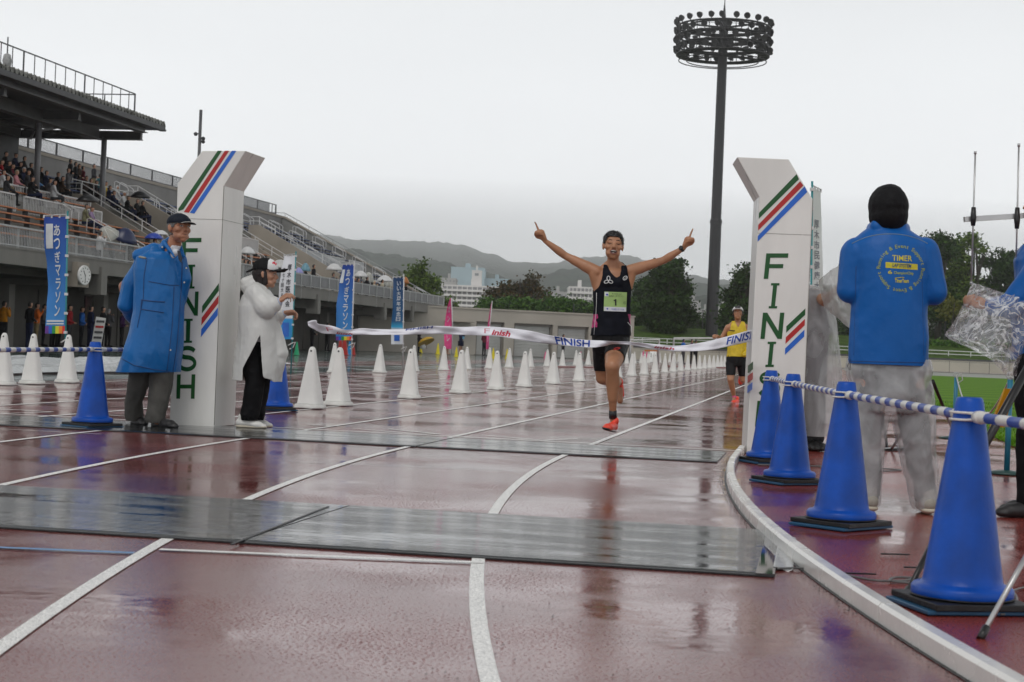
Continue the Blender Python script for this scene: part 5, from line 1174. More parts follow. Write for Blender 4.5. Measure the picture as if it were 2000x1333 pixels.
class Blob:
    def __init__(s, parts, voxel, smooth=3, fac=.5):
        vs = []; fs = []
        for pv, pf in parts: k = len(vs); vs += [tuple(q) for q in pv]; fs += [[i + k for i in f] for f in pf]
        me = bpy.data.meshes.new('b'); me.from_pydata(vs, [], fs)
        bm = bmesh.new(); bm.from_mesh(me); bmesh.ops.recalc_face_normals(bm, faces=bm.faces); bm.to_mesh(me); bm.free()
        o = bpy.data.objects.new('b', me); COL.objects.link(o); q = o.modifiers.new('r', 'REMESH'); q.mode = 'VOXEL'; q.voxel_size = voxel; q.adaptivity = 0
        dg = bpy.context.evaluated_depsgraph_get(); m2 = bpy.data.meshes.new_from_object(o.evaluated_get(dg)); bpy.data.objects.remove(o); bpy.data.meshes.remove(me)
        bm = bmesh.new(); bm.from_mesh(m2); bpy.data.meshes.remove(m2)
        for i in range(smooth): bmesh.ops.smooth_vert(bm, verts=bm.verts, factor=fac, use_axis_x=True, use_axis_y=True, use_axis_z=True)
        s.bm = bm; s.upd()
    def upd(s):
        s.bm.normal_update(); s.bm.verts.ensure_lookup_table(); s.bm.faces.ensure_lookup_table()
    def cut(s, p, n):       # drop everything on the +n side
        g = s.bm.verts[:] + s.bm.edges[:] + s.bm.faces[:]; r = bmesh.ops.bisect_plane(s.bm, geom=g, plane_co=p, plane_no=n, clear_outer=True)
        s.upd(); return s
    def displace(s, fn):
        s.bm.normal_update(); d = [(v, v.normal.copy(), fn(v.co)) for v in s.bm.verts]
        for v, n, k in d: v.co += n * k
        s.upd(); return s
    def tree(s): return BVHTree.FromBMesh(s.bm)
    def out(s, name, mats, root, matfn=None, solid=0):
        me = bpy.data.meshes.new(name); bm = s.bm.copy(); bmesh.ops.translate(bm, verts=bm.verts, vec=-root['o'] if False else -s_loc(root))
        for f in bm.faces: f.smooth = True
        bm.to_mesh(me); bm.free(); mats = mats if isinstance(mats, (list, tuple)) else [mats]
        for q in mats: me.materials.append(q)
        if matfn:
            L = s_loc(root)
            for p in me.polygons: p.material_index = matfn(p.center + L, p.normal)
        o = bpy.data.objects.new(name, me); COL.objects.link(o); o.parent = root
        if solid: q = o.modifiers.new('solid', 'SOLIDIFY'); q.thickness = solid; q.offset = 0
        return o
    def shell(s, pred, off, fn=None):
        n = Blob.__new__(Blob); bm = s.bm.copy(); n.bm = bm; n.upd()
        bmesh.ops.delete(bm, geom=[f for f in bm.faces if not pred(f.calc_center_median(), f.normal)], context='FACES')
        bm.normal_update(); nn = [(v, v.normal.copy()) for v in bm.verts]
        for v, q in nn: v.co += q * (off + (fn(v.co) if fn else 0))
        for it in range(6):
            acc = {}
            for e in bm.edges:
                if e.is_boundary:
                    for a_, c_ in ((e.verts[0], e.verts[1]), (e.verts[1], e.verts[0])): acc.setdefault(a_, []).append(c_.co.copy())
            for v_, l_ in acc.items():
                if len(l_) >= 2: v_.co = v_.co * .5 + sum(l_, V((0, 0, 0))) / len(l_) * .5
        n.upd(); return n
def s_loc(root):
    l = V(root.location); r = root.parent
    while r: l += r.location; r = r.parent
    return l
def wrinkle(amp, f1=6, f2=14, ax=(1, 1, .35), seed=0):
    a = V(ax)
    def fn(p):
        q = V((p.x * a.x, p.y * a.y, p.z * a.z)); n1 = noise.noise(q * f1 + V((seed, 0, 0))); n2 = noise.noise(q * f2 + V((0, seed, 5)))
        return amp * ((1 - abs(n1) * 2.4) * .7 + (1 - abs(n2) * 2.2) * .35 - .5)
    return fn
def hand(w, d, pn, side=1, k=1.0, pose='relaxed'):
    Y = V(d).normalized(); Z = V(pn); Z = (Z - Y * Z.dot(Y)).normalized(); X = Y.cross(Z) * side; w = V(w)
    loc = lambda x, y, z: w + (X * x + Y * y + Z * z) * k
    mcp = [(.027, .085, 0), (.009, .09, 0), (-.010, .086, 0), (-.027, .076, 0)]; segs = [(.042, .025, .021), (.046, .029, .022), (.043, .027, .021), (.034, .021, .018)]
    curls = {'relaxed': [(15, 20, 15), (25, 28, 18), (30, 32, 20), (35, 35, 22)], 'point': [(-4, 4, 4), (80, 95, 60), (85, 95, 60), (85, 95, 55)], 'fist': [(75, 95, 60)] * 4,
             'grip': [(45, 60, 40), (50, 62, 40), (52, 64, 42), (56, 66, 44)], 'pinch': [(40, 35, 20), (45, 40, 25), (52, 45, 30), (58, 50, 32)], 'open': [(5, 10, 8), (8, 12, 8), (12, 14, 10), (16, 16, 10)]}[pose]
    P_ = []
    for i, m_ in enumerate(mcp):
        P_.append(cap(loc(m_[0] * .62, .012, 0), .0165 * k, loc(*m_), .0135 * k))
        a = 0; p = loc(*m_); sp = m_[0] * 1.6
        for j, L in enumerate(segs[i]):
            a += math.radians(curls[i][j]); dv = (Y * math.cos(a) + Z * math.sin(a) + X * sp * (1 - j * .3) * (1 if abs(curls[i][0]) < 40 else .1)).normalized(); q = p + dv * L * k
            r0 = (.0104 - j * .0010) * (.9 if i == 3 else 1) * k; P_.append(cap(p, r0 * 1.05, q, r0 * .92, n=10)); p = q
    P_.append(cap(loc(-.016, .03, .006), .017 * k, loc(.014, .045, .008), .017 * k))
    cl = 1 if pose in ('point', 'fist', 'grip') else .25
    t0 = loc(.018, .022, .006); t1 = t0 + (X * (.70 - .25 * cl) + Y * .65 + Z * (.25 + .5 * cl)).normalized() * .045 * k; t2 = t1 + (X * (.45 - .85 * cl) + Y * .8 + Z * (.15 + .35 * cl)).normalized() * .033 * k; t3 = t2 + (X * (.25 - 1.1 * cl) + Y * .8 + Z * .2).normalized() * .026 * k
    P_ += [cap(t0, .0155 * k, t1, .0120 * k), cap(t1, .0118 * k, t2, .0108 * k), cap(t2, .0105 * k, t3, .0088 * k)]
    return P_
def head_frame(c, fwd, up): 
    y = V(fwd).normalized(); z = V(up); z = (z - y * z.dot(y)).normalized(); x = y.cross(z); return V(c), Matrix((x, y, z)).transposed()
def head_parts(hf, k=1.0, jaw=1.0, mouth='shut'):
    c, M = hf; L = lambda x, y, z: c + M @ (V((x, y, z)) * k)
    E = lambda p, r: ell(L(*p), [q * k for q in r], M)
    P_ = [E((0, -.018, .035), (.076, .094, .086)), E((0, .02, .005), (.068, .07, .085)), E((0, .025, -.055), (.054 * jaw, .058, .055)), E((0, .058, -.092), (.026, .026, .022)),
          E((.042, .052, -.018), (.026, .026, .024)), E((-.042, .052, -.018), (.026, .026, .024)), E((0, .062, .045), (.05, .024, .03)),
          cap(L(-.048, .068, .022), .013 * k, L(-.012, .082, .020), .011 * k), cap(L(.048, .068, .022), .013 * k, L(.012, .082, .020), .011 * k),
          cap(L(0, .078, .018), .009 * k, L(0, .104, -.022), .013 * k), E((.013, .092, -.028), (.009, .010, .008)), E((-.013, .092, -.028), (.009, .010, .008)),
          E((0, .070, -.052), (.032, .022, .022)),
          E((.077, -.008, -.005), (.010, .019, .031)), E((-.077, -.008, -.005), (.010, .019, .031)), E((.083, -.016, .004), (.006, .014, .022)), E((-.083, -.016, .004), (.006, .014, .022)),
          E((.03, .055, -.07), (.022, .022, .022)), E((-.03, .055, -.07), (.022, .022, .022))]
    if mouth == 'shut': P_ += [cap(L(-.02, .088, -.052), .006 * k, L(.02, .088, -.052), .006 * k), cap(L(-.017, .087, -.063), .0065 * k, L(.017, .087, -.063), .0065 * k)]
    else: P_ += [cap(L(-.022, .086, -.044), .006 * k, L(.022, .086, -.044), .006 * k), cap(L(-.018, .083, -.074), .007 * k, L(.018, .083, -.074), .007 * k)]
    return P_
def face_marks(root, hf, blob, k=1.0, eyes='open', mouth='shut', brow=(.02, .016, .014), lip=(.25, .09, .075)):
    c, M = hf; bt = blob.tree()
    def proj(x, z):
        o = c + M @ (V((x, .2, z)) * k); h = bt.ray_cast(o, M @ V((0, -1, 0)), .35); return (h[0] if h[0] is not None else c + M @ (V((x, .08, z)) * k))
    def strip(pts, w, mat, name, off=.0015, n=6):
        b = MB(); q = [proj(*p) + M @ V((0, off * k, 0)) for p in pts]; R = w if hasattr(w, '__len__') else [w] * len(pts)
        b.tube(q, [r * k for r in R], n); wpart_at(name, b, mat, root)
    m_brow = mk('brow_hair_%d' % int(brow[0] * 1000), brow, .7); m_eye = mk('dark_iris', (.012, .008, .006), .15); m_wh = mk('eye_white', (.55, .52, .5), .3); m_lip = mk('lip_%d' % int(lip[0] * 100), lip, .45); m_mo = mk('open_mouth', (.03, .006, .006), .5); m_te = mk('teeth', (.6, .57, .5), .3)
    for s_ in (-1, 1):
        strip([(s_ * .050, .030), (s_ * .036, .037), (s_ * .016, .033)], [.002, .0038, .003], m_brow, 'eyebrow')
        if eyes == 'open':
            strip([(s_ * .044, .006), (s_ * .032, .008), (s_ * .020, .005)], [.002, .005, .002], m_wh, 'eye'); strip([(s_ * .034, .0075), (s_ * .029, .0075)], [.0042, .0042], m_eye, 'eye', .003)
            strip([(s_ * .047, .009), (s_ * .032, .0135), (s_ * .017, .008)], [.0012, .0018, .0012], m_brow, 'eyelid', .003)
        else:
            strip([(s_ * .049, .003), (s_ * .034, .004), (s_ * .018, .007)], [.0015, .003, .0016], m_brow, 'eyelid', .001)
    if mouth == 'shut': strip([(-.024, -.057), (0, -.0565), (.024, -.057)], [.001, .0022, .001], mk('mouth_line', (.06, .018, .015), .5), 'mouth'); 
    else:
        strip([(-.026, -.060), (-.012, -.0595), (.012, -.0595), (.026, -.060)], [.004, .0105, .0105, .004], m_mo, 'mouth', -.002, 8)
        strip([(-.020, -.0535), (0, -.052), (.020, -.0535)], [.003, .0045, .003], m_te, 'teeth', .004); strip([(-.015, -.0665), (0, -.068), (.015, -.0665)], [.002, .003, .002], m_te, 'teeth', .003)
        strip([(-.028, -.058), (-.016, -.046), (0, -.044), (.016, -.046), (.028, -.058)], .0032, m_lip, 'lip', .002); strip([(-.028, -.060), (-.014, -.074), (0, -.077), (.014, -.074), (.028, -.060)], .0038, m_lip, 'lip', .002)
    for s_ in (-1, 1): strip([(s_ * .007, -.0345), (s_ * .012, -.034)], .0022, m_mo, 'nostril', .0)
def wpart_at(name, mb, mats, root, **k): mb.shift(-s_loc(root)); return mb.build(name, mats, root, **k)
def hair_cap(root, body, hf, k, col, off=.012, front=.062, low=-.01, back=-.06, spiky=.006, name='hair', sides=-.02):
    c, M = hf; Mi = M.transposed()
    def pred(p, n):
        q = (Mi @ (p - c)) / k
        if q.length > .16: return False
        line = front if q.y > .035 else (low if q.y > -.01 and abs(q.x) > .05 else (back if q.y < -.01 else low))
        if q.y > .02 and abs(q.x) > .052: line = min(line, front * .45 + q.y * .2)
        if abs(q.x) > .045 and q.y < .0: line = max(line, -.002)
        if abs(q.x) > .078 and q.z < .03 and q.y > -.03: return False
        return q.z > line
    def fn(p): return spiky * noise.noise(p * 60) + spiky * .8 * abs(noise.noise(p * 130 + V((3, 1, 2))))
    h = body.shell(pred, off * k, fn); return h.out(name, mk('hair_%d' % int(col[0] * 1000), col, .5, .4, 90, .6, 300), root, solid=.004)
m_skin = mk('tanned_skin', (.40, .19, .10), .42, .12, 9, .12, 120, sub=.12); m_skin2 = mk('weathered_skin', (.36, .16, .09), .45, .16, 9, .15, 120, sub=.12); m_skin3 = mk('pale_skin', (.42, .22, .14), .45, .1, 9, .1, 120, sub=.12)
m_sole = mk('white_sole', (.68, .67, .64), .5, .08, 20)
def shoe(heel, toe, up, k=1.0, r=.036, thick=.022):
    heel = V(heel); toe = V(toe); d = (toe - heel).normalized(); u = V(up); u = (u - d * u.dot(d)).normalized(); s_ = d.cross(u); L = (toe - heel).length
    at = lambda a, b_, c_: heel + d * a * L + s_ * b_ + u * c_
    up_ = [cap(at(.06, 0, .045), r * .95, at(.35, 0, .045), r * 1.0), cap(at(.35, 0, .042), r * 1.05, at(.72, 0, .03), r * 1.15, sq=(u, .75)), cap(at(.72, 0, .026), r * 1.15, at(.9, .004, .02), r * .85, sq=(u, .7)), cap(at(.10, 0, .06), r * .8, at(.14, 0, .095), r * .95)]
    so = [cap(at(.06, 0, .012), r * .95, at(.5, 0, .012), r * .95, sq=(u, .45)), cap(at(.5, 0, .012), r * .98, at(.9, .003, .014), r * .95, sq=(u, .42))]
    return up_, so
# ---------------------------------------------------------------- the winning runner
RD_ = 14.5
def pr(x, y, dd=0.0): return P(x, y, RD_ + dd)
def runner1():
    root = thing('person', 'lean runner in black vest with bib 1, both arms raised, index fingers pointing up', 'person', V((P(1195, 870, RD_).x, RD_, 0)))
    mm = RD_ / F
    # torso
    B = []
    X_ = RV; Y_ = V((0, 1, 0)); tl_ = [(526, 1197, .085, .060), (532, 1197, .140, .078), (545, 1196.5, .156, .095), (560, 1196, .163, .108), (580, 1195.5, .157, .108), (602, 1195, .148, .100), (622, 1194, .145, .097), (640, 1193.5, .152, .102), (658, 1193, .160, .112), (675, 1193, .155, .112), (690, 1194, .12, .09)]
    B += [loft([(pr(x, y, .01), rx, ry, X_, Y_) for y, x, rx, ry in tl_], 28)]
    B += [cap(pr(1174, 533, .01), .046, pr(1220, 533, .01), .046), cap(pr(1186, 553, -.055), .052, pr(1207, 553, -.055), .052)]
    B += [cap(pr(1197, 528, .01), .054, pr(1197.5, 500, 0), .050), cap(pr(1170, 532, .02), .035, pr(1192, 514, .02), .036), cap(pr(1224, 532, .02), .035, pr(1203, 514, .02), .036)]
    # lats to the raised arms
    B += [cap(pr(1168, 560, .01), .05, pr(1160, 533, 0), .05), cap(pr(1225, 560, .01), .05, pr(1232, 532, 0), .05)]
    # arms
    def arm(sh, el, wr, kn, side, pn):
        d1 = (el - sh); d2 = wr - el; dz = UP
        P_ = [cap(sh, .055, sh.lerp(el, .35), .051), cap(sh.lerp(el, .3), .049, sh.lerp(el, .75), .040), cap(sh.lerp(el, .7), .037, el, .033), cap(sh.lerp(el, .35) - UP * .008, .042, sh.lerp(el, .7) - UP * .004, .036)]
        P_ += [cap(el, .033, el.lerp(wr, .3), .036), cap(el.lerp(wr, .3), .036, el.lerp(wr, .7), .027), cap(el.lerp(wr, .7), .027, wr, .021, sq=(V((0, 1, 0)), .85))]
        P_ += hand(wr + (kn - wr).normalized() * .005, kn - wr, pn, side, 1.0, 'point'); return P_
    B += arm(pr(1165, 531), pr(1104, 500, .05), pr(1064, 470.5, .0), pr(1055, 449, -.01), -1, V((-.8, -.5, .1)))
    B += arm(pr(1229, 530), pr(1296, 509, .05), pr(1336, 484.5, .0), pr(1345, 461, -.01), 1, V((.8, -.5, .1)))
    hf = head_frame(pr(1197.5, 481.5, -.02), V((.02, -1, .12)), V((0.04, .06, 1))); hk = 1.07
    B += head_parts(hf, hk, jaw=1.12, mouth='open')
    # front (image right) leg
    hipF, knF, anF = pr(1207, 668, -.02), pr(1196, 716, -.33), pr(1197, 806, -.22)
    B += [cap(hipF, .092, hipF.lerp(knF, .6), .086), cap(hipF.lerp(knF, .6), .086, knF, .064), cap(knF, .064, knF.lerp(anF, .12), .057), cap(knF + V((0, -.022, .004)), .036, knF + V((0, -.02, -.03)), .030),
          cap(knF.lerp(anF, .1), .055, knF.lerp(anF, .35) + V((.004, .018, 0)), .063), cap(knF.lerp(anF, .35) + V((.004, .018, 0)), .063, knF.lerp(anF, .7), .043), cap(knF.lerp(anF, .7), .039, anF, .029), cap(knF.lerp(anF, .3) + V((.016, .03, 0)), .036, knF.lerp(anF, .5) + V((.012, .02, 0)), .032)]
    hipR, knR, anR = pr(1178, 668, .02), pr(1176, 739, .10), pr(1207, 748, .50)
    B += [cap(hipR, .092, hipR.lerp(knR, .6), .075), cap(hipR.lerp(knR, .6), .075, knR, .055), cap(knR, .056, knR.lerp(anR, .35), .055), cap(knR.lerp(anR, .35), .055, anR, .032)]
    fF0, fF1 = pr(1199, 832, -.20), pr(1182, 830, -.455)
    B += [cap(anF, .03, fF0 + V((0, 0, .01)), .030), cap(fF0 + V((0, 0, -.01)), .028, fF1 + V((0, .08, -.03)), .020)]
    fR0, fR1 = pr(1209, 743, .60), pr(1211, 783, .58)
    B += [cap(anR, .032, fR0, .034), cap(fR0, .034, fR1, .028)]
    body = Blob(B, .0062, 3); body.out('body', m_skin, root)
    face_marks(root, hf, body, hk, 'shut', 'open')
    hair_cap(root, body, hf, hk, (.010, .009, .009), .006, .060, .012, -.035, .010)
    b = MB(); rr = random.Random(3); c, M_ = hf
    for i in range(420):
        a = rr.uniform(-1.7, 1.7) + pi / 2 * 0; e = rr.uniform(.15, 1.2); dl = V((math.sin(a) * math.cos(e), math.cos(a) * math.cos(e) * (1 if rr.random() < .6 else -1), math.sin(e))); p = c + M_ @ (V((dl.x * .083, dl.y * .10 - .018, dl.z * .094 + .036)))
        dd = (M_ @ dl + V((0, 0, .5))).normalized(); sx = dd.cross(V((rr.gauss(0, 1), rr.gauss(0, 1), rr.gauss(0, 1)))).normalized() * .003; b.add([p - sx, p + sx, p + dd * rr.uniform(.012, .026)], [[0, 1, 2]])
    wpart_at('hair_tips', b, MATS['hair_10'], root)
    # vest: outline as worn, front and back
    def inpoly(x, y, poly):
        r = False; j = len(poly) - 1
        for i in range(len(poly)):
            if (poly[i][1] > y) != (poly[j][1] > y) and x < (poly[j][0] - poly[i][0]) * (y - poly[i][1]) / (poly[j][1] - poly[i][1]) + poly[i][0]: r = not r
            j = i
        return r
    Zt = lambda x, y: (1120 + x / 4.76, 440 + y / 4.76)
    front = [Zt(*q) for q in [(282, 368), (318, 372), (335, 420), (365, 465), (402, 496), (430, 478), (442, 430), (440, 374), (498, 385), (505, 430), (515, 500), (530, 570), (552, 640), (580, 700), (600, 1030), (110, 1030), (120, 640), (190, 625), (240, 575), (268, 500), (275, 420)]]
    backp = [Zt(*q) for q in [(290, 350), (490, 350), (505, 430), (530, 580), (600, 700), (600, 1030), (110, 1030), (120, 640), (240, 575), (268, 450)]]
    def pred(p, n):
        if p.y < RD_ - .42 or p.y > RD_ + .3: return False
        x, y = pix(p); return inpoly(x, y, front if n.y < .15 else backp) and not (x < 1148 or x > 1243)
    def loose(p):
        x, y = pix(p); return .010 * max(0, min(1, (y - 570) / 60)) + .006 * noise.noise(V((p.x * 16, p.y * 10, p.z * 5))) * max(0, min(1, (y - 540) / 60)) + .003 * noise.noise(p * 22)
    def loose_old(p):
        x, y = pix(p); return .012 * max(0, min(1, (y - 570) / 60)) + .009 * (noise.noise(V((p.x * 13, p.y * 13, p.z * 4))) + .3) * max(0, min(1, (y - 540) / 60))
    vest = body.shell(pred, .006, loose)
    m_vest = mk('black_running_vest', (.004, .005, .010), .7, .3, 20, .2, 200, spec=.15); m_pk = mk('magenta_side_panel', (.42, .015, .14), .5, .5, 40)
    def vm(p, n):
        x, y = pix(p)
        if 614 < y < 640 and (x < 1166 + (noise.noise(p * 40)) * 3 or x > 1226 + (y - 614) * .25) : return 1
        return 0
    vest.out('vest', [m_vest, m_pk], root, vm, solid=.002)
    bt = vest.tree()
    def onto(x, y, off=.004):
        o = V((0, 0, H)); d = ray(x, y).normalized(); h = bt.ray_cast(o, d, 30); q = h[0] if h[0] is not None else P(x, y, RD_ - .12); return q - d * off
    def sheet(x0, x1, y0, y1, mat, name, off=.006, nx=8, ny=8, skew=0):
        b = MB(); b.grid(lambda u, v: onto(x0 + (x1 - x0) * u + skew * v, y0 + (y1 - y0) * v + (x1 - x0) * u * .035, off), nx, ny); return wpart_at(name, b, mat, root)
    def txt(body_, x0, x1, y0, y1, mat, off=.009, name='lettering', par=None, bold=.0):
        vs_, fs_ = text_mesh(body_, 1, subdiv=.4, offset=bold); xs = [p.x for p in vs_]; ys = [p.y for p in vs_]; a, c_, e, g = min(xs), max(xs), min(ys), max(ys)
        b = MB(); b.add([onto(x0 + (p.x - a) / (c_ - a) * (x1 - x0), y1 - (p.y - e) / (g - e) * (y1 - y0) + (p.x - a) / (c_ - a) * (x1 - x0) * .035, off) for p in vs_], fs_); wpart_at(name, b, mat, par or root)
    bib = sheet(1180.5, 1224.5, 570, 607.5, mk('bib_green', (.34, .50, .17), .5, .12, 9), 'race_bib', .008, skew=-1.5)
    sheet(1179.6, 1223, 599.3, 607.8, mk('bib_white', (.62, .63, .66), .5), 'bib_footer', .0095, ny=3)
    sheet(1181, 1188.5, 570.6, 579, MATS['bib_white'], 'bib_mark', .0095, 3, 3)
    m_ink = mk('bib_black_ink', (.01, .01, .01), .6); m_inkb = mk('bib_blue_ink', (.05, .08, .4), .6)
    b = MB(); one = [(.42, 0), (.68, 0), (.68, 1), (.48, 1), (.20, .80), (.20, .66), (.42, .76)]
    b.add([onto(1196.5 + x * 11, 597 - y * 12.5 + x * .4, .0115) for x, y in one], [[0, 1, 2, 3, 6], [3, 4, 5, 6]]); wpart_at('lettering', b, m_ink, root); txt('2025あつぎマラソン', 1189.5, 1218, 576.5, 580, m_ink, .0115); txt('厚木市制施行記念', 1195, 1214, 573, 575.3, m_ink, .0115)
    txt('①', 1217.5, 1222.5, 589, 594.5, m_ink, .0115); txt('●', 1183.5, 1188, 574, 577.5, m_inkb, .0115); txt('●', 1184.5, 1188, 602, 605, m_inkb, .0115); txt('市民健康スポーツ大会', 1194, 1219, 602.5, 606, m_inkb, .0115)
    m_wp = mk('vest_white_print', (.7, .7, .7), .5)
    def loop(cx, cy, rx, ry, rot, w, n=22):
        b = MB(); out = []
        for i in range(n + 1):
            t = 2 * pi * i / n; x = rx * math.cos(t); y = ry * math.sin(t); out.append(onto(cx + x * math.cos(rot) - y * math.sin(rot), cy + x * math.sin(rot) + y * math.cos(rot), .005))
        b.tube(out, w, 5, caps=False); wpart_at('emblem', b, m_wp, root)
    loop(1188.5, 544, 3.0, 4.4, 0, .0035); loop(1184.6, 550.6, 4.6, 2.8, -.35, .0035); loop(1192.4, 550.6, 4.6, 2.8, .35, .0035)
    loop(1221, 543.5, 4.6, 3.2, -.7, .003); b = MB(); b.tube([onto(*q, .005) for q in ((1217.5, 547), (1221, 544), (1225, 540.5))], .0022, 5); wpart_at('emblem', b, m_wp, root)
    for pts in ([(1165, 572), (1165, 590), (1164, 612), (1162, 630), (1160, 654)], [(1226, 630), (1233, 638), (1233.5, 650)]):
        b = MB(); b.tube([onto(x, y, .003) for x, y in pts], .0022, 5); wpart_at('piping', b, m_wp, root)
    # tights
    def predt(p, n):
        x, y = pix(p)
        if y < 646: return False
        if p.y > RD_ + .30: return False
        if (p - hipF).cross(knF - hipF).length / (knF - hipF).length < .12 and (p - hipF).dot((knF - hipF).normalized()) > 0:
            t = (p - hipF).dot(knF - hipF) / (knF - hipF).length_squared
            if p.y < RD_ - .10: return t < .66
            if x > 1191: return t < .66
        if (p.y < RD_ - .12): return False
        return y < 725
    ti = body.shell(predt, .005, lambda p: .003 * noise.noise(p * 30)); ti.out('running_tights', mk('black_tights', (.006, .006, .007), .55, .2, 30, spec=.2), root, solid=.002)
    tt = ti.tree(); o_ = V((0, 0, H)); pts = []
    for q in ((1199, 681.5), (1203, 680), (1207, 679), (1211, 680), (1207, 682.5), (1202, 683), (1198, 683)): h = tt.ray_cast(o_, ray(*q).normalized(), 30); pts.append((h[0] if h[0] is not None else P(*q, RD_ - .2)) - fw * .003)
    b = MB(); b.tube(pts, .0035, 5); wpart_at('emblem', b, mk('red_print', (.6, .03, .03), .5), root)
    # shoes
    m_or = mk('neon_orange_mesh', (.85, .07, .035), .45, .12, 40, .3, 200)
    for h_, t_, u_ in ((fF0 + V((0, .03, -.055)), fF1 + V((0, 0, -.045)), V((.1, -.30, 1))), (fR0 + V((0, .05, .0)), fR1 + V((0, .05, -.0)), V((0, -1, .1)))):
        u1, s1 = shoe(h_, t_, u_, r=.037); Blob(u1, .006, 3).out('shoe', m_or, root)
        sb = Blob(s1, .005, 2); dirn = (t_ - h_).normalized(); un = (u_ - dirn * u_.dot(dirn)).normalized()
        sb.out('sole', [m_sole, m_blk], root, lambda p, n, un=un, h_=h_, t_=t_: 1 if (n.dot(un) < -.55 or (p - h_).dot((t_ - h_).normalized()) > .8 * (t_ - h_).length) else 0)
    b = MB(); d = (anF - knF).normalized(); b.tube([anF - d * .02, anF + d * .05], [.0335, .036], 12); wpart_at('sock', b, m_blkp, root)
    # watch on the image-right wrist
    wr = pr(1336, 484.5); el = pr(1296, 509, .05); d = (wr - el).normalized(); c_ = wr - d * .02
    b = MB(); b.tube([c_ - d * .011, c_ + d * .011], .0255, 14); wt = wpart_at('watch_strap', b, m_blkp, root); b = MB(); f_ = (V((-.2, -.8, .5)) - d * V((-.2, -.8, .5)).dot(d)).normalized(); b.lathe([(.019, 0), (.020, .004), (.018, .009), (.014, .010)], c_ + f_ * .023, 16, axis=f_); wpart_at('watch', b, mk('watch_case', (.05, .05, .05), .25, metal=.5), root)
    return root
runner1()

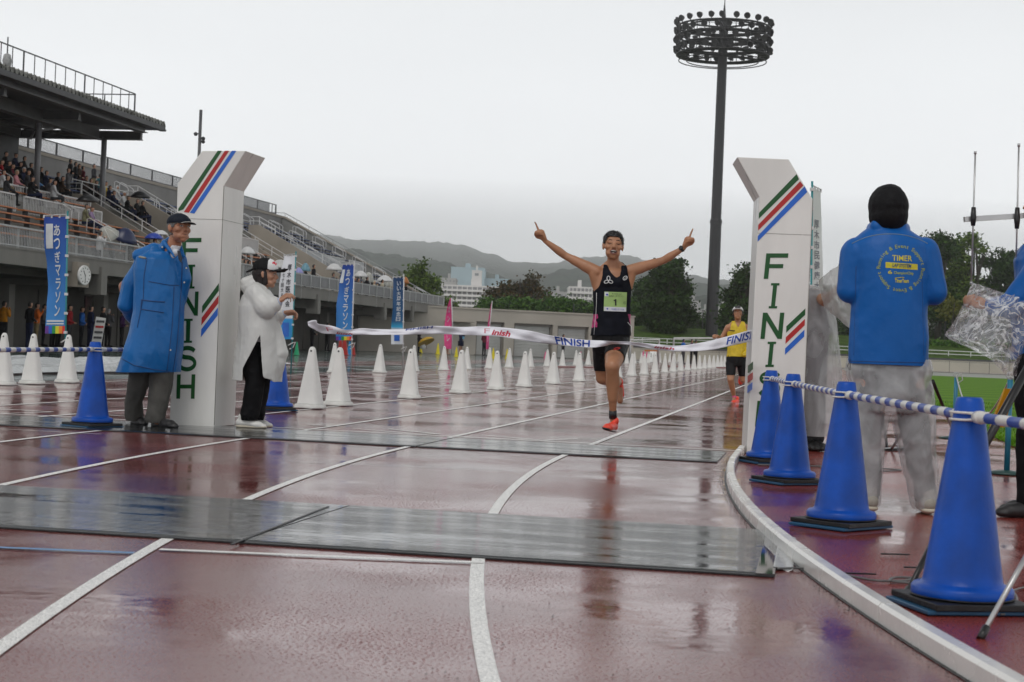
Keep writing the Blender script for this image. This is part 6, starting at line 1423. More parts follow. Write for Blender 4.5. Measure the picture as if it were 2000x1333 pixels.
# ---------------------------------------------------------------- the man in the long blue coat
def px_at(D): return lambda x, y, dd=0.0: P(x, y, D + dd)
m_coat = mk('blue_rain_coat', (.003, .115, .36), .36, .16, 3, .16, 10, spec=.35, det=5, rvar=.08)
m_slack = mk('grey_slacks', (.085, .082, .075), .8, .15, 12, .25, 90, spec=.2)
m_bshoe = mk('worn_black_shoe', (.022, .021, .022), .5, .3, 12)
def man():
    D = 14.35; p = px_at(D); root = thing('person', 'older man in a long blue coat, dark cap and grey slacks, hands behind his back', 'person', V((P(305, 838, D).x, D, 0)))
    FW = V((.55, -.83, 0)); SD = V((.83, .55, 0))        # he faces right and towards the camera; SD is his left side... across the shoulders
    hf = head_frame(p(350, 447, -.06), V((.66, -.72, .10)), V((.05, 0, 1))); hk = 1.10
    B = head_parts(hf, hk, jaw=1.12, mouth='open') + [cap(p(336, 492, 0), .066, p(345, 462, -.03), .056), cap(p(320, 514, .05), .08, p(328, 506, .03), .06)]
    # hands clasped behind the back
    B += hand(p(250, 612, .12), V((.9, .2, -.4)), V((.3, .9, .1)), 1, 1.0, 'relaxed')
    B += [cap(p(243, 560, .1), .05, p(250, 612, .12), .03), cap(p(300, 520, .1), .1, p(295, 640, 0), .12)]
    # legs under the slacks and feet
    for h_, k_, a_ in ((p(282, 690, .12), p(268, 765, .15), p(264, 812, .22)), (p(318, 690, -.02), p(314, 770, -.02), p(307, 822, -.04))): B += [cap(h_, .08, k_, .055), cap(k_, .055, a_, .035)]
    body = Blob(B, .006, 3); body.out('body', m_skin2, root); face_marks(root, hf, body, hk, 'open', 'shut', brow=(.09, .085, .08), lip=(.28, .11, .09))
    hair_cap(root, body, hf, hk, (.10, .097, .095), .003, .03, .0, -.05, .003)
    # cap: crown and brim
    c, M = hf; L = lambda x, y, z: c + M @ (V((x, y, z)) * hk)
    m_cap = mk('navy_cap', (.008, .012, .022), .7, .2, 30, .2, 150, spec=.2)
    Blob([ell(L(0, -.012, .052), [q * hk for q in (.087, .105, .068)], M), ell(L(0, .02, .045), [q * hk for q in (.083, .085, .055)], M)], .006, 2).cut(L(0, 0, .036), M @ V((0, 0, -1))).out('cap', m_cap, root)
    b = MB()
    def brim(u, v, dz=0): a = (u - .5) * 2.0; r = .083 + .075 * v * math.cos(a * .72); return L(math.sin(a * .78) * (.083 + .012 * v), .02 + (.062 + .082 * v) * math.cos(a * .62), .040 - .010 * v - .016 * abs(a) ** 2 * .6 + dz)
    b.grid(brim, 14, 6); cb = wpart_at('cap_brim', b, m_cap, root, solid=.005)
    b = MB(); b.tube([brim(u / 14, 1.0) for u in range(15)], .0022, 5); wpart_at('brim_piping', b, m_sole, root)
    # shirt and tie
    b = MB(); n1 = p(352, 492, -.10); Blob([cap(p(335, 492, .0), .062, p(340, 482, -.015), .060), cap(p(338, 500, -.03), .04, p(343, 494, -.05), .032)], .006, 2).out('shirt', mk('white_shirt', (.66, .67, .70), .6, .04), root)
    b = MB(); b.prism([p(346, 490, -.115), p(351, 490, -.11), p(356, 505, -.135), p(354, 514, -.14), p(349, 508, -.14)], V((0, .012, 0))); wpart_at('tie', b, mk('dark_tie', (.012, .016, .03), .6), root)
    # slacks
    SL = []
    for pts in ([(p(283, 700, .10), .115), (p(272, 748, .12), .098), (p(262, 785, .16), .083), (p(263, 812, .2), .080)], [(p(318, 700, 0), .115), (p(314, 750, 0), .098), (p(309, 790, -.02), .088), (p(303, 817, -.03), .083)]):
        for i in range(3): SL.append(cap(pts[i][0], pts[i][1], pts[i + 1][0], pts[i + 1][1]))
    sl = Blob(SL, .007, 3).cut(p(300, 826, 0), -UP); sl.displace(wrinkle(.014, 7, 15, (1, 1, .5), 3)); sl.out('slacks', m_slack, root)
    for h_, t_ in ((p(262, 821, .27), p(284, 831, .10)), (p(301, 828, .05), p(345, 838, -.16))):
        h_.z = max(h_.z, .012) if False else h_.z; u1, s1 = shoe(V((h_.x, h_.y, .008)), V((t_.x, t_.y, .008)), UP, r=.043); Blob(u1 + s1, .006, 3).out('shoe', m_bshoe, root)
    # coat: lofted body with sleeves, hood roll and collar
    ang = lambda d: (V((math.cos(d), math.sin(d), 0)), V((-math.sin(d), math.cos(d), 0)))
    ax, ay = ang(math.radians(33))
    R_ = [(p(318, 492, 0), .125, .085), (p(315, 506, 0), .215, .125), (p(313, 530, 0), .235, .145), (p(312, 570, 0), .225, .155), (p(310, 610, .0), .222, .165), (p(306, 650, 0), .235, .180), (p(298, 690, 0), .255, .195), (p(289, 730, .02), .280, .205), (p(287, 740, .02), .28, .205)]
    C = [loft([(c_, rx, ry, ax, ay) for c_, rx, ry in R_], 30)]
    C += [cap(p(284, 508, .02), .085, p(255, 556, .03), .078), cap(p(255, 556, .03), .078, p(247, 596, .05), .072), cap(p(247, 596, .05), .070, p(262, 625, .20), .055), cap(p(270, 500, .02), .06, p(300, 493, .0), .085)]
    C += [cap(p(352, 508, -.02), .06, p(360, 545, .0), .055), cap(p(360, 545, 0), .055, p(352, 590, .08), .05)]
    C += [cap(p(306, 494, .05), .045, p(330, 484, .06), .035), cap(p(321, 474, -.03), .020, p(341, 502, -.125), .018), cap(p(349, 476, .03), .018, p(361, 502, -.09), .020), cap(p(320, 474, -.02), .022, p(330, 468, .06), .022), cap(p(330, 468, .06), .022, p(349, 475, .05), .020), cap(p(316, 484, -.02), .035, p(328, 478, .05), .035)]
    ct = Blob(C, .0075, 3).cut(p(290, 727, 0), V((.04, 0, -1)).normalized()); w1 = wrinkle(.013, 4.5, 9, (1, 1, .38), 1); w2 = wrinkle(.0025, 12, 22, (1, 1, .6), 8)
    ct.displace(lambda q: w1(q) + w2(q)); ct.out('rain_coat', m_coat, root); bt = ct.tree(); o_ = V((0, 0, H))
    def onto(x, y, off=.004): d = ray(x, y).normalized(); h = bt.ray_cast(o_, d, 30); return (h[0] if h[0] is not None else P(x, y, D - .1)) - d * off
    def band(pts, r, mat, name):
        pp = []
        for i in range(len(pts) - 1):
            n = max(2, int(math.hypot(pts[i + 1][0] - pts[i][0], pts[i + 1][1] - pts[i][1]) / 3)); pp += [(pts[i][0] + (pts[i + 1][0] - pts[i][0]) * k / n, pts[i][1] + (pts[i + 1][1] - pts[i][1]) * k / n) for k in range(n)]
        b = MB(); b.tube([onto(*q, .0015) for q in pp + [pts[-1]]], r, 6); wpart_at(name, b, mat, root)
    m_seam2 = mk('coat_seam', (.004, .05, .18), .5); m_btn = mk('metal_button', (.45, .45, .42), .3, metal=.6)
    band([(356, 512), (354, 560), (350, 620), (345, 680), (338, 725)], .005, m_seam2, 'front_seam'); band([(340, 560), (336, 640), (326, 725)], .004, m_seam2, 'front_seam')
    band([(276, 586), (300, 589), (322, 590)], .006, m_seam2, 'pocket_flap'); band([(275, 604), (320, 611)], .005, m_seam2, 'pocket_flap'); band([(276, 586), (275, 604)], .004, m_seam2, 'pocket_flap'); band([(290, 550), (330, 557), (350, 558)], .004, m_seam2, 'yoke_seam')
    band([(287, 505), (281, 540), (280, 580), (268, 640)], .004, m_seam2, 'sleeve_seam'); band([(236, 700), (262, 714), (300, 722), (332, 726)], .004, m_seam2, 'hem_seam')
    band([(272, 502), (285, 504.5)], .010, mk('reflective_patch', (.32, .31, .27), .4), 'sleeve_patch'); band([(275, 503), (282, 504)], .004, m_bshoe, 'patch_print')
    for q in ((317, 483), (333, 684), (364, 524), (360, 552)): b = MB(); c_ = onto(*q, .003); b.lathe([(.008, 0), (.007, .003)], c_, 10, axis=-fw); wpart_at('button', b, m_btn, root)
man()
# ---------------------------------------------------------------- the woman in the white raincoat
m_wrain = mk('white_vinyl_raincoat', (.64, .64, .62), .38, .05, 4, .10, 14, spec=.4, alpha=.94, det=5)
def woman():
    D = 14.75; p = px_at(D); root = thing('person', 'woman in white raincoat, black trousers and a black and white cap, hands held forward', 'person', V((P(495, 833, D).x, D, 0)))
    hf = head_frame(p(520, 537, 0), V((1, -.10, -.02)), V((0, .02, 1))); hk = .98
    B = head_parts(hf, hk) + [cap(p(512, 562, .02), .05, p(516, 545, .0), .05)]
    sR, eR, wR = p(500, 578, -.15), p(527, 612, -.17), p(546, 588, -.20); sL, eL, wL = p(506, 580, .12), p(530, 630, .10), p(556, 612, .0)
    B += [cap(sR, .05, eR, .038), cap(eR, .038, wR, .024), cap(sL, .05, eL, .038), cap(eL, .038, wL, .024)]
    B += hand(wR, V((.75, 0, .62)), V((.5, .45, -.6)), 1, .95, 'pinch') + hand(wL, V((1, -.1, .12)), V((.1, -.5, -.8)), -1, .95, 'pinch')
    B += [loft([(p(503, y, 0), a, b_, V((1, 0, 0)), V((0, 1, 0))) for y, a, b_ in ((570, .09, .17), (600, .12, .18), (640, .11, .15), (655, .10, .14))], 20)]
    for h_, k_, a_ in ((p(497, 700, -.08), p(500, 765, -.08), p(489, 822, -.08)), (p(500, 700, .08), p(504, 765, .08), p(497, 820, .1))): B += [cap(h_, .08, k_, .055), cap(k_, .055, a_, .035)]
    body = Blob(B, .006, 3); body.out('body', m_skin3, root); face_marks(root, hf, body, hk, 'open', 'shut')
    c, M = hf; L = lambda x, y, z: c + M @ (V((x, y, z)) * hk)
    Blob([ell(L(0, -.03, .02), [q * hk for q in (.086, .085, .095)], M), cap(L(0, -.05, 0), .078, L(0, -.045, -.075), .060), cap(L(.06, .0, .0), .026, L(.05, .01, -.075), .022), cap(L(-.06, .0, 0), .026, L(-.05, .01, -.075), .022)], .006, 2).displace(lambda q: .003 * noise.noise(V((q.x * 90, q.y * 90, q.z * 12)))).out('hair', mk('dark_bob_hair', (.014, .009, .008), .4, .3, 60, .4, 200), root)
    m_cb = mk('black_cap_cloth', (.008, .008, .009), .7, .2, 30, .2, 150, spec=.2); m_cw = mk('white_cap_front', (.7, .7, .7), .6); m_cr = mk('red_cap_print', (.6, .03, .06), .6)
    cp_ = Blob([ell(L(0, -.012, .058), [q * hk for q in (.098, .118, .095)], M)], .006, 2).cut(L(0, 0, .040), M @ V((0, 0, -1)))
    def cm_(q, n):
        z = (M.transposed() @ (q - c)) / hk
        if z.y > .028 and z.z > .045: return 2 if (abs(z.x) < .2 and .062 < z.y < .092 and .085 < z.z < .125 and noise.noise(q * 60) > -.15) else 1
        return 0
    cp_.out('cap', [m_cb, m_cw, m_cr], root, cm_)
    b = MB(); b.grid(lambda u, v: L((u - .5) * .17 * (1 - .15 * v), .085 + .105 * v - .07 * abs(u - .5) ** 2 * 4 * .6, .050 + .012 * v - .10 * (u - .5) ** 2), 12, 6); wpart_at('cap_brim', b, m_cb, root, solid=.005)
    b = MB(); b.tube([L(0, -.10, .055), L(-.01, -.15, .03), L(0, -.185, .012)], [.008, .011, .007], 8); wpart_at('cap_strap', b, m_cb, root)
    # trousers and shoes
    TRS = []
    for pts in ([(p(497, 655, -.05), .10), (p(494, 700, -.07), .10), (p(497, 750, -.09), .088), (p(492, 790, -.09), .082), (p(487, 812, -.09), .085)], [(p(503, 700, .07), .10), (p(509, 750, .07), .085), (p(503, 790, .09), .078), (p(500, 812, .1), .078)]):
        for i in range(len(pts) - 1): TRS.append(cap(pts[i][0], pts[i][1], pts[i + 1][0], pts[i + 1][1]))
    Blob(TRS, .007, 3).cut(p(495, 821, 0), -UP).displace(wrinkle(.010, 8, 18, (1, 1, .8), 5)).out('trousers', mk('black_trousers', (.006, .006, .007), .75, .2, 10, .2, 80, spec=.15), root)
    for x, dd in ((468, -.09), (474, .1)):
        a = G(x, 831 + (0 if dd < 0 else -2)); a = V((P(x, 832, D).x, D + dd, .01)); t_ = a + V((.245, -.02, 0)); u1, s1 = shoe(a, t_, UP, r=.038); Blob(u1, .006, 3).out('shoe', m_sole, root); Blob(s1, .005, 2).out('sole', mk('gum_sole', (.5, .45, .36), .5), root)
    Blob([loft([(p(503, y, 0), a, b_, V((1, 0, 0)), V((0, 1, 0))) for y, a, b_ in ((575, .10, .18), (600, .13, .19), (640, .125, .165), (668, .13, .18))], 20)], .008, 2).out('shirt', mk('white_shirt', (.66, .67, .70), .6, .04), root)
    # shirt sleeves
    m_shirt = mk('pale_blue_sleeve', (.42, .46, .56), .6, .08, 8, .2, 60)
    for e_, w_ in ((eR, wR), (eL, wL)): Blob([cap(e_.lerp(w_, .2), .048, e_.lerp(w_, .9), .036)], .006, 2).displace(wrinkle(.006, 20, 40)).out('shirt_sleeve', m_shirt, root)
    # raincoat
    X_, Y_ = V((1, 0, 0)), V((0, 1, 0))
    rc = [(566, 506, .085, .15), (578, 503, .14, .20), (600, 503, .165, .22), (630, 505, .178, .225), (660, 506, .190, .23), (690, 505, .205, .235), (720, 503, .215, .24), (745, 501, .215, .24), (760, 500, .21, .24)]
    C = [loft([(p(x, y, 0), a, b_, X_, Y_) for y, x, a, b_ in rc], 30)]
    C += [cap(p(498, 575, -.12), .095, p(519, 600, -.17), .105), cap(p(519, 600, -.17), .105, p(534, 596, -.18), .072), cap(p(504, 577, .12), .09, p(532, 625, .1), .09), cap(p(532, 625, .1), .085, p(546, 616, .02), .055)]
    C += [cap(p(484, 560, .02), .075, p(500, 556, .02), .07), cap(p(478, 552, 0), .05, p(495, 546, .02), .05), cap(p(500, 560, -.08), .04, p(515, 566, -.06), .035)]
    C += [cap(p(535, 640, -.05), .06, p(548, 690, -.05), .07), cap(p(548, 690, -.05), .065, p(543, 735, -.05), .03)]
    rb = Blob(C, .0075, 3)
    def hem(q):      # ragged pointed tails
        x, y = pix(q); return 
    rb.cut(p(500, 744, 0), -UP); bm = rb.bm
    def kill(q):
        x, y = pix(q)
        edge = 760
        if 474 < x < 514: edge = 655 + abs(x - 508) * 1.9 if x < 508 else 655 + (x - 508) * 14
        if x <= 474: edge = 760
        if 514 <= x < 531: edge = 738 + (x - 514) * .3
        if 531 <= x < 541: edge = 750
        return y > edge
    bmesh.ops.delete(bm, geom=[f for f in bm.faces if kill(f.calc_center_median()) and f.calc_center_median().y < D + .02], context='FACES'); rb.upd()
    for it in range(10):
        be = [e for e in bm.edges if e.is_boundary]; acc = {}
        for e in be:
            for a_, c_ in ((e.verts[0], e.verts[1]), (e.verts[1], e.verts[0])): acc.setdefault(a_, []).append(c_.co.copy())
        for v_, l_ in acc.items():
            if len(l_) >= 2: v_.co = v_.co * .5 + sum(l_, V((0, 0, 0))) / len(l_) * .5
    rb.upd()
    w1 = wrinkle(.014, 4.5, 9, (1, 1, .38), 2); w2 = wrinkle(.003, 13, 24, (1, 1, .6), 4); rb.displace(lambda q: w1(q) + w2(q)); rb.out('raincoat', m_wrain, root, solid=.001)
woman()
# ---------------------------------------------------------------- the timer in the blue jacket, seen from behind
m_jack = mk('blue_soft_jacket', (.003, .10, .37), .45, .12, 3, .10, 14, spec=.25, det=5)
m_clear = mk('clear_wet_vinyl', (.60, .61, .62), .25, .06, 5, .15, 14, spec=.6, alpha=.42, det=4)
def alpha_noise(M, lo, hi, sc=9):
    t = M.node_tree; b = t.nodes['Principled BSDF']; n = t.nodes.new('ShaderNodeTexNoise'); n.inputs['Scale'].default_value = sc; n.inputs['Detail'].default_value = 5; n.inputs['Distortion'].default_value = 1.2
    r = t.nodes.new('ShaderNodeMapRange'); r.inputs[1].default_value = .35; r.inputs[2].default_value = .68; r.inputs[3].default_value = lo; r.inputs[4].default_value = hi; t.links.new(n.outputs[0], r.inputs[0]); t.links.new(r.outputs[0], b.inputs['Alpha'])
alpha_noise(m_clear, .34, .62, 3)
m_darkpants = mk('dark_rain_pants', (.030, .032, .034), .6, .2, 4, .2, 40, spec=.3)
def timer():
    D = 9.12; p = px_at(D); root = thing('person', 'person from behind in a blue TIMER jacket, black hood and clear plastic overtrousers', 'person', V((P(1745, 1000, D).x, D, 0)))
    hf = head_frame(p(1736, 416, .01), V((-.25, 1, -.05)), V((.0, .1, 1)))
    B = head_parts(hf, .95) + [cap(p(1737, 470, .02), .065, p(1737, 430, .0), .055)]
    B += [loft([(p(1737, y, 0), a, b_, V((1, 0, 0)), V((0, 1, 0))) for y, a, b_ in ((465, .15, .09), (500, .20, .12), (560, .18, .13), (640, .15, .11), (720, .15, .10), (760, .13, .09))], 22)]
    for s_, a in ((-1, (1668, 492)), (1, (1806, 492))):
        sh = p(*a); el = p(1655 if s_ < 0 else 1828, 572, .02); wr = el + V((-s_ * .06, .24, .03)); B += [cap(sh, .055, el, .045), cap(el, .043, wr, .028)] + hand(wr, V((-s_ * .3, 1, .1)), V((-s_ * .7, 0, -.5)), s_, 1, 'grip')
    for h_, k_, a_ in ((p(1703, 740, 0), p(1698, 860, .02), p(1697, 975, .03)), (p(1772, 740, 0), p(1786, 860, .02), p(1808, 980, .0))): B += [cap(h_, .09, k_, .065), cap(k_, .062, a_, .042)]
    body = Blob(B, .007, 3); body.out('body', m_skin, root)
    m_hood = mk('black_hood', (.006, .006, .007), .7, .2, 12, .35, 45, spec=.2)
    hd = Blob([ell(p(1735, 403, .0), (.106, .145, .121)), ell(p(1735, 422, .0), (.104, .145, .11)), cap(p(1735, 430, .0), .092, p(1737, 458, .0), .078), ell(p(1738, 380, .01), (.062, .09, .055))], .007, 3); hd.displace(wrinkle(.006, 7, 14, (1, 1, .6), 6)); hd.out('hood', m_hood, root)
    X_, Y_ = V((1, 0, 0)), V((0, 1, 0)); J = [(437, 1736, .082, .08), (448, 1736, .11, .09), (462, 1737, .165, .12), (480, 1737, .215, .14), (510, 1737, .220, .165), (560, 1737, .208, .175), (620, 1736, .204, .172), (680, 1735, .212, .172), (712, 1735, .214, .172), (735, 1735, .21, .17)]
    C = [loft([(p(x, y, 0), a, b_, X_, Y_) for y, x, a, b_ in J], 34)]
    for s_, a, e in ((-1, (1672, 496), (1661, 566)), (1, (1802, 496), (1822, 570))):
        sh = p(*a); el = p(*e, -.01); C += [cap(sh, .088, el, .075), cap(el, .074, el + V((-s_ * .05, .22, .02)), .052), cap(sh + V((-s_ * .05, 0, .005)), .075, sh, .085)]
    C += [cap(p(1712, 442, -.05), .032, p(1760, 442, -.05), .032), cap(p(1708, 448, .03), .04, p(1714, 443, -.05), .035), cap(p(1764, 448, .03), .04, p(1758, 443, -.05), .035)]
    jk = Blob(C, .0075, 4).cut(p(1735, 713, 0), V((0, 0, -1))); w1 = wrinkle(.010, 4, 8, (1, 1, .5), 3); w2 = wrinkle(.0015, 12, 22, (1, 1, 1), 4)
    jk.displace(lambda q: w1(q) * (.35 + .65 * min(1, abs(pix(q)[0] - 1740) / 60)) + w2(q)); jk.out('jacket', m_jack, root, solid=.002); bt = jk.tree(); o_ = V((0, 0, H))
    def onto(x, y, off=.003): d = ray(x, y).normalized(); h = bt.ray_cast(o_, d, 30); return (h[0] if h[0] is not None else P(x, y, D - .15)) - d * off
    m_y = mk('yellow_print', (.55, .48, .02), .5, .15, 60); m_yg = mk('ring_print', (.33, .38, .05), .5)
    def txt(body_, x0, x1, y0, y1, mat, off=.003, shear=0, bold=.0, skew=.03, par=None):
        vs_, fs_ = text_mesh(body_, 1, shear, subdiv=.5, offset=bold); xs = [q.x for q in vs_]; ys = [q.y for q in vs_]; a, c_, e, g = min(xs), max(xs), min(ys), max(ys)
        b = MB(); b.add([onto(x0 + (q.x - a) / (c_ - a) * (x1 - x0), y1 - (q.y - e) / (g - e) * (y1 - y0) + ((q.x - a) / (c_ - a)) * (x1 - x0) * skew, off) for q in vs_], fs_); return wpart_at('lettering', b, mat, root)
    Zj = lambda x, y: (1600 + x / 3.7025, 420 + y / 3.7025)
    txt('TIMER', Zj(528, 0)[0], Zj(672, 0)[0], Zj(0, 291)[1], Zj(0, 332)[1], m_y, bold=.012)
    b = MB(); b.grid(lambda u, v: onto(*(lambda q: (q[0], q[1]))(Zj(480 + 232 * u, 341 + 42 * v + 16 * u)), .002), 16, 3); wpart_at('yellow_bar', b, m_y, root)
    txt('LAP SYSTEM', Zj(528, 0)[0], Zj(668, 0)[0], Zj(0, 350)[1], Zj(0, 376)[1], mk('bar_ink', (.01, .06, .16), .6), .0045, .25, .02, .06)
    txt('ChampionChip', Zj(540, 0)[0], Zj(682, 0)[0], Zj(0, 407)[1], Zj(0, 434)[1], m_yg, bold=.02, skew=.04); txt('6', Zj(497, 0)[0], Zj(528, 0)[0], Zj(0, 401)[1], Zj(0, 427)[1], m_y, bold=.02)
    txt('TimerTeam', Zj(548, 0)[0], Zj(648, 0)[0], Zj(0, 462)[1], Zj(0, 490)[1], m_y, bold=.03, skew=.02)
    b = MB(); b.tube([onto(*Zj(548, 458)), onto(*Zj(600, 452)), onto(*Zj(615, 455))], .002, 5); wpart_at('print_line', b, m_y, root)
    cx, cy = Zj(590, 388); Rr = 160 / 3.7025; s_ = 'Running & Event Support '
    full = s_ + s_; nchar = len(full)
    for i, ch in enumerate(full):
        if ch == ' ': continue
        t = math.radians(-197 + 15 + i * 360 / nchar - 0) + 0; t = math.radians(183) + i * 2 * pi / nchar
        vs_, fs_ = text_mesh(ch, 11.0, offset=.1); 
        out = []
        for q in vs_: 
            rr_ = Rr + q.y * .95; aa = t + q.x / Rr; out.append(onto(cx + rr_ * math.cos(aa), cy + rr_ * math.sin(aa), .003))
        b = MB(); b.add(out, fs_); wpart_at('ring_letter', b, m_yg, root)
    b = MB(); b.tube([onto(1664 + 148 * k / 40, 457.5 + 19 * abs(k / 20 - 1) ** 2.2, .001) for k in range(41)], .003, 5); wpart_at('yoke_piping', b, mk('grey_piping', (.14, .2, .24), .5), root)
    b = MB(); b.tube([onto(1660 + 148 * k / 40, 706 + 3 * k / 40, .0005) for k in range(41)], .003, 5); wpart_at('hem_seam', b, mk('jacket_seam', (.004, .05, .2), .5), root)
    for sx, ex in ((1672, 1668), (1800, 1804)):
        b = MB(); b.tube([onto(sx + (ex - sx) * k / 24, 520 + 175 * k / 24, .0005) for k in range(25)], .0022, 5); wpart_at('side_seam', b, mk('jacket_seam', (.004, .05, .2), .5), root)
    b = MB(); b.tube([onto(1661, 702), onto(1661, 702) - UP * .04 - V((.015, 0, 0)), onto(1661, 702) - UP * .06 + V((.0, 0, 0)), onto(1661, 702) - UP * .02], .002, 5); wpart_at('cord', b, m_blkp, root)
    PT = []; CV = []
    for pts in ([(1705, 735, .12), (1697, 790, .108), (1696, 860, .095), (1697, 920, .080), (1697, 975, .068)], [(1768, 735, .12), (1780, 790, .108), (1790, 860, .10), (1800, 920, .086), (1808, 975, .075)]):
        for i in range(4):
            a, b_ = pts[i], pts[i + 1]; PT.append(cap(p(a[0], a[1], .01), a[2] * .80, p(b_[0], b_[1], .01), b_[2] * .80)); CV.append(cap(p(a[0], a[1], .01), a[2] * 1.10, p(b_[0], b_[1], .01), b_[2] * 1.14))
    PT.append(cap(p(1712, 720, .01), .13, p(1762, 720, .01), .13)); PT.append(loft([(p(1736, y, 0), a, c__, V((1, 0, 0)), V((0, 1, 0))) for y, a, c__ in ((690, .17, .11), (730, .175, .115), (765, .17, .115), (790, .14, .10))], 22)); CV.append(cap(p(1708, 722, .01), .155, p(1764, 722, .01), .155)); CV.append(loft([(p(1736, y, .005), a, c__, V((1, 0, 0)), V((0, 1, 0))) for y, a, c__ in ((695, .205, .165), (735, .215, .17), (775, .215, .17), (805, .20, .155))], 24))
    Blob(PT, .009, 3).cut(p(1750, 978, 0), -UP).displace(wrinkle(.012, 6, 14, (1, 1, .7), 9)).out('inner_trousers', m_darkpants, root)
    cv = Blob(CV, .009, 3).cut(p(1750, 992, 0), -UP).cut(p(1750, 700, 0), UP); w1 = wrinkle(.020, 4, 8, (1, 1, .4), 11); w2 = wrinkle(.004, 12, 22, (1, 1, .7), 12); cv.displace(lambda q: w1(q) + w2(q)); cv.out('clear_overtrousers', m_clear, root)
    for x in (1697, 1808):
        a = P(x, 1003, D); h_ = V((a.x, D - .06, .012)); t_ = h_ + V((.03 if x > 1750 else -.03, .26, 0)); u1, s1 = shoe(h_, t_, UP, r=.045); Blob(u1, .007, 3).out('shoe', mk('grey_suede_shoe', (.30, .28, .24), .7, .1, 10), root); Blob(s1, .006, 2).out('sole', mk('gum_sole', (.5, .45, .36), .5), root)
timer()
# ---------------------------------------------------------------- the person hidden behind the right pillar, in a clear raincoat
def poncho_sheet(root, corner_fn, nu, nv, amp, seed, mat, name='raincoat_sleeve'):
    b = MB(); b.grid(lambda u, v: corner_fn(u, v) + V((0, 1, 0)) * amp * (noise.noise(V((u * 5, v * 4, seed))) + .5 * noise.noise(V((u * 14, v * 11, seed)))) , nu, nv); return wpart_at(name, b, mat, root)
m_clear2 = mk('milky_wet_vinyl', (.66, .67, .67), .3, .05, 4, .15, 12, spec=.5, alpha=.6, det=4); alpha_noise(m_clear2, .60, .85, 4)
def poly_sheet(px_rows, Dfn):     # rows of photo points, interpolated
    def fn(u, v):
        n = len(px_rows) - 1; f = min(v * n, n - 1e-6); i = int(f); t = f - i
        def row(r): k = len(r) - 1; g = min(u * k, k - 1e-6); j = int(g); s_ = g - j; return (r[j][0] * (1 - s_) + r[j + 1][0] * s_, r[j][1] * (1 - s_) + r[j + 1][1] * s_)
        a = row(px_rows[i]); c = row(px_rows[i + 1]); return P(a[0] * (1 - t) + c[0] * t, a[1] * (1 - t) + c[1] * t, Dfn(u, v))
    return fn
def hidden():
    D = 14.9; p = px_at(D); root = thing('person', 'person in a clear raincoat half hidden behind the right finish pillar', 'person', V((P(1588, 885, D).x, D, 0)))
    hf = head_frame(p(1560, 520, 0), V((.5, -.8, 0)), UP); B = head_parts(hf, 1.0) + [cap(p(1562, 560, 0), .06, p(1560, 535, 0), .055), loft([(p(1578, y, 0), a, b_, V((1, 0, 0)), V((0, 1, 0))) for y, a, b_ in ((565, .12, .09), (590, .17, .11), (650, .16, .12), (720, .15, .12), (760, .12, .1))], 20)]
    el = p(1610, 590, -.3); wr = p(1640, 560, -.7); B += [cap(p(1600, 580, 0), .05, el, .042), cap(el, .04, wr, .028)] + hand(wr, V((.4, -.5, .6)), V((0, 0, 1)), 1, 1, 'grip')
    for x in (1575, 1592): B += [cap(p(x, 745, 0), .08, p(x, 880, 0), .04)]
    Blob(B, .007, 3).out('body', m_skin, root); Blob([ell(p(1560, 508, 0), (.10, .11, .10)), cap(p(1560, 515, 0), .1, p(1562, 545, .01), .085)], .008, 3).out('hood', mk('dark_hood', (.01, .01, .012), .7), root)
    Blob([loft([(p(1577, y, 0), a, b_, V((1, 0, 0)), V((0, 1, 0))) for y, a, b_ in ((566, .14, .11), (600, .19, .13), (660, .19, .14), (740, .17, .14), (760, .17, .13))], 20)], .009, 3).out('dark_jacket', mk('plum_jacket', (.045, .03, .045), .7, .3, 4), root)
    Blob([cap(p(x, 745, 0), .10, p(x + 3, 855, 0), .07) for x in (1572, 1592)], .009, 3).out('trousers', m_darkpants, root)
    cv = Blob([loft([(p(x, y, 0), a, b_, V((1, 0, 0)), V((0, 1, 0))) for y, x, a, b_ in ((560, 1578, .10, .1), (575, 1580, .19, .14), (620, 1585, .21, .17), (700, 1589, .23, .20), (780, 1591, .25, .2), (848, 1594, .25, .2), (860, 1594, .25, .2))], 26)], .009, 2).cut(p(1590, 851, 0), -UP)
    w1 = wrinkle(.022, 5, 11, (1, 1, .4), 21); cv.displace(w1); cv.out('clear_raincoat', m_clear, root)
    poncho_sheet(root, poly_sheet([[(1600, 548), (1622, 528), (1648, 514), (1672, 508)], [(1603, 575), (1625, 560), (1650, 555), (1690, 550)], [(1610, 600), (1630, 600), (1660, 600), (1700, 600)], [(1622, 612), (1638, 624), (1662, 645), (1700, 655)]], lambda u, v: 14.3 - .9 * u), 30, 24, .09, 3, m_clear2)
    for x in (1580, 1592): h_ = V((P(x, 880, D).x, D + .05, .01)); u1, s1 = shoe(h_, h_ + V((.04, -.25, 0)), UP, r=.045); Blob(u1 + s1 + [cap(h_ + UP * .05, .045, h_ + UP * .22, .05)], .008, 3).out('boot', m_bshoe, root)
hidden()
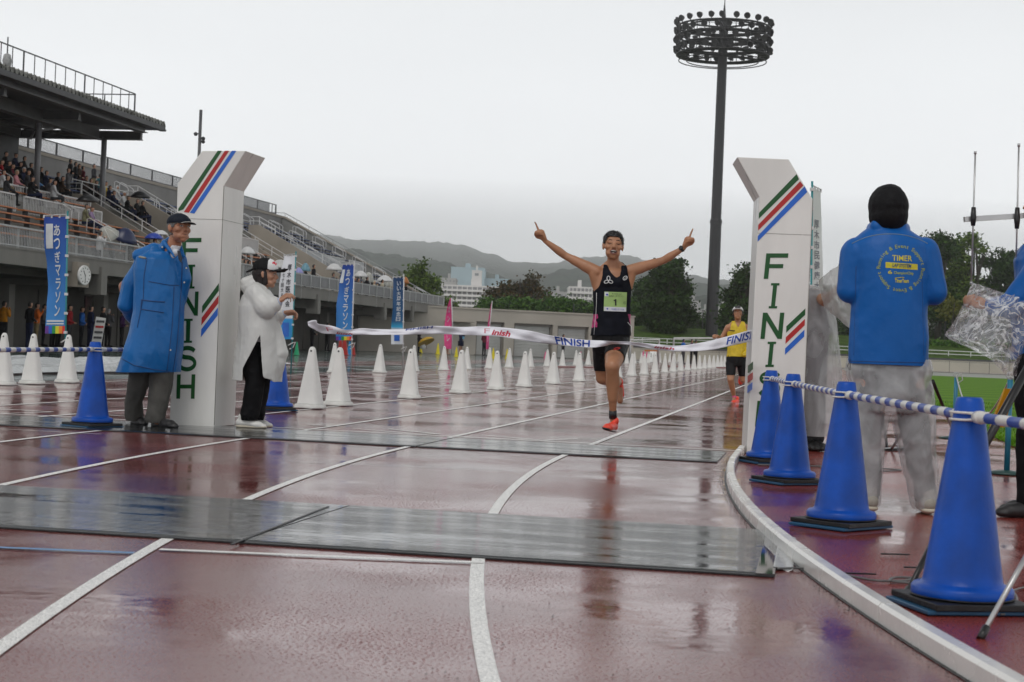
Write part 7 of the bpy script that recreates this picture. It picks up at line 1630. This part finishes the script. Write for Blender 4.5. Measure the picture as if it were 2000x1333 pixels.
# ---------------------------------------------------------------- the person at the right edge
m_crease = mk('creased_clear_plastic', (.72, .73, .74), .18, .05, 4, .25, 16, spec=.8, alpha=.4, det=4)
def crease(M):
    t = M.node_tree; b = t.nodes['Principled BSDF']; co = t.nodes.new('ShaderNodeTexCoord'); n = t.nodes.new('ShaderNodeTexNoise'); n.inputs['Scale'].default_value = 7; n.inputs['Detail'].default_value = 6; n.inputs['Distortion'].default_value = 2.5
    a = t.nodes.new('ShaderNodeMath'); a.operation = 'SUBTRACT'; a.inputs[1].default_value = .5; c = t.nodes.new('ShaderNodeMath'); c.operation = 'ABSOLUTE'; r = t.nodes.new('ShaderNodeMapRange'); r.inputs[1].default_value = 0; r.inputs[2].default_value = .045; r.inputs[3].default_value = .85; r.inputs[4].default_value = .22
    t.links.new(co.outputs['Object'], n.inputs['Vector']); t.links.new(n.outputs[0], a.inputs[0]); t.links.new(a.outputs[0], c.inputs[0]); t.links.new(c.outputs[0], r.inputs[0]); t.links.new(r.outputs[0], b.inputs['Alpha'])
crease(m_crease)
def right_person():
    D = 9.25; p = px_at(D); root = thing('person', 'person at the right edge in blue jacket, arm reaching out under clear plastic', 'person', V((P(2025, 1000, D).x, D, 0)))
    hf = head_frame(p(2040, 400, 0), V((-1, .1, 0)), UP); B = head_parts(hf, 1.02) + [cap(p(2042, 470, 0), .06, p(2040, 425, 0), .055), loft([(p(2040, y, 0), a, b_, V((1, 0, 0)), V((0, 1, 0))) for y, a, b_ in ((470, .09, .14), (520, .12, .19), (620, .12, .17), (720, .12, .17), (760, .1, .15))], 20)]
    sh = p(2028, 530, -.12); el = p(1975, 600, -.1); wr = p(1928, 596, -.08); B += [cap(sh, .05, el, .042), cap(el, .04, wr, .027)] + hand(wr, V((-1, 0, .25)), V((0, .8, -.3)), -1, 1.0, 'grip')
    for x in (2020, 2050): B += [cap(p(x, 740, 0), .09, p(x - 8, 990, 0), .04)]
    Blob(B, .008, 3).out('body', m_skin, root)
    b_ = Blob([loft([(p(2036, y, 0), a, c_, V((1, 0, 0)), V((0, 1, 0))) for y, a, c_ in ((478, .10, .16), (510, .15, .21), (600, .155, .2), (700, .165, .2), (725, .16, .2))], 24), cap(sh, .08, el, .066), cap(el, .062, p(1940, 598, -.09), .05)], .009, 3).cut(p(2036, 705, 0), -UP).displace(wrinkle(.012, 6, 14, (1, 1, .6), 31)); b_.out('jacket', m_jack, root)
    Blob([cap(p(2018, 720, -.1), .10, p(2010, 985, -.12), .062), cap(p(2045, 720, .1), .11, p(2040, 985, .1), .062), cap(p(2030, 715, 0), .13, p(2034, 725, 0), .13)], .009, 3).displace(wrinkle(.012, 6, 14, (1, 1, .8), 33)).out('trousers', mk('black_trousers', (.006, .006, .007), .75, .2, 10, .2, 80, spec=.15), root)
    for x, dd in ((2030, -.12), (2060, .1)): h_ = V((P(x, 1000, D).x, D + dd, .01)); u1, s1 = shoe(h_, h_ + V((-.27, -.03, 0)), UP, r=.047); Blob(u1 + s1, .008, 3).out('shoe', m_bshoe, root)
    rows = [[(1898, 553), (1912, 556), (1940, 566), (1975, 578), (2020, 560)], [(1884, 590), (1905, 588), (1940, 592), (1975, 600), (2020, 600)], [(1866, 625), (1895, 630), (1930, 635), (1970, 640), (2010, 640)], [(1845, 655), (1880, 668), (1920, 672), (1965, 680), (1996, 690)], [(1850, 660), (1892, 680), (1932, 700), (1968, 735), (1990, 735)]]
    for k, a in enumerate((-.16, .05)):
        poncho_sheet(root, poly_sheet(rows, lambda u, v, a=a: D + a + .10 * math.sin(u * 5 + v * 2 + k) * v), 70, 60, .035, 5 + k * 3, m_crease, 'clear_plastic_sleeve')
right_person()
# ---------------------------------------------------------------- the second runner, in yellow
def runner2():
    D = 29.3; p = px_at(D); root = thing('person', 'second runner in a yellow vest, black shorts, white cap and orange shoes', 'person', V((P(1438, 785, D).x, D, 0)))
    hf = head_frame(p(1441, 613, -.02), V((-.15, -1, .25)), V((0, .2, 1))); B = head_parts(hf, 1.05, jaw=1.1)
    B += [loft([(p(x, y, 0), a, b_, V((1, 0, 0)), V((0, 1, 0))) for y, x, a, b_ in ((630, 1441, .12, .07), (637, 1441, .18, .10), (650, 1441, .175, .12), (670, 1441, .155, .11), (690, 1439, .15, .11), (703, 1438, .17, .12), (715, 1438, .14, .11))], 22), cap(p(1441, 636, 0), .055, p(1441, 620, 0), .055)]
    s1, e1, w1 = p(1422, 640, 0), p(1409, 663, .05), p(1401, 657, -.22); s2, e2, w2 = p(1461, 640, 0), p(1466, 668, .12), p(1459, 686, -.08)
    B += [cap(s1, .055, e1, .042), cap(e1, .042, w1, .028)] + hand(w1, V((-.7, -.5, .1)), V((.3, 0, -.5)), 1, 1.05, 'fist') + [cap(s2, .055, e2, .042), cap(e2, .04, w2, .028)] + hand(w2, V((-.2, -.3, -.9)), V((-.5, 0, 0)), -1, 1.0, 'fist')
    h1, k1, a1 = p(1428, 710, 0), p(1427, 742, -.12), p(1434, 776, .0); h2, k2, a2 = p(1449, 710, 0), p(1452, 742, .0), p(1450, 738, .42)
    B += [cap(h1, .09, k1, .06), cap(k1, .058, k1.lerp(a1, .4), .055), cap(k1.lerp(a1, .4), .055, a1, .032), cap(h2, .09, k2, .06), cap(k2, .058, a2, .035), cap(a1, .03, p(1434, 785, -.1), .03)]
    body = Blob(B, .009, 3); body.out('body', m_skin, root); face_marks(root, hf, body, 1.05, 'open', 'shut')
    hair_cap(root, body, hf, 1.05, (.012, .009, .008), .006, .05, -.05, -.09, .006)
    c, M = hf; L = lambda x, y, z: c + M @ (V((x, y, z)) * 1.05); m_wc = mk('white_cap_cloth', (.7, .7, .7), .6)
    Blob([ell(L(0, -.012, .05), (.098, .118, .085), M)], .008, 2).cut(L(0, 0, .045), M @ V((0, 0, -1))).out('cap', m_wc, root)
    b = MB(); b.grid(lambda u, v: L((u - .5) * .15, .09 + .07 * v, .055 - .01 * v - .05 * (u - .5) ** 2), 10, 4); wpart_at('cap_brim', b, m_wc, root, solid=.005)
    b = MB(); b.tube([L(-.045, .108, .082), L(0, .115, .084), L(.045, .108, .082)], .014, 8); wpart_at('sunglasses', b, m_blkp, root)
    def pv_(q, n):
        x, y = pix(q); 
        if y > 697 or y < 629 or abs(q.y - D) > .2: return False
        if x < 1419.5 or x > 1463.5: return False
        if y < 648: k = (648 - y) / 20; return 1426 + k * 4 < x < 1457 - k * 4 and not (abs(x - 1441.5) < 6.5 - (y - 629) * .55)
        return True
    vt = body.shell(pv_, .008, lambda q: .008 + .01 * noise.noise(V((q.x * 14, q.y * 14, q.z * 8)))); vt.out('yellow_vest', mk('yellow_vest', (.62, .45, .015), .5, .12, 20), root, solid=.002)
    b = MB(); bt = vt.tree(); o_ = V((0, 0, H)); pts = []
    for q in ((1424, 646), (1435, 646.6)): h = bt.ray_cast(o_, ray(*q).normalized(), 40); pts.append((h[0] if h[0] is not None else p(*q, -.14)) - fw * .004)
    b.tube(pts, .008, 5); wpart_at('vest_print', b, m_blkp, root)
    body.shell(lambda q, n: 694 < pix(q)[1] < 733 and abs(q.y - D) < .3 and 1414 < pix(q)[0] < 1459 or (pix(q)[1] < 735 and pix(q)[1] > 700 and pix(q)[0] > 1440 and q.y < D + .12 and pix(q)[0] < 1460), .008).out('shorts', mk('black_tights', (.006, .006, .007), .55, .2, 30, spec=.2), root, solid=.002)
    b = MB(); b.tube([a1 - (a1 - k1).normalized() * .03, p(1435, 780, -.02)], .036, 10); wpart_at('sock', b, mk('pink_sock', (.6, .08, .2), .6), root)
    for h_, t_ in ((p(1440, 789, .05), p(1430, 789.5, -.2)), (p(1447, 734, .50), p(1446, 750, .52))): u1, s1_ = shoe(h_, t_, V((0, -.1, 1)) if h_.y < D + .3 else V((0, -1, 0)), r=.042); Blob(u1, .009, 2).out('shoe', mk('neon_orange_mesh', (.85, .07, .035)), root); Blob(s1_, .008, 2).out('sole', m_sole, root)
    d = (w2 - e2).normalized(); b = MB(); b.tube([w2 - d * .04, w2 - d * .005], .036, 10); wpart_at('watch', b, m_blkp, root)
runner2()
# ================================================================ spectators, staff under the stand, umbrellas
def person_tpl(kind):
    B = []; 
    if kind == 'stand':
        B += [ell((0, 0, 1.60), (.085, .10, .125)), cap((0, 0, 1.38), .06, (0, 0, 1.52), .055), loft([(V((0, 0, z)), a, b_, V((1, 0, 0)), V((0, 1, 0))) for z, a, b_ in ((.85, .13, .1), (.95, .18, .12), (1.15, .165, .12), (1.35, .20, .13), (1.43, .16, .1), (1.46, .07, .06))], 16)]
        for s in (-1, 1): B += [cap((s * .20, 0, 1.37), .062, (s * .24, .02, 1.10), .052), cap((s * .24, .02, 1.10), .05, (s * .14, -.20, .98), .04), ell((s * .10, -.24, .98), (.045, .045, .045)), cap((s * .09, 0, .9), .095, (s * .1, 0, .5), .07), cap((s * .1, 0, .5), .07, (s * .11, .02, .08), .05), cap((s * .11, .03, .05), .045, (s * .12, -.16, .04), .04)]
    elif kind == 'armsup':
        B += [ell((0, 0, 1.60), (.085, .10, .125)), cap((0, 0, 1.38), .06, (0, 0, 1.52), .055), loft([(V((0, 0, z)), a, b_, V((1, 0, 0)), V((0, 1, 0))) for z, a, b_ in ((.85, .13, .1), (.95, .18, .12), (1.15, .165, .12), (1.35, .20, .13), (1.43, .16, .1), (1.46, .07, .06))], 16)]
        for s in (-1, 1): B += [cap((s * .20, 0, 1.37), .062, (s * .26, -.06, 1.14), .052), cap((s * .26, -.06, 1.14), .05, (s * .08, -.22, 1.40), .04), ell((s * .06, -.22, 1.46), (.045, .045, .05)), cap((s * .09, 0, .9), .095, (s * .1, 0, .5), .07), cap((s * .1, 0, .5), .07, (s * .11, .02, .08), .05), cap((s * .11, .03, .05), .045, (s * .12, -.16, .04), .04)]
    else:
        B += [ell((0, -.03, 1.18), (.085, .10, .125)), cap((0, 0, .95), .06, (0, -.02, 1.1), .055), loft([(V((0, .02, z)), a, b_, V((1, 0, 0)), V((0, 1, 0))) for z, a, b_ in ((.38, .17, .14), (.5, .19, .14), (.75, .18, .13), (.93, .20, .13), (1.0, .15, .1), (1.04, .07, .06))], 16)]
        for s in (-1, 1): B += [cap((s * .20, 0, .94), .062, (s * .25, -.1, .70), .052), cap((s * .25, -.1, .70), .05, (s * .10, -.33, .62), .04), ell((s * .07, -.36, .60), (.045, .045, .045)), cap((s * .1, 0, .47), .09, (s * .12, -.42, .5), .075), cap((s * .12, -.42, .5), .07, (s * .12, -.42, .08), .05), cap((s * .12, -.40, .05), .045, (s * .13, -.55, .04), .04)]
    bl = Blob(B, .026, 2); hz_ = 1.48 if kind != 'seat' else 1.06; wz = .92 if kind != 'seat' else .58
    def mf(c):
        if c.z > hz_: return 1 if (c.z > hz_ + .17 or (c.y > .01 and c.z > hz_ + .03)) else 0
        if kind == 'armsup' and c.y < -.2 and c.z > 1.41: return 0
        if kind == 'stand' and c.y < -.2 and .9 < c.z < 1.05: return 0
        if kind == 'seat' and c.y < -.31 and .54 < c.z < .68 and abs(c.x) < .13: return 0
        if kind == 'seat': return 3 if (c.z < .5 or (c.y < -.16 and c.z < .60)) else 2
        return 3 if c.z < wz else 2
    me = bpy.data.meshes.new('person_' + kind)
    for f in bl.bm.faces: f.smooth = True
    bl.bm.to_mesh(me); bl.bm.free()
    for q in range(4): me.materials.append(m_skin)
    for pl in me.polygons: pl.material_index = mf(pl.center)
    return me
TPL = {k: person_tpl(k) for k in ('stand', 'seat', 'armsup')}
CL = {'black': (.010, .010, .012), 'navy': (.012, .018, .05), 'grey': (.12, .12, .13), 'dgrey': (.045, .045, .05), 'white': (.55, .55, .56), 'cream': (.45, .40, .30), 'red': (.30, .02, .025), 'maroon': (.12, .012, .025), 'pink': (.6, .25, .28), 'blue': (.015, .09, .35), 'lblue': (.12, .28, .55), 'teal': (.03, .14, .16), 'orange': (.55, .12, .02), 'amber': (.5, .2, .015), 'khaki': (.20, .15, .08), 'brown': (.05, .03, .02), 'purple': (.06, .02, .09), 'lilac': (.30, .22, .36), 'olive': (.2, .2, .12), 'yellow': (.5, .36, .05), 'royal': (.02, .12, .42)}
def cmat(n): return mk('cloth_' + n, CL[n], .8, .25, 9, spec=.15)
m_hairb = mk('black_hair', (.012, .010, .009), .6, .2)
def spec_(loc, kind, top, bot, hair, label, rz, group, sc=1.0):
    o = bpy.data.objects.new('person', TPL[kind]); COL.objects.link(o); o.location = loc; o.rotation_euler = (0, 0, rz); o.scale = (sc, sc, sc)
    for i, m_ in enumerate((m_skin3, m_hairb if hair == 'hair' else cmat(hair), cmat(top), cmat(bot))): o.material_slots[i].link = 'OBJECT'; o.material_slots[i].material = m_
    return tag(o, label, 'person', group)
def hitstand(x, y, h):
    o = V((0, 0, H)); d = ray(x, y); kL = d.dot(TR)
    L = -28.75
    while L > -41:
        q = o + d * (L / kL)
        if q.z <= surf(L) + h or L < -40.8: break
        L -= .05
    q = o + d * (L / kL); q.z = surf(L); return q
FT = math.atan2(TR.y, TR.x) + pi / 2        # facing the track
def tri(xh, yh, kind, top, bot, hair, label, turn=0, sc=1.0, group='spectators in the stand'):
    hh = {'seat': 1.2, 'stand': 1.62, 'armsup': 1.62}[kind] * sc; q = hitstand(xh, yh, hh); d0 = P(xh, yh, 10)
    # put the head exactly on the ray
    r_ = ray(xh, yh); k = (q - V((0, 0, H))).dot(TR) / r_.dot(TR); hp_ = V((0, 0, H)) + r_ * k; q.x, q.y = hp_.x, hp_.y; q.z = hp_.z - hh
    return spec_(q, kind, top, bot, hair, label, FT + turn, group, sc)
Q = 'seat'; A_ = 'stand'; U_ = 'armsup'
rows = [
 (3, 316, Q, 'red', 'dgrey', 'hair', 'spectator in red and blue at the left edge under the roof'), (17, 318, Q, 'black', 'black', 'hair', 'dark haired spectator behind the white sleeved one under the roof'),
 (6, 336, Q, 'white', 'khaki', 'hair', 'spectator with white sleeves and bare legs at the left edge'), (32, 336, Q, 'pink', 'dgrey', 'cream', 'child in a pink top and cap under the roof'),
 (46, 331, Q, 'navy', 'black', 'white', 'spectator with a white cap beside the child in pink'), (55, 336, Q, 'dgrey', 'black', 'hair', 'spectator in dark grey left of the first roof column'), (24, 324, Q, 'maroon', 'black', 'hair', 'spectator in maroon behind the child in pink'),
 (70, 338, Q, 'lblue', 'black', 'hair', 'spectator in pale blue stripes right of the first roof column'), (39, 320, Q, 'black', 'navy', 'hair', 'dark seated figure behind the white capped spectator'),
 (97, 352, Q, 'grey', 'black', 'hair', 'grey seated spectator between the two roof columns, left one of a pair'), (106, 356, Q, 'white', 'dgrey', 'hair', 'pale seated spectator between the two roof columns, right one of a pair'),
 (138, 314, A_, 'black', 'black', 'hair', 'tall standing spectator in black between the roof columns'), (134, 332, U_, 'grey', 'dgrey', 'brown', 'standing spectator in a long grey raincoat between the roof columns'),
 (148, 320, A_, 'black', 'navy', 'hair', 'first of three people standing close together left of the second column'), (155, 324, A_, 'brown', 'black', 'hair', 'second of three people standing close together left of the second column'), (162, 328, A_, 'maroon', 'black', 'hair', 'third of three people standing close together left of the second column'),
 (168, 347, Q, 'brown', 'black', 'hair', 'seated spectator in brown in front of the group by the second column'), (177, 352, Q, 'dgrey', 'black', 'hair', 'dark seated spectator just left of the second roof column'), (184, 324, A_, 'dgrey', 'khaki', 'dgrey', 'standing spectator touching the second roof column'),
 (195, 343, Q, 'teal', 'navy', 'hair', 'seated spectator in teal just right of the second column'), (206, 358, Q, 'yellow', 'black', 'hair', 'seated spectator with a yellow scarf right of the second column'), (214, 366, Q, 'navy', 'navy', 'hair', 'dark spectator beside the one with the yellow scarf'),
 (228, 366, Q, 'white', 'white', 'white', 'spectator wrapped in a white poncho right of the roof'), (242, 378, Q, 'white', 'dgrey', 'white', 'spectator with a white cap and mask right of the roof'), (268, 392, Q, 'black', 'black', 'hair', 'spectator under the upper black umbrella'), (278, 396, Q, 'black', 'navy', 'hair', 'second spectator under the upper black umbrella'),
 (168, 403, Q, 'olive', 'navy', 'hair', 'seated man in olive under the lower black umbrella'), (179, 408, Q, 'lilac', 'navy', 'hair', 'masked woman in lilac under the lower black umbrella'),
 (196, 455, U_, 'white', 'dgrey', 'hair', 'person in a white hooded top behind the balcony rail with a clear umbrella'), (256, 464, A_, 'black', 'black', 'hair', 'dark figure under the navy umbrella at the balcony rail'), (303, 470, A_, 'navy', 'black', 'hair', 'figure under the bright blue umbrella at the balcony rail'),
 (479, 510, A_, 'black', 'black', 'hair', 'dark figure under the white umbrella right of the left finish pillar'), (487, 512, A_, 'dgrey', 'black', 'hair', 'second dark figure under the white umbrella right of the left finish pillar'),
 (597, 526, A_, 'black', 'black', 'hair', 'masked spectator in black at the rail right of the white banner'), (613, 520, A_, 'black', 'black', 'hair', 'tall spectator in a black t-shirt at the rail left of the centre blue banner'),
 (651, 536, U_, 'grey', 'black', 'hair', 'spectator in stripes under the big white umbrella'), (666, 540, A_, 'black', 'black', 'hair', 'dark figure partly behind the top of the centre blue banner'), (693, 544, A_, 'navy', 'black', 'hair', 'spectator just right of the centre blue banner'),
 (700, 546, U_, 'brown', 'black', 'hair', 'spectator lifting a phone under the second white umbrella'), (717, 543, A_, 'black', 'black', 'hair', 'man in a black jacket and white shirt under a clear umbrella'), (731, 551, U_, 'cream', 'khaki', 'cream', 'spectator with a pale hat and phone right of the man in black'),
 (747, 549, A_, 'cream', 'dgrey', 'black', 'spectator in a cream coat with a black hat under a white umbrella'), (761, 556, U_, 'cream', 'dgrey', 'hair', 'spectator photographing under the last clear umbrella'), (793, 556, A_, 'black', 'black', 'amber', 'spectator in black right of the navy banner')]
rows += [(11, 300, Q, 'black', 'black', 'hair', 'dark spectator in the back row at the left edge under the roof'), (30, 303, Q, 'navy', 'black', 'hair', 'navy clad spectator in the back row left of the first roof column'), (47, 309, Q, 'dgrey', 'black', 'hair', 'back row spectator in charcoal just left of the first roof column'), (60, 322, Q, 'black', 'black', 'hair', 'dark spectator directly behind the first roof column'),
 (80, 330, Q, 'black', 'black', 'hair', 'dark spectator a little right of the first roof column'), (90, 337, Q, 'navy', 'black', 'hair', 'dark blue spectator left of the grey seated pair'), (113, 340, Q, 'black', 'black', 'hair', 'dark spectator right of the grey seated pair'), (122, 348, Q, 'brown', 'black', 'hair', 'brown clad spectator left of the long grey raincoat'),
 (14, 346, Q, 'dgrey', 'black', 'hair', 'front row spectator in charcoal near the left edge under the roof'), (62, 349, Q, 'black', 'navy', 'hair', 'front row dark spectator at the foot of the first roof column'), (188, 356, Q, 'black', 'black', 'hair', 'dark spectator seated at the foot of the second roof column'), (250, 386, Q, 'black', 'navy', 'hair', 'dark spectator beside the white capped masked one'), (222, 376, Q, 'navy', 'black', 'hair', 'navy spectator in front of the white poncho')]
rr = random.Random(12)
for r_ in rows: tri(*r_, turn=rr.uniform(.1, .9))
def umbrella(x, y, wpx, hpx, col, nm, label, alpha=None, tilt=(0, 0), h=1.95, rib=False):
    q = hitstand(x, y + hpx, h - .1); r_ = ray(x, y); k = (q - V((0, 0, H))).dot(TR) / r_.dot(TR); top = V((0, 0, H)) + r_ * k; m_ = k / F; R = wpx * m_ / 2; hh = hpx * m_
    o = thing('umbrella', label, 'umbrella', top, 0, 'umbrellas in the stand'); ax = V((tilt[0], tilt[1], 1)).normalized(); a, b_ = frame(ax)
    b = MB(); n = 8; rings = 6; vs = [V((0, 0, 0))]; fs = []
    for i in range(1, rings + 1):
        t = i / rings
        for k2 in range(n * 3):
            an = 2 * pi * k2 / (n * 3); sc = 1 - .07 * t * (.5 - .5 * math.cos((an * n) % (2 * pi))); r = R * t * sc; z = -hh * t * t; vs.append((a * math.cos(an) + b_ * math.sin(an)) * r + ax * z)
    N = n * 3
    for k2 in range(N): fs.append([0, 1 + k2, 1 + (k2 + 1) % N])
    for i in range(rings - 1):
        for k2 in range(N): j = (k2 + 1) % N; fs.append([1 + i * N + k2, 1 + (i + 1) * N + k2, 1 + (i + 1) * N + j, 1 + i * N + j])
    b.add(vs, fs, sm=True); M_ = mk(nm, col, .35, .06, 3, alpha=alpha); b.build('canopy', M_, o, solid=.006)
    b = MB(); b.tube([ax * .05, -ax * (1.0)], .012, 6); b.build('shaft', m_steel_d, o)
    b = MB()
    for k2 in range(n):
        an = 2 * pi * k2 / n; pts = [(a * math.cos(an) + b_ * math.sin(an)) * R * t + ax * (-hh * t * t + .012) for t in (.02, .35, .7, 1.0)]; b.tube(pts, .008, 4, caps=False)
    if rib: b.build('ribs', m_white, o)
umbrella(171, 380, 46, 14, (.008, .009, .010), 'black_umbrella_cloth', 'black umbrella over the seated pair below the stand roof')
umbrella(274, 373, 42, 13, (.008, .009, .010), 'black_umbrella_cloth', 'black umbrella high in the stand, left of the coated man')
umbrella(203, 445, 48, 22, (.55, .55, .50), 'clear_umbrella_vinyl', 'clear umbrella with pale ribs over the person in the white hooded top', .55, (-.3, -.8), rib=True)
umbrella(249, 447, 54, 22, (.012, .02, .07), 'navy_umbrella_cloth', 'navy umbrella at the balcony rail left of the man in the blue coat', None, (.35, -.3))
umbrella(301, 455, 40, 12, (.03, .07, .42), 'blue_umbrella_cloth', 'bright blue umbrella touching the shoulder of the man in the blue coat', .85)
umbrella(314, 450, 32, 9, (.62, .62, .62), 'white_umbrella_cloth', 'white umbrella just showing beside the neck of the coated man')
umbrella(484, 482, 32, 14, (.62, .62, .62), 'white_umbrella_cloth', 'white umbrella right of the left finish pillar')
umbrella(548, 508, 46, 16, (.66, .66, .66), 'clear_umbrella_pale', 'clear umbrella behind the cap of the woman in the raincoat', .8, rib=True)
umbrella(584, 523, 20, 12, (.30, .30, .60), 'lilac_umbrella_cloth', 'lilac umbrella right of the white banner')
umbrella(597, 514, 22, 16, (.20, .42, .52), 'pale_blue_umbrella_vinyl', 'pale blue clear umbrella behind the masked spectator in black', .6)
umbrella(653, 515, 34, 13, (.66, .66, .66), 'white_umbrella_cloth', 'big white umbrella left of the centre blue banner')
umbrella(705, 529, 28, 12, (.62, .64, .68), 'white_umbrella_cloth', 'white umbrella just right of the centre blue banner')
umbrella(721, 533, 25, 16, (.6, .62, .62), 'clear_umbrella_vinyl', 'clear umbrella over the man in the black jacket', .6, (.2, -.5), rib=True)
umbrella(752, 538, 34, 12, (.64, .64, .64), 'white_umbrella_cloth', 'white umbrella left of the navy banner')
umbrella(762, 545, 24, 14, (.6, .6, .6), 'clear_umbrella_vinyl', 'clear umbrella nearest the navy banner', .6, (.2, -.4), rib=True)
umbrella(792, 541, 17, 13, (.38, .13, .02), 'rust_umbrella_cloth', 'small rust coloured umbrella right of the navy banner')
# people on the ground
def gp(x, yf, hpx, kind, top, bot, hair, label, turn=0, group='people on the ground behind the track'):
    yh = 634 + .0405 * x; D = .82 * F / (yf - yh) if yf - yh > 18 else .82 * F / 18; D = min(1.70 * F / hpx, 116.0 if x > 780 else 999); q = P(x, 600, D); q.z = 0
    return spec_(q, kind, top, bot, hair, label, FT + turn, group)
S_ = math.radians(1)
for a in [(8, 690, 88, U_, 'amber', 'black', 'hair', 'person in an amber jacket at the left edge under the balcony', 1.2), (59, 680, 90, A_, 'black', 'navy', 'hair', 'man in a black suit left of the blue banner', 1.0), (73, 680, 86, U_, 'orange', 'khaki', 'hair', 'man in an orange jacket with folded arms left of the blue banner', .5), (87, 680, 82, A_, 'grey', 'black', 'hair', 'person in a pale shirt at the edge of the blue banner', .4), (105, 680, 84, A_, 'black', 'black', 'hair', 'dark trousered person mostly hidden by the left blue banner', 0), (116, 680, 84, A_, 'navy', 'black', 'hair', 'second person mostly hidden by the left blue banner', 0),
          (137, 682, 84, A_, 'red', 'dgrey', 'hair', 'person in a red top just right of the left blue banner', .3), (161, 690, 78, A_, 'royal', 'black', 'brown', 'woman in a royal blue jacket with clasped hands under the balcony', .3), (178, 686, 84, A_, 'navy', 'navy', 'black', 'person in a long navy coat beside the woman in royal blue', .8), (202, 684, 82, A_, 'black', 'black', 'hair', 'dark figure behind the man with the white cap', .5), (213, 686, 74, U_, 'grey', 'black', 'white', 'man in grey with a white cap under the balcony', 1.2), (240, 686, 72, A_, 'purple', 'black', 'hair', 'person in purple at the elbow of the coated man', .2),
          (612, 694, 58, A_, 'black', 'black', 'hair', 'dark figure under the start of the tape', .5), (642, 696, 56, A_, 'black', 'black', 'hair', 'man in a dark suit left of the centre blue banner', 1.0), (668, 694, 54, A_, 'dgrey', 'dgrey', 'hair', 'person hidden behind the foot of the centre blue banner', .2), (821, 690, 42, A_, 'black', 'black', 'hair', 'person with a yellow umbrella and a white bag in front of the store wall', .4),
          (949, 699, 46, A_, 'maroon', 'black', 'hair', 'person in a maroon jacket with a black bag in front of the first shutter', 1.0), (1103, 702, 44, A_, 'white', 'black', 'hair', 'person in a white top and dark trousers by the third shutter', .4), (1338, 708, 47, A_, 'royal', 'dgrey', 'navy', 'person in bright blue standing by the white goal frame', .6), (1354, 708, 44, A_, 'purple', 'black', 'hair', 'person with dark jacket right of the one in bright blue', .2), (1362, 706, 42, A_, 'black', 'black', 'hair', 'dark figure standing farthest right of the pair by the goal frame', .9)]: gp(*a[:8], turn=a[8])
for x, lab, bag in ((877, 'first small runner in a blue kit walking in front of the store', -1), (903, 'second small runner in a blue kit, right of the pink flag', -1)):
    D = 116.0; q = P(x, 600, D); q.z = 0; o = spec_(q, 'armsup', 'navy', 'navy', 'hair', lab, FT - .3, 'small runners by the store')
    o.material_slots[3].material = m_skin3
    b = MB(); b.box(-.11, .11, -.205, -.16, 1.1, 1.28); t_ = b.build('number_bib', mk('pale_blue_bib', (.15, .42, .62), .6), o)
    b = MB(); b.lathe([(.2, .62), (.2, .95), (.205, .96)], (0, 0, 0), 14); b.build('shorts', cmat('navy'), o)
b = MB(); q = P(829, 662, 115); o = thing('umbrella', 'yellow umbrella held low by the dark figure in front of the store wall', 'umbrella', q); b = MB(); b.lathe([(.62, -.3), (.5, -.12), (.3, -.02), (.02, .05)], (0, 0, 0), 16, axis=V((-.5, .3, 1))); b.build('canopy', mk('yellow_umbrella_cloth', (.55, .33, .02), .5), o); b = MB(); b.tube([V((0, 0, 0)), V((.2, 0, -.7))], .012, 6); b.build('shaft', m_steel_d, o)
b = MB(); q = P(826, 676, 131); b.add(*ell(V((q.x * .88, 115.2, q.z)), (.2, .15, .2))); tag(b.build('plastic_bag', m_white), 'white plastic bag carried by the dark figure with the yellow umbrella', 'bag')
# notice board and equipment under the stand
q = P(192, 690, 66); q.z = 0; o = thing('notice_board', 'white leaning notice board with red and dark rows of writing under the balcony', 'notice board', q)
b = MB(); b.bar(q + V((-.12, 0, 0)), q + V((.05, 0, 1.25)), .38, .05, up=V((0, 1, 0))); wpart('panel', b, m_white, o)
for i in range(5): b = MB(); z = .25 + i * .21; b.bar(q + V((-.22 + z * .13, -.21, z)), q + V((.10 + z * .13, -.21, z)), .01, .09); wpart('lettering_row', b, m_rd if i in (3,) else m_steel_m, o)
